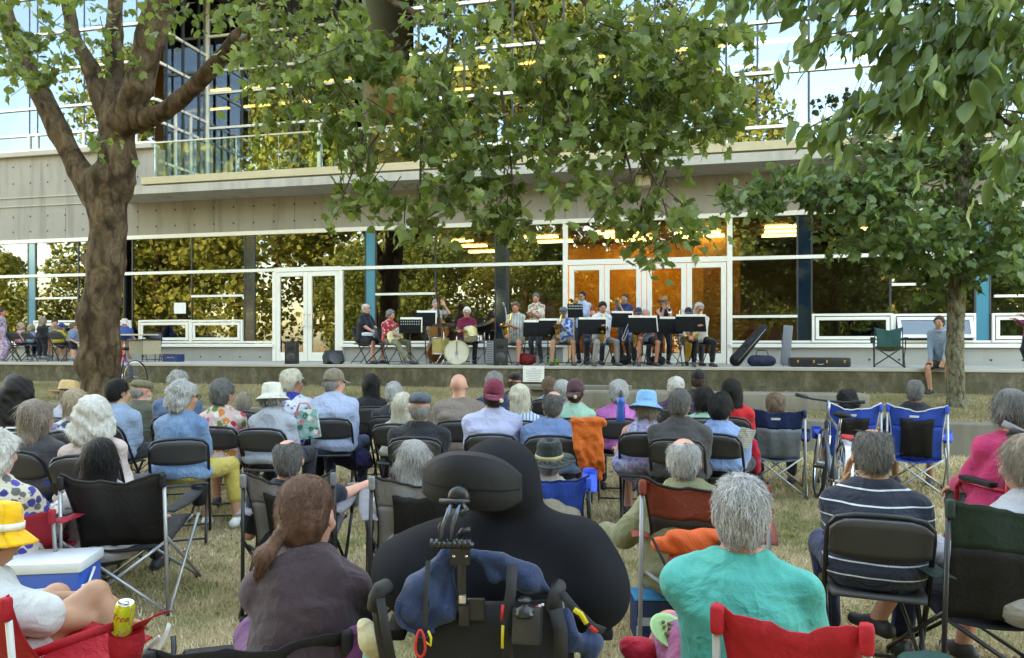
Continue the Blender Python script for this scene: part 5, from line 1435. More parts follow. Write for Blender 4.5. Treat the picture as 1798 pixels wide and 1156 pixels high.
aud('man with pale blond grey hair in a blue and white big flowered shirt', 'the man in the blue and white flowered shirt', (514, 650, 7.3), yaw=.3, head=(.75, .05, 0), hair=('full', 'platinum'), glasses=True, skin='red', shirt=('floral', [(.60, .64, .74), (.02, .04, .28), (.02, .05, .32), (.03, .04, .24)], .85, .7), sleeve='short')
aud('man in a taupe baseball cap and pale blue long sleeved shirt facing right', 'the man in the taupe cap', (588, 650, 7.2), yaw=.3, head=(.7, 0, 0), hair=('ring', 'grey'), skin='pink', hat=('cap', (.20, .165, .12)), shirt=C_(.36, .42, .58), bulk=1.15, wrk=1.8, legs=JN, cyaw=.1)
aud('woman with long straight black hair in a black top', 'the woman with long straight black hair', (652, 658, 8.5), yaw=0, hair=('long', 'black', .34), fem=True, skin='asian', shirt=C_(.015, .015, .018))
aud('white haired man in a black polo shirt', 'the white haired man in the black polo', (692, 671, 7.4), yaw=.2, hair=('short', 'silver'), skin='pink', shirt=C_(.02, .022, .026), sleeve='short')
aud('woman with long platinum hair in a cream knitted top', 'the platinum haired woman in cream knit', (707, 691, 6.7), yaw=.25, hair=('long', 'platinum', .24), fem=True, shirt=('knit', [(.45, .43, .38), (.25, .24, .21)]))
aud('man in a dark tweed flat cap and black T-shirt', 'the man in the dark flat cap', (737, 690, 5.8), yaw=.12, hair=('short', 'grey'), skin='pink', hat=('flat', (.07, .085, .11)), shirt=C_(.018, .018, .022), sleeve='short', bulk=1.25, sh=1.08, glasses=True)
aud('bald man in a brown jacket with dark collar', 'the bald man in the brown jacket', (806, 656, 7.0), yaw=.05, hair=('bald', 'grey'), skin='pink', shirt=C_(.20, .155, .13), bulk=1.25, sh=1.1, wrk=1.6, collar='collar')
aud('person with fluffy grey hair and navy top behind the maroon cap', 'the fluffy grey haired person in navy', (868, 655, 8.4), yaw=0, hair=('curly', 'grey'), shirt=C_(.02, .03, .08))
aud('man wearing a maroon cap backwards and a pale lilac T-shirt', 'the man in the backwards maroon cap', (866, 668, 6.0), yaw=.05, hair=('short', 'dkbrown'), skin='pink', hat=('capback', (.16, .02, .045), .08), shirt=C_(.42, .44, .62), sleeve='short', bulk=1.25, sh=1.08)
aud('person in a black beret and black jacket just under the paper notice', 'the person in the black beret', (904, 655, 9.2), yaw=0, hair=('short', 'dkbrown'), hat=('flat', (.015, .015, .02)), shirt=C_(.02, .02, .025), chair='f')
aud('woman with long platinum hair in a blue and white striped shirt', 'the platinum haired woman in stripes', (912, 676, 7.0), yaw=.05, hair=('wavy', 'platinum', .26), fem=True, shirt=('stripe_v', [(.45, .52, .62), (.10, .18, .34), (32, .35)]))
aud('person with brown hair tied up and a light blue shirt behind the bald head', 'the person with tied brown hair', (964, 664, 9.6), yaw=.1, hair=('full', 'brown'), fem=True, shirt=C_(.22, .30, .50))
aud('balding man in a blue chambray shirt', 'the balding man in chambray', (971, 686, 5.9), yaw=.03, hair=('thinring', 'dkgrey'), skin='pink', shirt=('denim', [(.11, .19, .36), (.18, .27, .45)]), bulk=1.3, sh=1.1, wrk=1.3)
aud('white haired person behind the brown cap', 'the white haired person behind the brown cap', (988, 669, 8.3), yaw=0, hair=('full', 'silver'), shirt=C_(.3, .3, .3))
aud('woman in a plum cap with hair pulled through and a mint green shirt', 'the woman in the plum cap', (1011, 668, 7.2), yaw=.15, head=(.15, 0, 0), hair=('short', 'dkbrown'), fem=True, skin='pink', hat=('capback', (.085, .035, .045), .12, (.085, .035, .045)), shirt=C_(.30, .50, .40), sleeve='short')
aud('grey haired person in a bright pink T-shirt', 'the grey haired person in bright pink', (1086, 669, 7.2), yaw=0, hair=('full', 'silver'), skin='pink', shirt=C_(.52, .14, .42), sleeve='short', bulk=1.1)
aud('woman in a light blue bucket hat and lilac patterned sundress', 'the woman in the light blue bucket hat', (1135, 686, 6.1), yaw=.05, hair=('wavy', 'ashbrown', .10), fem=True, skin='pink', hat=('bucket', (.17, .38, .62), -.12), shirt=('floral', [(.36, .38, .58), (.18, .22, .50), (.5, .5, .66), (.42, .25, .42)], .85, 2.2), sleeve='none', dress=True, legs=None, bulk=1.25, hands=[(-.25, .25, .60), (.12, .28, .6)])
aud('white haired person in a dark purple top', 'the white haired person in dark purple', (1187, 664, 8.4), yaw=0, hair=('full', 'white'), shirt=C_(.05, .02, .06))
aud('man in a black baseball cap in the front row', 'the man in the black cap', (1226, 651, 9.0), yaw=0, hair=('short', 'dkbrown'), skin='pink', hat=('cap', (.015, .015, .018)), shirt=C_(.03, .03, .035))
aud('man with cropped dark grey hair in a charcoal T-shirt', 'the man in the charcoal T-shirt', (1194, 683, 5.7), yaw=.12, head=(.15, 0, 0), hair=('short', 'dkgrey'), skin='asian', shirt=C_(.055, .052, .052), sleeve='short', bulk=1.25, sh=1.08)
aud('woman with a black bob in a mint top', 'the woman with the black bob', (1238, 680, 7.2), yaw=.1, hair=('bob', 'black', .10), fem=True, skin='asian', shirt=C_(.30, .50, .42))
aud('black haired man in a light blue T-shirt holding a program', 'the black haired man in light blue', (1266, 692, 6.0), yaw=.2, head=(.1, .12, 0), hair=('full', 'black'), skin='asian', shirt=C_(.20, .30, .52), sleeve='short', bulk=1.05, wrk=1.4)
aud('woman with long black hair in a bright red T-shirt', 'the woman in bright red', (1285, 667, 7.3), yaw=.2, hair=('long', 'black', .26), fem=True, skin='asian', shirt=C_(.55, .02, .025), sleeve='short')
aud('brown haired person almost hidden by the navy and grey camping chair', 'x', (1362, 692, 7.6), yaw=0, seat=.33, hair=('full', 'brown'), shirt=C_(.03, .05, .12), chair='c', ck=dict(label='navy and grey camping chair with white mountain print', c1=(.012, .028, .10), c2=(.22, .26, .32), frame=M_STEEL, h=.87, w=.245, mesh_panel='half', sag=.02, logo=True))
aud('person with tousled black hair looking left in a blue camping chair', 'x', (1486, 686, 7.7), yaw=-.1, head=(-.4, .1, 0), seat=.33, hair=('curly', 'black'), skin='tan', shirt=C_(.02, .03, .04), legs=DKT, legkind='shorts', chair='c', cyaw=-.1, ck=dict(label='blue camping chair with black panel behind the bicycle', c1=(.02, .085, .50), c2=(.02, .085, .50), trim=(.6, .62, .66), frame=M_STEEL, h=.92, w=.24, mesh_panel='inset', cup=2, logo=True))
aud('man with cropped black hair in a black T-shirt resting his elbow on the chair', 'x', (1606, 668, 7.5), yaw=.0, seat=.36, hair=('short', 'dkgrey'), skin='tan', shirt=C_(.018, .02, .025), sleeve='short', lean=.0, hands=[(-.38, .22, .62), (.2, .2, .55)], legs=KH, legkind='shorts', chair='c', cyaw=.0, ck=dict(label='blue camping chair with black panel just left of the maple trunk', c1=(.02, .085, .50), c2=(.02, .085, .50), trim=(.6, .62, .66), frame=M_STEEL, h=.92, w=.255, mesh_panel='inset', cup=2, logo=True))
# nearer rows
sp = aud('heavy man in a navy polo shirt with thin white stripes, cheek on his hand', 'the man in the striped polo', (1532, 752, 3.3), yaw=-.05, head=(-.05, .14, .0), hair=('ring', 'dkgrey'), skin='tan', lean=.12, shirt=('stripe_h', [(.018, .022, .038), (.55, .58, .62), (17, .10)]), sleeve='half', bulk=1.18, sh=.98, legs=C_(.02, .03, .08), hands=[(-.105, .20, .83), (.15, .3, .55)], handdir=[((.1, -.1, 1), (-1, .3, 0)), None], handcurl=.3)
aud('man with a bald crown and white hair in an olive shirt', 'x', (1201, 768, 3.7), yaw=.0, head=(.1, .05, 0), seat=.28, hair=('thinring', 'silver'), skin='pink', shirt=C_(.20, .20, .11), wrk=1.6, bulk=1.15, lean=-.02, side=-.03, hands=[(-.42, .22, .50), (.2, .2, .5)], legs=KH,
    chair='c', cyaw=.02, ck=dict(label='brick red camping chair with orange bag tied on its back', c1=(.22, .045, .028), c2=(.028, .022, .020), trim=(.015, .013, .012), frame=plain('grey pole', (.30, .30, .32), .4, .4), h=.865, w=.285, mesh_panel='half', sag=.035, at=(1236, 3.45)))
aud('person in a black felt brimmed hat with a khaki band', 'x', (965, 775, 4.8), yaw=.0, head=(.1, -.0, 0), seat=.20, hair=('short', 'grey'), hat=('brim', (.018, .024, .022), .12, (.35, .30, .16)), shirt=C_(.42, .38, .32), lean=.05, chair='c', ck=dict(label='bright blue camping chair behind the person in the black hat', c1=(.02, .09, .55), trim=(.01, .02, .10), frame=M_TUBE, h=.68, w=.21, cup=1, sag=.02, at=(975, 4.6)))
aud('person with long wavy grey hair leaning over beside the headrest', 'x', (724, 776, 4.15), yaw=-.1, head=(-.15, .1, .1), seat=.26, hair=('wavy', 'grey', .17), fem=True, shirt=C_(.4, .4, .42), lean=.0, chair='c', cyaw=-.05, ck=dict(label='grey camping chair with black trim just left of the wheelchair headrest', c1=(.20, .195, .21), c2=(.20, .195, .21), trim=(.015, .015, .016), frame=M_TUBE, h=.82, w=.255, mesh_panel='inset', at=(738, 3.9)))
pk = aud('woman with a dark grey bob in a bright pink fleece, strap over her shoulder', 'x', (1774, 687, 4.3), yaw=-.3, head=(0, .1, 0), seat=.47, hair=('bob', 'dkgrey', .05), fem=True, skin='pink', shirt=C_(.44, .03, .11), bulk=1.25, wrk=1.7, lean=.10, chair=None, legs=C_(.02, .02, .025), legkind='shorts', hands=[(-.22, .28, .62), (.1, .3, .6)])
gs = aud('person with short ash brown hair in a pale grey shirt, legs crossed', 'x', (1802, 768, 3.15), yaw=-.75, head=(-.1, .1, 0), seat=.36, hair=('bob', 'ashbrown', .04), fem=True, skin='pink', shirt=C_(.42, .42, .46), bulk=1.15, wrk=1.4, lean=.05, chair='c', cyaw=-.35, legs=C_(.36, .36, .40), legkind='crop', feet=[(-.36, .50, .20), (.02, .40, .09)], ck=dict(label='dark green and black camping chair at the right edge', c1=(.016, .035, .028), c2=(.014, .014, .017), frame=M_TUBE, h=.90, w=.28, mesh_panel='half', cup=1, sag=.03, at=(1805, 2.85)))
teal = aud('man with tousled silver hair in a turquoise shirt, back to the camera', 'x', (1301, 836, 2.28), yaw=.0, head=(0, .08, 0), seat=.33, hair=('short', 'silver'), skin='red', shirt=C_(.04, .36, .31), wrk=1.3, bulk=1.05, sh=1.0, lean=.16, side=.0, hands=[(-.10, .42, .45), (.2, .3, .45)], chair='c', cyaw=.12, legs=('denim', [(.28, .07, .16), (.5, .2, .3)]), legkind='shorts', collar='collar', feet=[(-.35, .42, .09), (.2, .45, .09)],
    ck=dict(label='red camping chair behind the turquoise shirt, nearest the camera', c1=(.42, .012, .022), frame=plain('beige pole', (.35, .32, .29), .45), h=.855, w=.172, sag=.03, arms=False, at=(1386, 1.80)))
hood = aud('woman with an auburn ponytail in a plum hooded sweatshirt, leaning forward', 'x', (540, 840, 2.35), yaw=.05, head=(.35, .25, -.10), seat=.36, hair=('pony', 'auburn'), fem=True, skin='pink', shirt=C_(.060, .038, .045), collar='hood', wrk=1.3, bulk=1.0, sh=.95, lean=.42, hands=[(.10, .45, .55), (.18, .42, .55)], chair='c', cyaw=-.04, legs=C_(.12, .04, .12), ck=dict(label='black camping chair cut by the bottom edge, behind the plum sweatshirt', c1=(.012, .012, .014), frame=M_TUBE, h=.69, w=.262, sag=.02, arms=False, at=(442, 2.05)))
# ------------------------------------------------------------------ near foreground
# wheelchair user in a big black hooded coat
Dw = 2.12
wp = P(876, 0, Dw); wc = thing('person', 'person in a wheelchair wearing a very wide black hooded coat, seen from behind', 'person', (wp.x, Dw, 0))
def wq(px, py, D=Dw): return np.array(P(px, py, D))-np.array([wp.x, Dw, 0])
def ww(w, D=Dw): return w*D/FPX
K = Skin()
K.ell(wq(880, 850, 2.25), (.075, .09, .10), .03).cone(wq(880, 900, 2.25), wq(880, 960, 2.2), .06, .09, .03).ell(wq(880, 1060, 2.2), (.17, .10, .15), .03)
for q in (-1, 1):
    K.cone(wq(880, 985, 2.2)+np3(.13*q, 0, 0), wq(880, 1070, 2.3)+np3(.22*q, 0, 0), .05, .045, .03).cone(wq(880, 1070, 2.3)+np3(.22*q, 0, 0), wq(880, 1060, 2.6)+np3(.22*q, 0, -.02), .04, .03, .02)
    K.cone(np3(.1*q, .05, .58), np3(.14*q, .48, .55), .085, .06, .04).cone(np3(.14*q, .48, .55), np3(.14*q, .55, .16), .055, .04, .02)
ex = []
for q in (-1, 1):
    V2, Q2 = hand_skin(wq(880, 1060, 2.6)+np3(.22*q, 0.03, -.02), (0, 1, -.2), (0, 0, 1), -q, .7).mesh(.006); ex.append((V2, Q2.ravel(), np.full(len(Q2), 4)))
skin_obj('body', K, .012, m_skin('skin fair', SK['fair']), wc, extra=ex)
K = Skin()
K.ell(wq(878, 840), (.112, .118, .112), .02).ell(wq(892, 868), (.098, .10, .080), .02)            # hood
K.cone(wq(850, 925), wq(925, 925), .065, .07, .02)
K.ell(wq(876, 1020), (.335, .15, .165), .05)
K.cone(wq(745, 975), wq(860, 945), .075, .085, .06).cone(wq(890, 938), wq(1010, 965), .080, .095, .05)
K.ell(wq(722, 1005), (.105, .13, .095), .04).ell(wq(1030, 1030), (.115, .14, .125), .04)
K.cone(wq(712, 1010), wq(760, 1075, 2.4), .075, .07, .04).cone(wq(1040, 1050), wq(1000, 1090, 2.45), .085, .07, .04)
K.cone(wq(880, 775)+np3(0, -.02, 0), wq(893, 850)+np3(0, -.118, 0), .006, .006, .012)
MC = plain('black coat cloth', (.0075, .008, .011), .9, bump=.25, bs=30, spec=.2)
skin_obj('coat', K, .0085, MC, wc, wr=.0080, wf=12, seed=4)
K = Skin(); K.cone(np3(.1, .05, .58), np3(.14, .48, .55), .10, .075, .04).cone(np3(.14, .48, .55), np3(.14, .55, .2), .07, .055, .02).cone(np3(-.1, .05, .58), np3(-.14, .48, .55), .10, .075, .04).cone(np3(-.14, .48, .55), np3(-.14, .55, .2), .07, .055, .02)
skin_obj('trousers', K, .014, m_cloth('plain', [(.02, .02, .025)]), wc)
# the wheelchair
ch = thing('power_wheelchair', 'black power wheelchair with curved headrest, push handles and rear joystick', 'wheelchair', (wp.x, Dw, 0))
ch_o = np.array([wp.x, Dw, 0])
def cq(px, py, D): return np.array(P(px, py, D))-ch_o
M_VINYL = plain('black vinyl', (.013, .013, .015), .7, bump=.25, bs=90, spec=.25); M_METAL = plain('dark anodised metal', (.04, .042, .046), .3, .7); M_BLUEGREY = plain('blue grey steel', (.10, .12, .16), .35, .8)
G = []
for v in np.linspace(0, 1, 12):
    row = []
    for t in np.linspace(-1, 1, 21):
        hh = .068*(1-.55*abs(t)**3.2); cx_ = t*.125
        z = -(v-.5)*2*hh+.012*math.cos(t*2)-.010*t
        y = -.020*(1-abs(2*v-1)**3)*(1-abs(t)**5)+.10*t*t*.55
        row.append((cx_, y, z))
    G.append(row)
G = np.array(G)+cq(826, 856, 1.86)
m = MB().grid(G[:, ::-1], .0); m.grid(G*1.0+np.array([0, .045, 0]), 0)
# close the rim between front and rear skins
bd = lambda A: np.concatenate([A[0, :], A[1:, -1], A[-1, -2::-1], A[-2:0:-1, 0]])
b0 = bd(G); b1 = bd(G+np.array([0, .045, 0])); nb = len(b0); V = np.concatenate([b0, (b0+b1)/2+(b0-G.mean((0, 1)))*np.array([.05, 0, .10]), b1])
m.add(V, [(i, (i+1) % nb, nb+(i+1) % nb, nb+i) for i in range(nb)]+[(nb+i, nb+(i+1) % nb, 2*nb+(i+1) % nb, 2*nb+i) for i in range(nb)])
m.build('headrest', M_VINYL, ch, True)
m = MB(); m.tube([G[5, j]+np.array([0, -.003, -.002-.016*(1-((j-10)/10)**2)]) for j in range(0, 21)], .0016, 5); m.build('seam', MC, ch, True)
m = MB(); m.lathe([(.001, 0), (.024, 0), (.028, .006), (.024, .016), (.012, .02), (.001, .02)], 18, cq(806, 872, 1.83), (R(90), 0, 0)); m.build('mount_disc', M_BLK, ch, True)
for k_, dx in enumerate((-9, 7)):
    m = MB(); m.tube([cq(803+dx, 880, 1.80), cq(796+dx, 900, 1.77), cq(787+dx, 925, 1.77), cq(783+dx, 960, 1.79)], .0055, 8); m.build('headrest_arm', M_BLUEGREY, ch, True)
m = MB(); m.tube([cq(772, 880, 1.80), cq(800, 882, 1.79), cq(824, 880, 1.80)], .007, 8); m.build('knob', M_BLK, ch, True)
m = MB(); m.tube([cq(812, 885, 1.79), cq(820, 895, 1.77), cq(808, 905, 1.77)], .006, 8); m.build('lever', M_BLK, ch, True)
m = MB()
for x_ in range(760, 826, 9): m.lathe([(.001, -.006), (.013, -.006), (.013, .006), (.001, .006)], 12, cq(x_, 955, 1.79), (0, R(90), 0))
m.tube([cq(757, 955, 1.79), cq(832, 957, 1.79)], .008, 8); m.build('clamp', M_METAL, ch, True)
m = MB(); m.tube([cq(776, 950, 1.79), cq(772, 925, 1.80), cq(776, 918, 1.80)], .005, 8); m.build('lever', M_BLK, ch, True)
m = MB(); m.tube([cq(806, 942, 1.80), cq(812, 932, 1.80), cq(826, 930, 1.80)], .008, 8); m.build('lever', M_BLK, ch, True)
m = MB(); m.box(cq(808, 975, 1.81), (.05, .02, .045), None, .004); m.build('bracket', M_METAL, ch, 'auto')
for dx in (-11, 11):
    m = MB(); m.lathe([(.001, 0), (.0035, 0), (.0035, .003), (.001, .004)], 10, cq(808+dx, 977, 1.795), (R(90), 0, 0)); m.build('bolt', plain('bright bolt', (.7, .68, .6), .25, 1), ch, True)
m = MB(); m.box(cq(811, 1028, 1.83), (.022, .014, .13), None, .003); m.box(cq(815, 1080, 1.83), (.026, .02, .05), None, .004); m.build('mount_post', M_METAL, ch, 'auto')
m = MB(); m.box(cq(812, 1052, 1.82), (.018, .012, .020), None, .003); m.build('latch', plain('silver latch', (.6, .6, .6), .3, .9), ch, 'auto')
m = Parts(); m.box(cq(836, 1070, 1.84), (.045, .012, .055), None, .004); m.box(cq(794, 1070, 1.84), (.020, .012, .055), None, .004); m.build('mount_plate', M_BLK, ch)
G = []
for v in np.linspace(0, 1, 9):
    G.append([(t*.20*(1-.10*(1-v)**2-.05*v), -.03*(1-t*t)+.015*math.sin(v*9)*(1-t*t)*.3, .32+.53*v) for t in np.linspace(-1, 1, 15)])
G = np.array(G)+np.array([cq(870, 1000, 1.90)[0], 1.90-Dw, 0]); m = MB().grid(G[:, ::-1], .03); m.build('back_shell', M_VINYL, ch, True)
for zz_ in (.70, .60):
    m = MB(); m.tube([(G[0, j, 0], G[3, j, 1]-.003, zz_) for j in range(15)], .002, 5); m.build('seam', MC, ch, True)
for (x_, y_, x2, y2, D_) in ((676, 1030, 660, 1050, 1.84), (972, 1068, 981, 1030, 1.86)):
    m = MB(); m.tube([cq(x2-6, y2+18, D_), cq(x2, y2, D_-.02), cq((x2+x_)/2, (y2+y_)/2-6, D_-.03), cq(x_, y_, D_-.02), cq(x_+8, y_+6, D_+.03)], [.014, .019, .020, .019, .013], 12); m.build('push_handle', M_SHOEBLK, ch, True)
    m = MB(); m.tube([cq(x2, y2+10, D_), cq(x2+6, y2+60, D_+.02), cq(x2+20, y2+140, D_+.05), cq(x2+22, 1260, D_+.1)], .012, 8); m.build('handle_tube', M_METAL, ch, True)
m = MB(); m.box(cq(926, 1098, 1.76), (.068, .065, .085), (R(-16), 0, R(-8)), .009); m.build('control_box', M_BLK, ch, 'auto')
m = MB(); m.lathe([(.001, .034), (.015, .033), (.018, .028), (.008, .024), (.008, .016), (.024, .012), (.022, .004), (.027, .0), (.025, -.008), (.001, -.008)], 20, cq(921, 1075, 1.75)); m.build('joystick', M_METAL, ch, True)
for i in range(3):
    m = MB(); m.box(cq(943+i*5, 1066-i*2, 1.755), (.006, .006, .004)); m.build('button', plain('pale button', (.6, .6, .6), .5) if i else plain('red button', (.6, .05, .03), .5), ch)
m = MB(); m.box((G[4, 7, 0], -.10, .28), (.5, .34, .22), None, .04); m.build('motor_housing', M_BLK, ch, 'auto')
m = MB(); m.box((G[4, 7, 0], -.33, .42), (.36, .06, .10), None, .03); m.build('rear_bumper', plain('grey bumper', (.10, .11, .13), .5), ch, 'auto')
for q in (-1, 1):
    m = MB(); m.lathe([(.05, -.03), (.14, -.04), (.168, -.03), (.172, 0), (.168, .03), (.14, .04), (.05, .03)], 30, (q*.29, .05, .172), (0, R(90), 0)); tyre = m.build('wheel', M_SHOEBLK, ch, True)
    m = MB(); m.lathe([(.001, -.032), (.06, -.036), (.115, -.025), (.115, .025), (.06, .036), (.001, .032)], 20, (q*.29, .05, .172), (0, R(90), 0)); m.build('rim', M_METAL, tyre, True)
    m = MB(); m.lathe([(.03, -.02), (.07, -.022), (.078, 0), (.07, .022), (.03, .02)], 20, (q*.24, -.36, .08), (0, R(90), 0)); m.build('caster', M_SHOEBLK, ch, True)
    m = MB(); m.box((q*.30, .18, .66), (.06, .34, .035), None, .012); m.build('armrest', M_VINYL, ch, 'auto')
m = MB(); m.box((0, .16, .50), (.46, .46, .09), None, .03); m.build('seat', M_VINYL, ch, 'auto')
def strap(name, pts, w, mat, parent, th=.003):
    pts = [np.array(p, float) for p in pts]; Gs = []
    for i, p in enumerate(pts):
        t = pts[min(i+1, len(pts)-1)]-pts[max(i-1, 0)]; s_ = np.cross(t, np3(0, 1, .01)); s_ /= np.linalg.norm(s_)+1e-9
        Gs.append([p-s_*w/2, p, p+s_*w/2])
    return MB().grid(np.array(Gs), th).build(name, mat, parent, True)
M_STRAP = plain('black webbing', (.018, .018, .02), .75, bump=.3, bs=200)
RED = plain('red tag', (.55, .02, .02), .6); YEL = plain('yellow tag', (.65, .52, .03), .6)
strap('strap', [cq(752, 985, 1.80), cq(748, 1040, 1.79), cq(746, 1100, 1.79), cq(744, 1112, 1.79)], .012, M_STRAP, ch)
strap('strap', [cq(900, 990, 1.79), cq(897, 1040, 1.775), cq(888, 1090, 1.77), cq(892, 1160, 1.78)], .026, M_STRAP, ch)
strap('strap', [cq(985, 1040, 1.82), cq(1010, 1070, 1.80), cq(1040, 1100, 1.80), cq(1060, 1108, 1.82)], .020, M_STRAP, ch)
strap('strap', [cq(975, 1070, 1.80), cq(985, 1110, 1.79), cq(984, 1170, 1.80)], .034, M_STRAP, ch)
strap('strap', [cq(668, 1050, 1.80), cq(676, 1100, 1.79), cq(690, 1170, 1.80)], .022, M_STRAP, ch)
strap('yellow_tag', [cq(1008, 1070, 1.785), cq(1020, 1078, 1.785), cq(1030, 1095, 1.785)], .012, YEL, ch); strap('red_tag', [cq(1036, 1100, 1.785), cq(1048, 1110, 1.79)], .010, RED, ch)
strap('yellow_tag', [cq(883, 1098, 1.765), cq(882, 1138, 1.765)], .007, YEL, ch); strap('red_tag', [cq(883, 1062, 1.765), cq(881, 1088, 1.765)], .007, RED, ch)
m = MB(); m.tube([cq(738+14*math.cos(a)*(.6+.2*math.sin(a)), 1130+24*math.sin(a), 1.765) for a in np.linspace(0, 2*PI, 15)], .0032, 6, False); m.build('red_loop', RED, ch, True)
m = MB(); m.tube([cq(752, 1108, 1.77), cq(757, 1120, 1.77), cq(756, 1134, 1.77), cq(748, 1128, 1.77)], .003, 6); m.build('yellow_loop', YEL, ch, True)
# blue jacket draped over the back of the wheelchair
jk = thing('jacket', 'crumpled blue jacket hung over the back of the power wheelchair', 'jacket', (wp.x, Dw, 0))
MJ = m_cloth('plain', [(.018, .034, .085)], .7)
K = Skin()
K.cone(cq(782, 985, 1.855), cq(745, 1030, 1.84), 0.0234, 0.0390, .012).cone(cq(745, 1030, 1.84), cq(722, 1075, 1.84), 0.0390, 0.0429, .012).cone(cq(795, 990, 1.85), cq(785, 1070, 1.84), 0.0109, 0.0273, .012).cone(cq(785, 1070, 1.84), cq(745, 1095, 1.84), 0.0273, 0.0328, .012).cone(cq(722, 1060, 1.84), cq(745, 1105, 1.84), 0.0312, 0.0234, .012)
K.cone(cq(826, 972, 1.86), cq(880, 985, 1.87), 0.0125, 0.0250, .012).cone(cq(880, 985, 1.87), cq(930, 1015, 1.87), 0.0250, 0.0343, .012).cone(cq(930, 1015, 1.87), cq(965, 1040, 1.88), 0.0328, 0.0140, .012).cone(cq(836, 975, 1.86), cq(868, 1010, 1.86), 0.0078, 0.0140, .012)
K.cone(cq(990, 1075, 1.87), cq(1000, 1130, 1.86), 0.0140, 0.0234, .012).cone(cq(1000, 1130, 1.86), cq(1040, 1130, 1.88), 0.0234, 0.0273, .012).cone(cq(1040, 1110, 1.88), cq(1030, 1170, 1.88), 0.0156, 0.0312, .012)
skin_obj('cloth', K, .0055, MJ, jk, wr=.008, wf=34, seed=8)
m = MB(); m.tube([cq(x_, y_, 1.80) for x_, y_ in ((700, 1055), (698, 1080), (715, 1105), (745, 1118), (762, 1108))], .004, 6); m.build('hem', m_cloth('plain', [(.015, .03, .10)]), jk, True)
# small things under and beside the wheelchair
def cloth_lump(name, label, cat, pts, rs, col, vox=.008, wr=.004, seed=1, kind='plain'):
    K = Skin(); o = np.array(pts[0])
    for i in range(len(pts)-1): K.cone(np.array(pts[i])-o, np.array(pts[i+1])-o, rs[i], rs[i+1], .03)
    r = skin_obj(name, K, vox, m_cloth(kind, [col]) , None, wr=wr, wf=40, seed=seed); r.location = o; tag(r, label, cat); return r
cloth_lump('bag', 'plum cloth bag squeezed between the ponytail woman and the wheelchair', 'bag', [P(628, 1120, 2.15), P(640, 1160, 2.15), P(645, 1210, 2.2)], [.04, .06, .07], (.12, .03, .10))
cloth_lump('scarf', 'cream cloth stuffed beside the left push handle of the wheelchair', 'cloth', [P(640, 1098, 2.05), P(655, 1125, 2.05), P(662, 1140, 2.05)], [.02, .03, .02], (.55, .48, .30), wr=.005)
cloth_lump('scarf', 'pale mint cloth below the cream cloth beside the wheelchair', 'cloth', [P(650, 1142, 2.06), P(655, 1160, 2.06)], [.02, .03], (.25, .42, .36))
# man in the yellow hat
yh = person('person in a yellow bucket hat and white T-shirt with bare knees, bottom left', (-14, 882, 2.75), yaw=.45, head=(.1, .25, 0), seat=.22, hair=('short', 'brown'), hat=('bucket', (.80, .42, .015), .12, (.75, .72, .62)), shirt=C_(.55, .56, .53), sleeve='short', skin='tan', wrk=1.5,
    hands=[(.10, .42, .46), (.22, .40, .40)], handcurl=.35, legs=C_(.45, .43, .42), legkind='shorts', feet=[(.10, .42, .09), (.34, .44, .13)], shoes=(.3, .3, .3), lean=.10, group='seated listeners', vox=.009, shortlen=.42)
rc_ = camp_chair('bright red camping chair under the person in the yellow hat', P(-62, 0, 2.35).x+.17, 2.35+.36, 0, .45, c1=(.42, .012, .022), frame=plain('white pole', (.6, .58, .54), .4), h=.74, w=.235, cup=0, sag=.03, arms=False)
for q in list(rc_.children):     # this low chair has a short seat; its front legs lie under the sitter
    if q.name.startswith('seat'): q.scale.y = .45
    elif q.name.startswith(('side_pole', 'cross_brace')) : q.scale.y = .55
# bracelets and watch
def ringon(parent, c, d, r, w, mat, name):
    m = MB(); d = np.array(d, float); d /= np.linalg.norm(d); a = np.cross(d, np3(0, 0, 1)); a /= np.linalg.norm(a); b_ = np.cross(a, d)
    m.tube([np.array(c)+(a*math.cos(t)+b_*math.sin(t))*r for t in np.linspace(0, 2*PI, 17)], w, 6, False); m.build(name, mat, parent, True)
def arm_of(root, q, t):   # point along a forearm from the evaluated body is not needed: hands were placed explicitly
    return None
def can(label, at, s=1.0):
    r = thing('drink_can', label, 'can', at)
    m = MB(); m.lathe([(.001, .0), (.026, .0), (.033, .008), (.033, .104), (.027, .115)], 22); m.build('can_body', m_canlabel(), r, True)
    m = MB(); m.lathe([(.027, .115), (.0275, .119), (.025, .119), (.023, .114), (.001, .114)], 22); m.build('lid', plain('aluminium', (.7, .7, .72), .25, 1), r, True)
    m = MB(); m.lathe([(.001, 0), (.007, 0), (.009, .0015), (.001, .002)], 10, (0, .004, .1145), None, 1, 1.5); m.build('tab', plain('aluminium', (.7, .7, .72), .25, 1), r, True)
    return r
def m_canlabel():
    n = N('yellow green can print'); co = n.co((1, 1, 1)); f = n.noise(9, 3, .6, n.co((3, 3, 1)), .5)
    c = n.ramp(f, [(.42, (.60, .58, .03)), (.5, (.45, .55, .02)), (.58, (.62, .60, .05)), (.66, (.45, .10, .16))])
    n.set(c, .3, .3); return n.m
cn = can('yellow green drink can standing in the red cup holder', P(213, 1112, 2.62))
cn.rotation_euler = (R(8), R(12), 0)
bfc = bpy.data.curves.new('can_lettering', 'FONT'); bfc.body = 'Tree'; bfc.size = .034; bfc.extrude = .0006; bfc.shear = .25; bfc.align_x = 'CENTER'
tx = bpy.data.objects.new('can_lettering', bfc); C.objects.link(tx)
dg = bpy.context.evaluated_depsgraph_get(); me = bpy.data.meshes.new_from_object(tx.evaluated_get(dg)); bpy.data.objects.remove(tx)
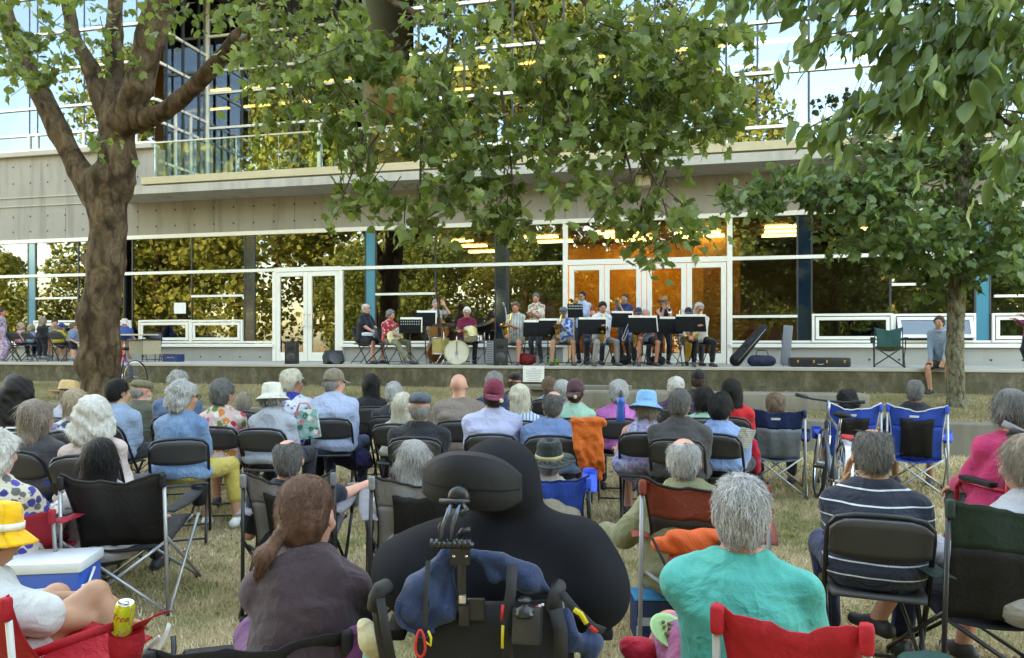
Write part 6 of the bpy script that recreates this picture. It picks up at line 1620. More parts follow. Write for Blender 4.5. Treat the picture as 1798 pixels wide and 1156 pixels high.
for v in me.vertices:      # wrap the word round the can
    a = v.co.x/.0335-PI/2-.0; rr = .0336+v.co.z; v.co = (math.cos(a)*rr, math.sin(a)*rr, v.co.y+.062)
me.materials.clear(); me.materials.append(plain('red print', (.45, .02, .03), .5)); o = bpy.data.objects.new('lettering', me); C.objects.link(o); o.parent = cn
# cup holder pouch and arm of the red chair reach towards the right
m = Skin(); a = P(222, 1118, 2.66)
hp_ = thing('cup_pouch', 'red cloth cup pouch with flap holding the yellow green can', 'pouch', a)
k = MB(); k.lathe([(.058, .02), (.060, -.02), (.050, -.09), (.02, -.105), (.001, -.107)], 16); k.build('pouch', m_fabric((.42, .012, .022)), hp_, True)
Gp = np.array([[(.03+.10*v+.015*t, .055*t*(1-v*.6), .02+.075*v+.01*math.sin(v*5)) for t in np.linspace(-1, 1, 7)] for v in np.linspace(0, 1, 7)]); MB().grid(Gp, .004).build('flap', m_fabric((.42, .012, .022)), hp_, True)
# arm fabric from the chair to the pouch
strap('arm_strap', [np.array(P(55, 1150, 2.45))-np.array(a), np.array(P(130, 1122, 2.5))-np.array(a), np.array(P(205, 1098, 2.6))-np.array(a)], .03, m_fabric((.42, .012, .022)), hp_, .006)
# cool box
cb = thing('cool_box', 'blue cool box with white lid behind the yellow hat', 'cool box', P(86, 0, 3.75), -.0); cb.location.z = 0
cb.rotation_euler = (0, 0, R(8))
m = MB(); m.box((0, 0, .20), (.40, .27, .36), None, .02); m.build('tub', plain('blue plastic', (.012, .09, .42), .35), cb, 'auto')
m = MB(); m.box((0, 0, .40), (.42, .29, .055), None, .016); lid = m.build('lid', plain('white plastic', (.62, .64, .66), .4), cb, 'auto')
m = MB(); 
for i in range(6): m.box((-.17, -.10+i*.012, .429), (.05, .005, .004))
m.build('grille', plain('grey plastic', (.25, .26, .28), .5), lid)
m = MB(); m.tube([(-.215, 0, .36), (-.225, -.1, .30), (.0, -.155, .30), (.225, -.1, .30), (.215, 0, .36)], .008, 8); m.build('handle', plain('white plastic', (.62, .64, .66), .4), cb, True)
# orange bag tied to the brick red chair, cool bag under it
ob = thing('backpack', 'orange drawstring backpack tied to the back of the brick red chair', 'bag', P(1208, 975, 3.2))
o_ = np.array(P(1208, 975, 3.2)); K = Skin(); bq = lambda x, y, D=3.2: np.array(P(x, y, D))-o_
K.cone(bq(1160, 955), bq(1195, 960), .035, .045, .02).cone(bq(1210, 955), bq(1255, 950), .05, .045, .03).cone(bq(1185, 945), bq(1235, 945), .035, .035, .03)
skin_obj('pouch_top', K, .008, m_fabric((.60, .09, .02)), ob, wr=.007, wf=40)
K = Skin(); K.cone(bq(1195, 985), bq(1250, 985), .055, .06, .04).cone(bq(1200, 1005), bq(1240, 1010), .05, .05, .04)
skin_obj('pouch', K, .009, m_fabric((.22, .030, .015)), ob, wr=.005, wf=30)
strap('strap', [bq(1145, 945, 3.15), bq(1165, 985, 3.15), bq(1180, 1020, 3.15)], .012, M_STRAP, ob); strap('strap', [bq(1265, 950, 3.15), bq(1262, 1000, 3.15), bq(1235, 1020, 3.15)], .02, M_STRAP, ob)
cbg = thing('cool_bag', 'navy cool bag on the grass under the brick red chair', 'bag', P(1162, 0, 3.75)); cbg.location.z = 0
m = MB(); m.box((0, 0, .12), (.30, .20, .22), None, .03); m.build('bag_body', m_fabric((.015, .03, .08)), cbg, 'auto')
m = MB(); m.box((0, -.103, .13), (.28, .006, .04), None, .002); m.build('reflective_band', m_fabric((.3, .32, .36)), cbg); m = MB(); m.box((-.02, 0, .233), (.26, .18, .012), None, .004); m.build('lid', m_fabric((.03, .25, .50)), cbg)
# plate of food and folded red seat flap beside the turquoise shirt
pl = thing('plate', 'pale green plate of nuts held beside the turquoise shirt', 'plate', P(1174, 1112, 2.5)); pl.rotation_euler = (R(30), R(20), 0)
m = MB(); m.lathe([(.001, 0), (.045, .0), (.06, .008), (.072, .012), (.070, .015), (.058, .010), (.044, .004), (.001, .004)], 24); m.build('dish', plain('green plate', (.35, .55, .22), .4), pl, True)
for i in range(14):
    m = MB(); m.lathe([(.001, -.006), (.006, -.003), (.007, .002), (.001, .007)], 7, (rnd.uniform(-.035, .035), rnd.uniform(-.035, .035), .012), (rnd.random(), rnd.random(), 0)); m.build('nut', plain('brown nut', (.22, .12, .05), .6), pl, True)
cloth_lump('jacket', 'red cloth folded over the knee beside the turquoise shirt', 'cloth', [P(1105, 1135, 2.55), P(1130, 1150, 2.55), P(1140, 1190, 2.55)], [.035, .05, .06], (.42, .012, .03), wr=.003)
# green bag with a paper tag, bottom right
gb = thing('bag', 'dark green soft bag with white paper tag, bottom right', 'bag', P(1635, 0, 2.65)); gb.location.z = 0
K = Skin(); K.ell((0, 0, .25), (.125, .09, .13), .03).ell((0.02, 0, .14), (.15, .10, .13), .05).cone((-.08, 0, .33), (.05, 0, .34), .045, .04, .05)
skin_obj('bag_body', K, .010, m_fabric((.012, .05, .042)), gb, wr=.008, wf=22)
G = np.array([[(-.035+.07*u+.06*v, -.115-.01*math.sin(u*3), .345-.13*v-.02*u) for u in np.linspace(0, 1, 5)] for v in np.linspace(0, 1, 7)]); MB().grid(G[::-1], .001).build('paper_tag', m_cloth('stripe_h', [(.62, .63, .66), (.2, .2, .22), (90, .25)]), gb, True)
# water bottle, paper, draped orange jacket, tote
def bottle(label, at, col, cap):
    r = thing('water_bottle', label, 'bottle', at); m = MB(); m.lathe([(.001, 0), (.033, 0), (.035, .01), (.035, .10), (.03, .125), (.035, .15), (.033, .18), (.018, .20)], 18); m.build('bottle_body', plain('bottle '+label[:4], col, .25), r, True)
    m = MB(); m.lathe([(.022, .20), (.022, .225), (.012, .235), (.010, .25), (.001, .25)], 14); m.build('cap', plain('cap', cap, .4), r, True)
bottle('navy water bottle with black cap standing behind the pink T-shirt chair', P(1090, 740, 6.0), (.02, .10, .40), (.015, .015, .018))
oj = thing('jacket', 'bright orange jacket draped over the chair back beside the chambray shirt', 'jacket', P(1035, 740, 5.6)); o_ = np.array(P(1035, 740, 5.6)); bq = lambda x, y, D=5.6: np.array(P(x, y, D))-o_
K = Skin()
for i in range(7):
    x0 = 1008+i*7; K.cone(bq(x0, 742+(i % 2)*4), bq(x0+6, 790+(i*13) % 30, 5.55), .030, .024, .012).cone(bq(x0+6, 790+(i*13) % 30, 5.55), bq(x0+10, 815+(i*17) % 30), .024, .018, .012)
K.cone(bq(1010, 740), bq(1058, 742), .035, .035, .02)
skin_obj('cloth', K, .010, m_cloth('plain', [(.58, .11, .015)], .7), oj, wr=.006, wf=36)
tb = thing('tote_bag', 'mint tote bag with pink handles and flamingo colours hung on a folding chair', 'bag', P(541, 745, 6.6)); 
m = MB(); m.box((0, 0, 0), (.20, .05, .26), (0, R(-8), 0), .012); m.build('bag_body', m_cloth('floral', [(.22, .42, .38), (.55, .20, .22), (.6, .6, .55), (.05, .16, .12), (.35, .5, .48)], .8, 1.4), tb, 'auto')
m = MB(); m.tube([(-.10, 0, .12), (-.07, -.02, .19), (.0, -.02, .19), (.04, 0, .12)], .010, 6); m.build('handle', plain('pink handle', (.62, .32, .32), .6), tb, True)
cloth_lump('bag', 'navy purple bag under the chair of the man in the taupe cap', 'bag', [P(598, 800, 7.4), P(625, 805, 7.4), P(640, 810, 7.4)], [.10, .12, .09], (.03, .03, .09), .018, .01)
pg = thing('program_sheet', 'white program sheet held by the black haired man in light blue', 'paper', P(1308, 770, 5.7)); m = MB(); m.box((0, 0, 0), (.12, .004, .17), (R(20), R(14), 0)); m.build('sheet', m_cloth('stripe_h', [(.62, .62, .6), (.35, .35, .37), (60, .3)]), pg)
cloth_lump('jacket', 'red jacket hanging down beside the chair of the woman in bright red', 'jacket', [P(1322, 775, 6.2), P(1326, 800, 6.2), P(1328, 825, 6.2)], [.03, .04, .035], (.42, .012, .03), .012, .004)
# red framed transport chair of the woman in pink
tc = thing('transport_chair', 'red framed wheelchair with black back sling under the woman in pink', 'wheelchair', (pk.location.x, pk.location.y, 0), .05)
MR = plain('metallic red paint', (.30, .008, .018), .28, .4)
for q in (-1, 1):
    for pts in ([(q*.235, -.27, 1.02), (q*.235, -.25, .60), (q*.235, -.22, .12)], [(q*.235, -.25, .70), (q*.25, .10, .70), (q*.25, .14, .66), (q*.25, .16, .14)], [(q*.24, -.23, .42), (q*.24, .22, .42)], [(q*.24, .22, .42), (q*.22, .38, .12)]):
        m = MB(); m.tube(pts, .0125, 8); m.build('frame', MR, tc, True)
    m = MB(); m.tube([(q*.235, -.27, 1.01), (q*.235, -.30, 1.04), (q*.235, -.37, 1.03)], .017, 8); m.build('push_grip', M_SHOEBLK, tc, True)
    m = MB(); m.box((q*.25, -.04, .725), (.055, .26, .03), None, .01); m.build('armrest', M_VINYL, tc, 'auto')
    for y_, r_ in ((-.22, .15), (.30, .09)):
        m = MB(); m.lathe([(r_*.82, -.012), (r_*.96, -.016), (r_, 0), (r_*.96, .016), (r_*.82, .012), (r_*.82, -.012)], 26, (q*.275, y_, r_), (0, R(90), 0)); wl = m.build('wheel', M_SHOEBLK, tc, True)
        m = MB(); m.lathe([(.001, -.012), (.02, -.012), (.02, .012), (.001, .012)], 10, (q*.275, y_, r_), (0, R(90), 0))
        for a_ in range(6): m.tube([(q*.275, y_, r_), (q*.275, y_+math.cos(a_*PI/3)*r_*.84, r_+math.sin(a_*PI/3)*r_*.84)], .006, 5)
        m.build('spokes', M_METAL, wl, True)
G = np.array([[(t*.225, -.25-.035*(1-t*t)-.02*v, .55+.42*v) for t in np.linspace(-1, 1, 9)] for v in np.linspace(0, 1, 7)]); MB().grid(G[:, ::-1], .01).build('back_sling', m_fabric((.016, .016, .019)), tc, True)
m = MB(); m.box((0, 0, .45), (.44, .42, .04), None, .012); m.build('seat', m_fabric((.016, .016, .019)), tc, 'auto')
m = MB(); m.tube([(-.235, -.23, .15), (.235, .2, .42)], .009, 6); m.build('cross_brace', MR, tc, True); m = MB(); m.tube([(.235, -.23, .15), (-.235, .2, .42)], .009, 6); m.build('cross_brace', MR, tc, True)
strap('bag_strap', [np.array(P(1755, 742, 4.05))-np.array(pk.location), np.array(P(1775, 752, 4.02))-np.array(pk.location), np.array(P(1800, 765, 4.02))-np.array(pk.location)], .035, plain('grey strap', (.22, .21, .22), .7), tc)
# near bicycle
def bicycle(label, loc, yaw, col, basket=False, ws=.335, lean=0, fork=(.6, .6, .62), bar='flat'):
    r = thing('bicycle', label, 'bicycle', loc, 0); r.rotation_euler = (0, lean, -yaw)
    MF = plain('bicycle paint '+label[:6], col, .3, .3); MK = plain('bicycle fork '+label[:6], fork, .3, .6)
    B0, F0 = (0, -.52, ws), (0, .53, ws)
    for c_ in (B0, F0):
        m = MB(); m.lathe([(ws-.018, -.012), (ws-.006, -.018), (ws, -.008), (ws, .008), (ws-.006, .018), (ws-.018, .012), (ws-.018, -.012)], 40, c_, (0, R(90), 0)); wl = m.build('wheel', M_SHOEBLK, r, True)
        m = MB(); m.lathe([(ws-.034, -.008), (ws-.018, -.011), (ws-.018, .011), (ws-.034, .008), (ws-.034, -.008)], 40, c_, (0, R(90), 0)); m.build('rim', plain('alloy rim', (.55, .55, .57), .25, .9), wl, True)
        m = MB()
        for k in range(14):
            a = k*2*PI/14; m.tube([(.02*(-1)**k, c_[1]+.02*math.cos(a+1), c_[2]+.02*math.sin(a+1)), (0, c_[1]+math.cos(a)*(ws-.03), c_[2]+math.sin(a)*(ws-.03))], .0013, 4, False)
        m.build('spokes', M_STEEL, wl, kind='stuff')
        m = MB(); m.lathe([(.001, -.045), (.018, -.045), (.022, -.02), (.015, 0), (.022, .02), (.018, .045), (.001, .045)], 12, c_, (0, R(90), 0)); m.build('hub', M_STEEL, wl, True)
    m = MB()
    bb = (0, -.09, .29); st_ = (0, -.22, .74); hd_ = (0, .40, .82); hb = (0, .43, .68)
    for a, b_, rr in ((bb, st_, .016), (st_, hd_, .016), (bb, hb, .019), (hb, hd_, .018)): m.tube([a, b_], rr, 8)
    for q in (-1, 1): m.tube([(q*.05, B0[1], ws), (q*.03, bb[1], bb[2])], .010, 6); m.tube([(q*.05, B0[1], ws), (q*.015, st_[1], st_[2]-.04)], .009, 6)
    m.build('frame', MF, r, True)
    m = MB(); m.tube([hb, (0, .46, .60)], .016, 8)
    for q in (-1, 1): m.tube([(q*.045, .46, .62), (q*.05, .53, ws)], .013, 8)
    m.build('fork', MK, r, True)
    m = MB(); m.tube([st_, (0, -.245, .86)], .012, 8); m.build('seat_post', M_STEEL, r, True)
    K = Skin(); K.cone((0, -.12, .885), (0, -.26, .885), .022, .03, .02).ell((0, -.30, .885), (.078, .07, .026), .03); skin_obj('saddle', K, .008, M_VINYL, r)
    m = MB(); m.tube([hd_, (0, .41, .93), (0, .46, .95)], .013, 8); m.build('stem', M_STEEL, r, True)
    m = MB(); m.tube([(-.30, .40, .98), (-.15, .45, .955), (0, .46, .95), (.15, .45, .955), (.30, .40, .98)], .011, 8); hbm = m.build('handlebar', M_BLK, r, True)
    for q in (-1, 1): m = MB(); m.tube([(q*.31, .395, .982), (q*.20, .437, .965)], .017, 8); m.build('grip', M_SHOEBLK, hbm, True)
    m = MB(); m.lathe([(.001, -.004), (.09, -.004), (.095, 0), (.09, .004), (.001, .004)], 24, (.05, bb[1], bb[2]), (0, R(90), 0)); m.build('chainring', M_STEEL, r, True)
    for q in (-1, 1): m = MB(); m.tube([(q*.07, bb[1], bb[2]), (q*.085, bb[1]+q*.12, bb[2]-q*.11)], .010, 6); m.box((q*.13, bb[1]+q*.12, bb[2]-q*.11), (.09, .07, .02)); m.build('pedal', M_BLK, r)
    return r
bk = bicycle('grey bicycle with white mudguard parked between the camping chairs', P(1450, 0, 6.75), .25, (.10, .11, .13), lean=.10); bk.location.z = 0
m = MB()
Gm = np.array([[(t*.028, -.52+math.cos(a)*.36, .335+math.sin(a)*.36) for t in np.linspace(-1, 1, 5)] for a in np.linspace(R(75), R(200), 16)]); MB().grid(Gm, .003).build('mudguard', plain('silver mudguard', (.55, .58, .62), .25, .5), bk, True)
m = MB(); m.box((0, -.62, .73), (.10, .03, .045), (R(-25), 0, 0), .01); m.build('reflector', plain('red reflector', (.5, .01, .01), .2), bk, 'auto')
m = MB(); m.tube([(.02, -.60, .69), (.0, -.76, .50), (0, -.83, .34)], .028, 8, flat=.5); m.build('rear_pannier_rail', plain('pale rack', (.50, .54, .60), .35, .4), bk, True)
# ------------------------------------------------------------------ the band on the stage
def SD(px, back): return (S_Z0+back)/(1+math.tan(AL)*(px-CX)/FPX)
def SP(px, back):
    d = SD(px, back); return np3((px-CX)*d/FPX, d, Z_DECK)
G1 = 'musicians of the band'
GOLD = plain('lacquered brass', (.72, .47, .12), .22, 1.0); GOLDD = plain('old brass', (.42, .25, .08), .35, 1.0)
M_CYM = plain('dark bronze cymbal', (.12, .095, .05), .32, .9)
def mus(label, px, py, back, chair=True, **k):
    k.setdefault('group', G1); k.setdefault('seat', .50); k.setdefault('coords', Z_DECK); k.setdefault('legs', DKT); k.setdefault('shoes', (.05, .05, .06)); k.setdefault('bulk', 1.05)
    if k.get('stand'): chair = False
    who = k.pop('who', label)
    p = person(label, (px, py, SD(px, back)), **k)
    if chair: o = place_fchair(p.location.x, p.location.y, Z_DECK, -p.rotation_euler.z, 'black folding chair under '+who, group='folding chairs of the band'); o.scale = (1, 1, 1.08)
    return p
def held(name, label, cat, p, group=None):
    r = thing(name, label, cat, p.location, p.rotation_euler.z, group); return r
def sax(p, label, mz, s=1.0, side=.12, low=None, bari=False):
    r = held('saxophone', label, 'saxophone', p, 'saxophones'); lo = low if low is not None else mz-.62*s
    m = MB(); a = np3(0, .15, mz)
    m.tube([a, a+np3(.01, .05, .02), a+np3(.03, .09, .0)], [.008, .010, .012], 8); m.build('mouthpiece', M_BLK, r, True)
    m = MB(); pts = [a+np3(.03, .09, 0), a+np3(.05, .13, -.05*s), a+np3(.07, .14, -.20*s)]
    pts += [np3(side, .24, lo+.20*s), np3(side+.01, .27, lo+.05*s), np3(side+.02, .31, lo), np3(side+.03, .36, lo+.03*s), np3(side+.03, .385, lo+.12*s), np3(side+.03, .40, lo+.22*s), np3(side+.03, .425, lo+.29*s), np3(side+.03, .45, lo+.32*s)]
    rr = [.013, .016, .022, .034*s, .040*s, .045*s, .047*s, .052*s, .064*s, .088*s, .112*s]
    m.tube(pts, rr, 14, False); m.build('sax_body', GOLD, r, True)
    m = MB(); c_ = pts[-2]; m.lathe([(.001, -.03), (.065*s, .0), (.096*s, .03)], 16, c_, (R(-25), 0, 0)); m.build('bell_hollow', plain('dark bell interior', (.05, .03, .01), .6), r, True)
    for i in range(6):
        t = i/5; q = pts[2]*(1-t)+pts[4]*t
        m = MB(); m.lathe([(.001, .006), (.016, .006), (.017, 0), (.001, -.004)], 10, q+np3(-.004, .035+.01*t, 0), (R(-80), 0, 0)); m.build('key', GOLDD, r, True)
    m = MB(); m.tube([pts[2]+np3(.03, .02, 0), pts[4]+np3(.04, .03, 0)], .004, 5); m.build('key_rod', GOLDD, r)
    return r
def trumpet(p, label, mz, pitch=-.12, yawd=0.0, col=None, L=.48, name='trumpet'):
    r = held(name, label, name, p); r.location = p.matrix_basis @ Vector((0, .13, mz)); r.rotation_euler = (pitch, 0, p.rotation_euler.z+yawd)
    c_ = col or GOLD
    m = MB(); m.tube([(0, 0, 0), (0, .05, 0), (0, L*.6, 0), (0, L*.85, 0), (0, L*.95, 0), (0, L, 0)], [.008, .006, .009, .018, .034, .060], 14, False); m.build('bell', c_, r, True)
    m = MB(); m.tube([(0, .10, -.0), (0, .08, -.05), (0, .12, -.085), (0, .30, -.085), (0, .34, -.05), (0, .30, -.0)], .007, 8); m.build('tubing', c_, r, True)
    for i in range(3): m = MB(); m.tube([(0, .17+.035*i, .045), (0, .17+.035*i, -.10)], .011, 8); m.build('valve', GOLDD, r, True)
    return r
def music_stand(label, px, back, top_py, w=.52, h=.33, paper=True, yawd=0.0, holes=False, tilt=.28, px2=None):
    q = SP(px, back); topz = CAMZ-(top_py-HY)*q[1]/FPX-Z_DECK
    r = thing('music_stand', label, 'music stand', q, yawd, 'black music stands')
    cz = topz-h/2*math.cos(tilt)
    m = MB(); m.box((0, 0, cz), (w, .008, h), (-tilt, 0, 0), .006); m.build('desk', plain('black steel desk', (.006, .006, .006), .75, spec=.15), r, 'auto')
    m = MB(); m.box((0, .035+math.sin(tilt)*h/2*0-.0, cz-h/2*math.cos(tilt)+.004), (w, .05, .008), None, .002); 
    m.build('lip', plain('black steel desk', (.006, .006, .006), .75, spec=.15), r)
    if holes:
        m = Parts()
        for i in range(9):
            for j in range(4): m.box(((i-4)*w*.1, -.006-(j-1.2)*.055*math.sin(-tilt)*-1, cz+(j-1.2)*.06), (.022, .003, .030), (-tilt, 0, 0))
        m.build('vent', plain('pale vent', (.30, .30, .28), .7), r)
    if paper:
        m = MB(); m.box((.025, .016, cz+.035), (w*1.0, .006, h*1.08), (-tilt, 0, R(1)), .001); m.build('sheet_music', plain('cream sheet music', (.72, .68, .58), .8), r)
    m = MB(); m.tube([(0, -.005, .22), (0, -.005, cz-.02)], .010, 8); m.tube([(0, -.005, .22), (0, -.005, .60)], .014, 8); m.build('shaft', M_TUBE, r, True)
    for a in (R(90), R(210), R(330)):
        m = MB(); m.tube([(0, 0, .30), (math.cos(a)*.12, math.sin(a)*.12, .16), (math.cos(a)*.27, math.sin(a)*.27, .012)], .008, 6); m.build('leg', M_TUBE, r, True)
    return r
PIv = PI
# keyboard player
kb = mus('keyboard player with glasses in a black polo shirt and black shorts', 643, 533, .9, who='the keyboard player', yaw=2.0, hair=('ring', 'white'), skin='pink', glasses=True, shirt=C_(.014, .015, .022), sleeve='short', bulk=1.3, legs=C_(.015, .015, .02), legkind='shorts', hands=[(-.18, .40, .76), (.16, .40, .76)], feet=[(-.16, .42, .09), (.20, .40, .09)], lean=.1)
k_ = held('keyboard', 'silver blue electronic keyboard on a black folding stand', 'keyboard', kb)
m = MB(); m.box((0, .50, .70), (1.15, .30, .08), None, .015); m.build('case', plain('silver keyboard case', (.42, .46, .52), .4, .3), k_, 'auto')
m = MB(); m.box((0, .43, .742), (1.0, .13, .012)); m.build('white_keys', plain('ivory keys', (.75, .75, .72), .4), k_); m = MB(); m.box((0, .57, .744), (1.05, .10, .006)); m.build('control_panel', plain('blue panel', (.10, .22, .42), .4), k_)
bkm = Parts()
for i in range(28):
    if i % 7 not in (2, 6): bkm.box((-.48+i*.0357, .46, .752), (.012, .075, .012))
bkm.build('black_key', M_BLK, k_)
for q in (-1, 1):
    m = MB(); m.tube([(q*.42, .36, .02), (-q*.30, .62, .655)], .016, 8); m.build('stand_leg', M_TUBE, k_, True)
m = MB(); m.tube([(-.45, .38, .02), (.45, .38, .02)], .014, 6); m.build('stand_foot', M_TUBE, k_, True)
m = MB(); m.box((-.12, .62, .86), (.34, .02, .25), (-.3, 0, .1), .003); m.build('score', plain('cream sheet music', (.72, .68, .58), .8), k_)
# guitarist
gt = mus('guitarist with grey brown hair in a red patterned shirt and khaki trousers', 686, 545, .35, who='the guitarist', yaw=2.25, head=(-.1, .15, 0), hair=('full', 'dkgrey'), skin='red', shirt=('floral', [(.42, .03, .045), (.55, .10, .10), (.5, .35, .35), (.35, .02, .03)], .85, 1.5), sleeve='half', legs=C_(.17, .17, .11), hands=[(-.30, .34, .78), (.10, .27, .68)], feet=[(-.30, .46, .09), (.05, .62, .12)])
g_ = held('electric_guitar', 'cream electric guitar on the guitarist in red', 'guitar', gt); 
out = [(-.20, -.02), (-.21, .08), (-.15, .13), (-.06, .11), (.02, .10), (.12, .14), (.20, .10), (.235, 0), (.20, -.12), (.10, -.165), (-.01, -.12), (-.10, -.12), (-.19, -.15), (-.20, -.10)]
Mx = Matrix.Translation((.04, .25, .68)) @ Matrix.Rotation(R(22), 4, 'Y') @ Matrix.Rotation(R(90), 4, 'X')
m = MB(); m.prism(out, -.03, .015, Mx); m.build('guitar_body', plain('cream lacquer', (.74, .66, .42), .25), g_)
m = MB(); m.prism([(-.12, -.06), (-.12, .06), (.04, .07), (.10, -.04), (.04, -.10)], -.034, -.031, Mx); m.build('pickguard', plain('white pickguard', (.8, .78, .7), .3), g_)
m = MB(); m.prism([(-.78, -.025), (-.78, .025), (-.12, .03), (-.12, -.03)], -.045, -.022, Mx); m.prism([(-.96, -.04), (-.92, .03), (-.785, .024), (-.785, -.024)], -.040, -.024, Mx); m.build('neck', plain('maple neck', (.42, .25, .10), .4), g_)
# bassist
bs = mus('double bass player standing in a white T-shirt and blue patterned trousers', 765, 526, 1.5, stand=True, yaw=2.7, head=(.1, .2, 0), hair=('short', 'grey'), skin='pink', shirt=C_(.40, .40, .42), sleeve='short', legs=('floral', [(.05, .15, .20), (.35, .42, .45), (.03, .08, .12), (.2, .3, .35)], .8, 1.6), hands=[(-.16, .26, 1.42), (.10, .34, 1.05)], lean=.12)
b_ = held('double_bass', 'brown double bass with its tall neck beside the bass player head', 'double bass', bs); b_.rotation_euler = (R(-8), R(6), bs.rotation_euler.z)
ob_ = [(0, 0), (.18, .01), (.30, .10), (.33, .25), (.27, .40), (.19, .50), (.20, .60), (.25, .72), (.22, .88), (.12, 1.0), (.03, 1.08)]
pl_ = ob_+[(-x, y) for x, y in reversed(ob_[1:])]
m = MB(); m.prism(pl_, -.09, .09, Matrix.Translation((.02, .42, .12)) @ Matrix.Rotation(R(90), 4, 'X')); m.build('bass_body', plain('varnished bass wood', (.26, .10, .025), .28), b_, 'auto')
m = MB(); m.box((.02, .52, 1.28), (.05, .03, .62), (0, 0, 0), .01); m.box((.02, .535, 1.02), (.06, .02, .55)); m.build('fingerboard', M_BLK, b_, 'auto')
m = MB(); m.tube([(.02, .52, 1.58), (.02, .50, 1.72), (.02, .54, 1.78), (.02, .57, 1.74)], [.035, .03, .025, .018], 8); m.build('scroll', plain('dark scroll', (.08, .04, .02), .35), b_, True)
m = MB(); m.tube([(.02, .44, .12), (.02, .46, -.02)], .008, 6); m.build('endpin', M_STEEL, b_)
# drummer and kit
dm = mus('drummer with white hair and glasses in a maroon shirt', 820, 540, 1.4, who='the drummer', yaw=3.05, head=(0, .25, 0), hair=('full', 'white'), glasses=True, skin='pink', shirt=C_(.17, .012, .035), bulk=1.25, hands=[(-.25, .42, .80), (.22, .42, .80)], legs=DKT)
dk = thing('drum_kit', 'cream and yellow pearl drum kit with dark cymbals and round bass drum', 'drums', SP(803, .55), PI)
M_PEARL = plain('yellow pearl wrap', (.62, .50, .20), .25, var=.25, bs=60); M_HEAD = plain('cream drum skin', (.66, .62, .50), .6); M_CHR = plain('chrome', (.7, .7, .72), .15, 1)
def drum(c, r_, h, rot, wrap, skin_m, name='drum'):
    m = MB(); m.lathe([(r_, -h/2), (r_, h/2)], 32, c, rot); o = m.build(name, wrap, dk, True)
    for s_ in (-1, 1):
        m = MB(); m.lathe([(.001, s_*(h/2-.008)), (r_*.99, s_*(h/2-.008))], 32, c, rot); m.build('drum_skin', skin_m, o)
        m = MB(); m.lathe([(r_*.985, s_*(h/2+.010)), (r_*1.03, s_*(h/2+.010)), (r_*1.03, s_*(h/2-.018)), (r_, s_*(h/2-.018))], 32, c, rot); m.build('hoop', M_CHR if r_ < .25 else wrap, o, True)
    return o
drum((0, 0, .285), .275, .36, (R(90), 0, 0), M_PEARL, M_HEAD, 'bass_drum')
drum((-.30, -.02, .70), .165, .25, (R(28), R(8), 0), M_PEARL, M_HEAD, 'tom')
drum((.42, -.34, .43), .20, .38, (0, 0, 0), M_PEARL, M_HEAD, 'floor_tom')
drum((-.42, -.48, .60), .175, .14, (R(6), 0, 0), M_CHR, M_HEAD, 'snare_drum')
for q in (-1, 1): m = MB(); m.tube([(q*.25, .10, .2), (q*.36, .22, .0)], .009, 6); m.build('spur', M_CHR, dk, True)
for (x, y, z, r_, a, b_) in ((.30, .12, .92, .27, 8, 4), (.0, .18, .80, .25, -6, -3), (-.62, -.20, .98, .26, -16, 18), (-.72, -.45, .80, .18, 0, 0)):
    m = MB(); m.lathe([(.004, .03), (.03, .026), (.05, .010), (r_*.6, .004), (r_, -.008)], 32, (x, y, z), (R(a), R(b_), 0)); m.lathe([(.004, .026), (.03, .022), (.05, .006), (r_*.6, .000), (r_, -.009)], 32, (x, y, z), (R(a), R(b_), 0)); cy_ = m.build('cymbal', M_CYM, dk, True)
    m = MB(); m.tube([(x, y, z+.05), (x, y, .22)], .010, 8)
    for k in range(3): aa = k*2*PI/3+.4; m.tube([(x, y, .32), (x+math.cos(aa)*.2, y+math.sin(aa)*.2, .01)], .007, 6)
    m.build('cymbal_stand', M_CHR, dk, True)
# speakers, monitors, mixer
def speaker(label, px, back, w, h, d, tilt=0, yawd=0.0, horn=True):
    r = thing('loudspeaker', label, 'loudspeaker', SP(px, back), yawd)
    m = MB(); m.prism([(-w/2, 0), (w/2, 0), (w*.40, d), (-w*.40, d)], 0, h); r.rotation_euler = (tilt, 0, yawd); m.build('cabinet', plain('black speaker cabinet', (.014, .014, .016), .6, bump=.3, bs=120), r)
    m = MB(); m.box((0, -.006, h*.5), (w*.86, .012, h*.92), None, .012); g_ = m.build('grille', plain('black grille', (.022, .022, .025), .7, bump=.6, bs=300), r, 'auto')
    m = MB(); m.lathe([(.001, .02), (.03, .018), (w*.33, .004), (w*.36, .0)], 22, (0, -.014, h*.30), (R(90), 0, 0)); m.build('woofer', plain('grey cone', (.04, .04, .045), .5), r, True)
    m = MB(); m.box((0, -.014, h*.72), (w*.5, .008, h*.18), None, .004); m.build('horn', M_BLK, r, 'auto')
    return r
speaker('black loudspeaker standing on the stage before the left glass doors', 511, .15, .30, .54, .26)
r_ = speaker('black wedge floor monitor lying on its side before the left doors', 590, .3, .44, .30, .34, R(-28), R(35)); r_.location.z += .06
speaker('black loudspeaker in front of the first saxophone player', 879, .12, .32, .60, .28)
mx = thing('mixer_rack', 'grey mixing console standing upright next to the middle loudspeaker', 'mixer', SP(861, .2)); m = MB(); m.box((0, 0, .28), (.16, .30, .54), None, .01); m.build('case', plain('grey mixer', (.10, .11, .125), .5), mx, 'auto')
m = Parts()
for i in range(3):
    for j in range(9): m.box((-.05+i*.045, -.153, .08+j*.05), (.022, .008, .014))
m.build('fader', plain('pale fader', (.45, .47, .5), .5), mx)
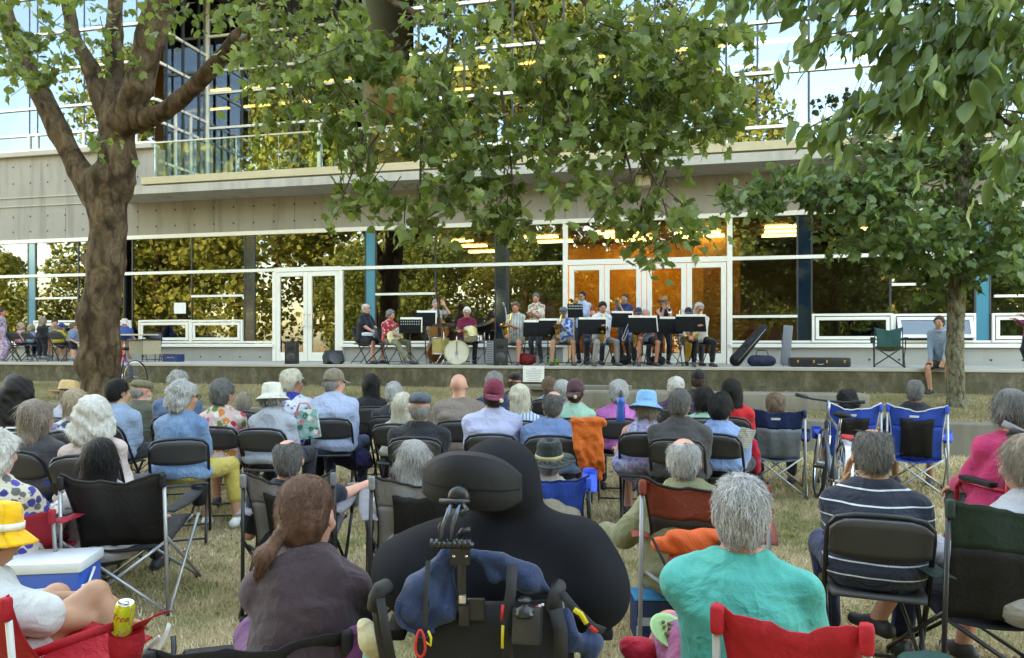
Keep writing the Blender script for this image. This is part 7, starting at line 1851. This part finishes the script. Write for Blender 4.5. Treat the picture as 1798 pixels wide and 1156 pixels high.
mc = thing('microphone_stand', 'microphone stand in front of the first saxophone player', 'microphone stand', SP(889, .3)); m = MB(); m.tube([(0, 0, 0), (0, 0, 1.15), (-.03, 0, 1.30)], .010, 6); m.build('pole', plain('beige pole paint', (.5, .45, .36), .4), mc, True)
m = MB(); m.tube([(-.03, 0, 1.30), (-.06, -.02, 1.36), (-.075, -.03, 1.40)], [.014, .022, .026], 8); m.build('microphone', plain('grey microphone', (.25, .25, .26), .4), mc, True)
for k in range(3): a = k*2*PI/3; m = MB(); m.tube([(0, 0, .1), (math.cos(a)*.22, math.sin(a)*.22, .01)], .008, 6); m.build('leg', M_TUBE, mc, True)
# front row of saxophones
p = mus('saxophone player with grey brown hair in a pale striped shirt, leftmost saxophone', 905, 531, .6, who='the leftmost saxophone player', yaw=-2.85, head=(-.1, .2, 0), hair=('full', 'brown'), skin='red', shirt=('stripe_v', [(.46, .46, .42), (.20, .22, .22), (16, .22)]), sleeve='half', hands=[(.02, .28, .88), (.13, .30, .72)], legs=KH, legkind='shorts')
sax(p, 'saxophone of the player in the pale striped shirt', 1.16, .9)
p = mus('trumpet player standing in a cream flowered shirt', 941, 515, 1.9, stand=True, yaw=-2.6, head=(-.2, .3, 0), hair=('short', 'dkgrey'), skin='red', shirt=('floral', [(.62, .56, .44), (.22, .20, .16), (.35, .12, .10), (.55, .5, .4)], .85, 1.2), sleeve='short', bulk=1.2, hands=[(-.05, .30, 1.20), (.06, .28, 1.18)])
trumpet(p, 'brass trumpet of the man in the cream flowered shirt', 1.38, -.7)
p = mus('saxophone player in a grey cap and blue flowered shirt behind sheet music', 989, 540, .55, who='the blue flowered saxophone player', yaw=-3.05, head=(0, .35, 0), hair=('short', 'grey'), hat=('flat', (.10, .10, .10)), skin='tan', shirt=('floral', [(.50, .58, .70), (.03, .10, .38), (.05, .16, .45), (.04, .10, .35)], .85, .9), sleeve='short', bulk=1.3, legs=C_(.20, .14, .08), legkind='shorts', shortlen=.78, hands=[(.02, .28, .86), (.13, .30, .68)], feet=[(-.24, .42, .09), (.24, .42, .09)])
sax(p, 'brass alto saxophone of the player in the blue flowered shirt', 1.12, .85, side=.10)
p = mus('trumpet player standing in a pale blue shirt with glasses', 1022, 512, 2.1, stand=True, yaw=-2.55, head=(0, .05, 0), hair=('short', 'black'), skin='tan', glasses=True, shirt=C_(.40, .48, .62), hands=[(-.05, .32, 1.36), (.06, .30, 1.38)])
trumpet(p, 'brass trumpet of the standing player in the pale blue shirt', 1.56, -.15)
p = mus('bald man with glasses sitting behind the white shirted saxophone player', 1041, 545, 1.5, who='the bald man with glasses in the band', yaw=PI, hair=('bald', 'grey'), skin='red', glasses=True, shirt=C_(.03, .04, .08))
p = mus('saxophone player with black hair in a white shirt and grey trousers', 1058, 531, .45, who='the white shirted saxophone player', yaw=2.85, head=(.15, .25, 0), hair=('full', 'black'), skin='red', shirt=C_(.62, .62, .68), legs=C_(.24, .22, .20), bulk=1.1, wrk=1.5, hands=[(.02, .30, .86), (.13, .30, .70)], feet=[(-.20, .44, .09), (.32, .38, .09)], lean=.16)
sax(p, 'brass tenor saxophone of the player in the white shirt', 1.14, 1.0, side=.10)
p = mus('trumpet player standing in a dark blue shirt, second brass player from the right', 1097, 516, 2.0, stand=True, yaw=-2.4, head=(-.1, .0, 0), hair=('short', 'dkbrown'), skin='tan', shirt=C_(.022, .035, .11), sleeve='short', hands=[(-.05, .34, 1.38), (.06, .32, 1.38)])
trumpet(p, 'flugelhorn of the player in the dark blue shirt', 1.54, -.08, L=.44)
p = mus('man in a navy cap seated behind the bald trombone player', 1121, 541, 1.5, who='the navy capped man in the band', yaw=PI, hair=('short', 'grey'), hat=('cap', (.03, .04, .07)), skin='red', shirt=C_(.18, .25, .42))
p = mus('bald player in dark shorts with bare shins behind a music stand', 1134, 543, .5, who='the player with bare shins', yaw=3.1, head=(0, .45, 0), hair=('thinring', 'grey'), skin='red', shirt=C_(.22, .32, .55), sleeve='short', legs=C_(.03, .03, .04), legkind='shorts', shortlen=.75, hands=[(.06, .32, .72), (.20, .34, .66)], feet=[(-.16, .36, .09), (.20, .36, .09)], bulk=1.1)
sax(p, 'brass saxophone low beside the bare shins', 1.02, .95, side=.26)
tb_ = held('trombone', 'silver trombone slide leaning beside the bare shins', 'trombone', p)
for q in (0, .06): m = MB(); m.tube([(.30+q, .10, .98), (.52+q, .42, .58)], .008, 6); m.build('slide', M_STEEL, tb_)
m = MB(); m.tube([(.52, .42, .58), (.55, .45, .55), (.58, .42, .58)], .008, 6); m.build('slide_bow', M_STEEL, tb_)
p = mus('woman standing in a brown straw hat and black sleeveless top playing trumpet', 1166, 522, 1.9, stand=True, fem=True, yaw=3.1, hair=('short', 'dkbrown'), skin='fair', hat=('straw', (.28, .15, .07), .05, (.02, .015, .012)), shirt=C_(.012, .012, .014), sleeve='none', hands=[(-.05, .26, 1.30), (.05, .26, 1.32)], legs=C_(.012, .012, .015))
trumpet(p, 'silver trumpet of the woman in the brown straw hat', 1.40, -.35, col=M_CHR)
p = mus('man in a navy cap with badge, second seated player from the right end', 1209, 541, 1.3, who='the navy cap with badge', yaw=3.05, hair=('short', 'grey'), hat=('cap', (.02, .025, .06)), skin='red', shirt=C_(.45, .42, .38))
p = mus('baritone saxophone player with curly grey hair, glasses and black trousers', 1228, 533, .5, who='the baritone saxophone player', yaw=3.0, head=(.05, .2, 0), hair=('curly', 'silver'), glasses=True, skin='red', shirt=C_(.58, .58, .55), sleeve='half', bulk=1.15, legs=C_(.015, .015, .018), hands=[(.05, .32, .84), (.30, .30, .66)], feet=[(-.14, .40, .09), (.24, .36, .09)])
sax(p, 'large brass baritone saxophone with the bell facing the audience', 1.16, 1.35, side=.34, low=.16)
for i, (px, back, py, hl, w, pp, lb) in enumerate([(747, .4, 549, False, .46, True, 'music stand between the guitarist and the bass player'), (720, .1, 561, True, .50, True, 'slotted music stand in front of the guitarist'), (941, .25, 566, False, .56, True, 'music stand in front of the standing trumpeter in cream'), (962, .3, 563, False, .40, True, 'music stand with picture cover left of the grey cap'),
        (1010, 1.2, 534, True, .36, False, 'slotted music stand held high behind the grey cap'), (1039, .1, 561, False, .60, True, 'wide music stand before the white shirted player'), (1092, .8, 550, False, .48, True, 'music stand before the dark blue shirted trumpeter'), (1128, .1, 558, False, .62, True, 'wide music stand before the bare shins'),
        (1178, .3, 560, False, .50, True, 'music stand below the woman in the brown straw hat'), (1213, .1, 556, False, .64, True, 'widest music stand before the baritone saxophone'), (850, .9, 560, False, .34, False, 'small tilted music stand right of the drummer')]):
    music_stand(lb, px, back, py, w=w, holes=hl, paper=pp, yawd=rnd.uniform(-.12, .12))
# odds and ends under the chairs
def softbag(label, px, back, w, h, d, col, name='bag', cat='bag'):
    o = SP(px, back); K = Skin(); K.cone((-w*.3, 0, h*.44), (w*.3, 0, h*.42), h*.44, h*.40, .03).cone((-w*.1, -.02, h*.5), (w*.2, -.02, h*.55), h*.40, h*.30, .03).plane((0, 0, 0.004), (0, 0, -1))
    r = thing(name, label, cat, o); skin_obj('bag_body', K, .014, m_fabric(col), r, wr=.006, wf=26)
    m = MB(); m.tube([(-w*.22, 0, h*.85), (-w*.16, 0, h*1.25), (w*.16, 0, h*1.25), (w*.22, 0, h*.85)], .010, 6); m.build('strap', M_STRAP, r, True); return r
softbag('red and black bag beside the first saxophone player', 925, .5, .26, .30, .2, (.20, .01, .012))
softbag('lime green bag under the blue flowered saxophone player', 972, .7, .22, .16, .2, (.20, .50, .03))
softbag('black bag between the players with the dark stands', 1090, .8, .34, .26, .24, (.012, .012, .014))
softbag('small black bag behind the bare shins', 1155, .9, .26, .24, .2, (.012, .012, .014))
# cases at the right of the stage
gc = thing('instrument_bag', 'long black padded instrument bag leaning at an angle right of the doors', 'instrument bag', SP(1292, .9)); 
K = Skin(); K.cone((0, 0, .13), (.68, .25, .82), .135, .10, .02)
K.plane((-.06, 0, .02), (-.6, -.2, -.62)); K.plane((.72, .26, .88), (.6, .2, .66)); skin_obj('bag_body', K, .016, m_fabric((.012, .012, .014)), gc, wr=.003, wf=20)
strap('zip', [(.0, -.155, .10), (.35, -.03, .46), (.68, .10, .80)], .012, plain('grey zip', (.25, .25, .26), .5), gc); m = MB(); m.tube([(.18, -.10, .42), (.22, -.13, .48), (.33, -.06, .58), (.36, -.02, .58)], .014, 6); m.build('handle', M_STRAP, gc, True)
softbag('navy sports bag with tall handles behind the leaning instrument bag', 1338, .8, .62, .27, .30, (.015, .02, .05))
hc_ = thing('instrument_case', 'flat black instrument case with four brass latches lying on the stage', 'instrument case', SP(1438, .7), -AL)
m = MB(); m.box((0, 0, .10), (1.18, .34, .19), None, .04); m.build('case_body', plain('black case covering', (.014, .014, .016), .45, bump=.3, bs=100), hc_, 'auto')
m = MB(); m.box((0, -.002, .105), (1.185, .345, .008)); m.build('seam', M_METAL, hc_)
for x in (-.44, -.13, .12, .46): m = MB(); m.box((x, -.178, .115), (.035, .012, .06), None, .004); m.build('latch', GOLD, hc_, 'auto')
m = MB(); m.tube([(-.05, -.175, .07), (-.04, -.20, .055), (.04, -.20, .055), (.05, -.175, .07)], .008, 6); m.build('handle', plain('grey handle', (.4, .4, .4), .4), hc_, True)
gcx = thing('folded_chair', 'grey folded chair leaning against the sill beside the instrument case', 'chair', SP(1378, 1.2), -AL)
m = MB(); m.box((.05, .1, .45), (.20, .05, .88), (R(-10), R(6), 0), .02); m.build('panel', plain('grey folded seat', (.16, .165, .19), .55), gcx, 'auto')
for x in (-.02, .13): m = MB(); m.tube([(x, .05, .0), (x-.03, .16, .70)], .012, 6); m.build('leg', M_TUBE, gcx, True)
q = SP(1561, .9); camp_chair('empty dark green camping chair standing on the stage', q[0], q[1], Z_DECK, PI+.45, c1=(.012, .06, .05), c2=(.09, .12, .04), frame=M_TUBE, h=.84, w=.26)
# youth on the stage edge
yt = person('barefaced youth in a denim jacket and black shorts sitting on the stage edge', (1649, 556, SD(1649, .0)), yaw=-2.35, seat=.05, coords=Z_DECK, hair=('full', 'dkbrown'), skin='tan', shirt=('denim', [(.16, .22, .30), (.26, .32, .38)]), sleeve='long', legs=C_(.02, .022, .028), legkind='shorts', shortlen=.75, shoes=(.02, .02, .02), bulk=.95, hands=[(-.10, .34, .10), (.12, .33, .10)], feet=[(-.24, .50, -.40), (.10, .40, -.40)], lean=.34, cat='person')
K = Skin(); 
# people by the right edge and at the left tables
person('person in a red top and black trousers at the right edge, arm reaching left', (1812, 540, SD(1812, 1.0)), yaw=-1.9, stand=True, coords=Z_DECK, hair=('wavy', 'brown', .2), fem=True, skin='pink', shirt=C_(.20, .03, .06), legs=C_(.015, .015, .02), hands=[(-.1, .45, 1.05), (.05, .55, 1.0)], shoes=(.5, .35, .3))
GK = 'people at the activity tables'
def kid(label, px, py, back, **k):
    k.setdefault('coords', Z_DECK); k.setdefault('group', GK); k.setdefault('shoes', (.2, .2, .22)); k.setdefault('vox', .0155)
    return person(label, (px, py, SD(px, back)), **k)
kid('woman standing at the left edge in a lilac flowered dress', 3, 541, .6, stand=True, yaw=1.2, fem=True, hair=('full', 'dkbrown'), skin='red', shirt=('floral', [(.36, .28, .38), (.15, .10, .22), (.5, .4, .5), (.6, .35, .4)], .85, 2.0), sleeve='short', dress=True, legs=None, legkind='skirt')
k1 = kid('small blond child in a white and red top on the first folding chair', 38, 567, 1.0, yaw=.2, seat=.45, hair=('wavy', 'blond', .10), shirt=C_(.6, .3, .3), sleeve='short', hc=.9, child=.75, bulk=.8, sh=.8, legs=C_(.03, .04, .12), feet=[(-.1, .34, .2), (.1, .34, .2)])
k2 = kid('small blond child in a grey blue top on the second folding chair', 56, 570, 1.0, yaw=.3, seat=.45, hair=('wavy', 'blond', .08), shirt=C_(.25, .30, .42), sleeve='short', hc=.9, child=.75, bulk=.8, sh=.8, legs=C_(.03, .04, .12), feet=[(-.1, .34, .2), (.1, .34, .2)])
kid('child with long dark blond hair standing in black between the folding chairs', 76, 557, .9, stand=True, yaw=.4, fem=True, hair=('long', 'ashbrown', .2), shirt=C_(.015, .015, .018), legs=C_(.02, .02, .03), hc=.92, child=.8, bulk=.85, sh=.85)
k3 = kid('child in a blue cap and yellow top on the third folding chair', 108, 569, 1.0, yaw=.1, seat=.45, head=(.2, .3, 0), hair=('short', 'brown'), hat=('cap', (.015, .05, .25)), shirt=C_(.45, .38, .05), sleeve='short', hc=.92, child=.8, bulk=.9, sh=.85, legs=C_(.03, .03, .05), legkind='shorts')
kid('person with dark hair leaning over the table from the window side', 96, 560, 2.1, stand=True, yaw=2.4, lean=.5, head=(0, .3, 0), hair=('short', 'dkbrown'), shirt=C_(.18, .18, .16), hands=[(-.1, .5, .85), (.1, .5, .85)])
kid('child in navy shorts and socks standing just left of the plane tree', 130, 566, .8, stand=True, yaw=.9, hair=('short', 'brown'), shirt=C_(.14, .18, .28), sleeve='short', legs=C_(.012, .014, .022), legkind='shorts', hc=.92, child=.8, bulk=.9, sh=.85)
kid('child in a white hat and blue top just right of the plane tree', 219, 560, 1.6, stand=True, yaw=2.6, hair=('short', 'brown'), hat=('bucket', (.6, .5, .5), 0), shirt=C_(.04, .09, .32), sleeve='short', hc=.92, child=.8, bulk=.9, sh=.85)
for i, (px, who) in enumerate(((34, 'the child in white and red'), (60, 'the child in grey blue'), (106, 'the child in the blue cap'), (15, 'nobody, half hidden by the lilac dress'))):
    q = SP(px, .85); place_fchair(q[0], q[1], Z_DECK, (.25, .4, .05, 1.2)[i], 'black folding chair on the terrace under '+who, group='folding chairs by the activity tables')
q = SP(268, 1.5); o = place_fchair(q[0], q[1], Z_DECK, 2.9, 'silver grey folding chair by the window right of the plane tree', group='folding chairs by the activity tables')
def table(label, px, back, w, yawd):
    r = thing('folding_table', label, 'table', SP(px, back), yawd, 'activity tables'); m = MB(); m.box((0, 0, .72), (w, .6, .04), None, .01); m.build('table_top', plain('beige table top', (.50, .43, .33), .5), r, 'auto')
    for x in (-1, 1): 
        m = MB(); m.tube([(x*w*.42, -.25, 0), (x*w*.42, -.22, .70), (x*w*.42, .22, .70), (x*w*.42, .25, 0)], .012, 6); m.build('leg', M_TUBE, r, True)
    return r
table('beige activity table left of the plane tree', 70, 1.7, 1.6, -AL); table('beige activity table right of the plane tree', 235, 1.3, 1.1, -AL)
cn_ = thing('traffic_cone', 'orange traffic cone right of the plane tree trunk', 'cone', SP(214, .5)); m = MB(); m.lathe([(.13, .02), (.11, .03), (.03, .44), (.02, .45), (.001, .45)], 20); m.build('cone_body', plain('orange plastic', (.75, .10, .02), .5), cn_, True); m = MB(); m.box((0, 0, .012), (.30, .30, .022), None, .004); m.build('base', plain('orange plastic', (.75, .10, .02), .5), cn_)
ct = thing('crate', 'blue plastic crate standing on the stage by the wall', 'crate', SP(305, 1.6), -AL); m = MB()
for (a, b__) in (((-.22, -.15, .0), (.22, .15, .02)), ((-.22, -.15, .02), (.22, -.135, .20)), ((-.22, .135, .02), (.22, .15, .20)), ((-.22, -.135, .02), (-.205, .135, .20)), ((.205, -.135, .02), (.22, .135, .20))): m.lohi(a, b__)
m.lohi((-.235, -.165, .185), (.235, -.1505, .21)); m.build('crate_body', plain('navy crate', (.012, .03, .12), .4), ct); m = MB(); m.tube([(-.12, -.158, .10), (-.06, -.158, .13), (0, -.158, .10), (.06, -.158, .125), (.12, -.158, .10)], .010, 5, flat=.3); m.build('logo', plain('white print', (.7, .7, .7), .6), ct)
bk2 = bicycle('blue bicycle with wicker basket parked by the plane tree', P(205, 0, 14.6), -1.15, (.04, .07, .30), ws=.33, fork=(.6, .6, .6)); bk2.location.z = .52
m = MB(); m.lohi((-.20, -.98, .78), (.20, -.60, .80)); 
for (a, b__) in (((-.20, -.98, .80), (.20, -.96, 1.06)), ((-.20, -.62, .80), (.20, -.60, 1.06)), ((-.20, -.96, .80), (-.18, -.62, 1.06)), ((.18, -.96, .80), (.20, -.62, 1.06))): m.lohi(a, b__)
m.build('wicker_basket', m_straw((.42, .37, .26)), bk2); m = MB(); m.tube([(-.22, -.99, 1.06), (.22, -.99, 1.06), (.22, -.59, 1.06), (-.22, -.59, 1.06), (-.22, -.99, 1.06)], .014, 6); m.build('basket_rim', M_BLK, bk2)
# paper notice on the stage wall
q = SP(937, -.02); nt_ = thing('paper_sign', 'white paper notice taped on the stage wall below the saxophone players', 'sign', (q[0], q[1], 0), -AL)
zt_, zb_ = CAMZ-(643-HY)*q[1]/FPX, CAMZ-(671-HY)*q[1]/FPX
m = MB(); m.lohi((-.235, -.012, zb_), (.235, -.006, zt_)); m.build('sheet', plain('white paper', (.78, .77, .74), .8), nt_)
for i in range(8):
    m = MB(); wl_ = (.05, .17, .16, .18, .15, .17, .12, .16)[i]; z_ = zt_-.05-i*.037; m.lohi((-wl_, -.0155, z_-.005), (wl_, -.0125, z_+.005)); m.build('text_line', plain('faded ink', (.30, .34, .40), .8), nt_)
# microphone cable on the wall top and leaves fallen on the lawn
fl = []
for i in range(1700):
    x = rnd.uniform(-6, 6); y = rnd.uniform(2.4, 10.5); 
    if y+x*math.tan(AL) < L_Z0-.1: fl.append((x, y, .02))
fl = np.array(fl); make_leaves('fallen_leaves', fl, np.concatenate([NR.normal(size=(len(fl), 2)), NR.normal(size=(len(fl), 1))*.1], 1), .045, 'ovate', plain('dry leaf', (.30, .20, .09), .8, var=.4), None, .3, .3)
tag(C.objects['fallen_leaves'], kind='stuff')
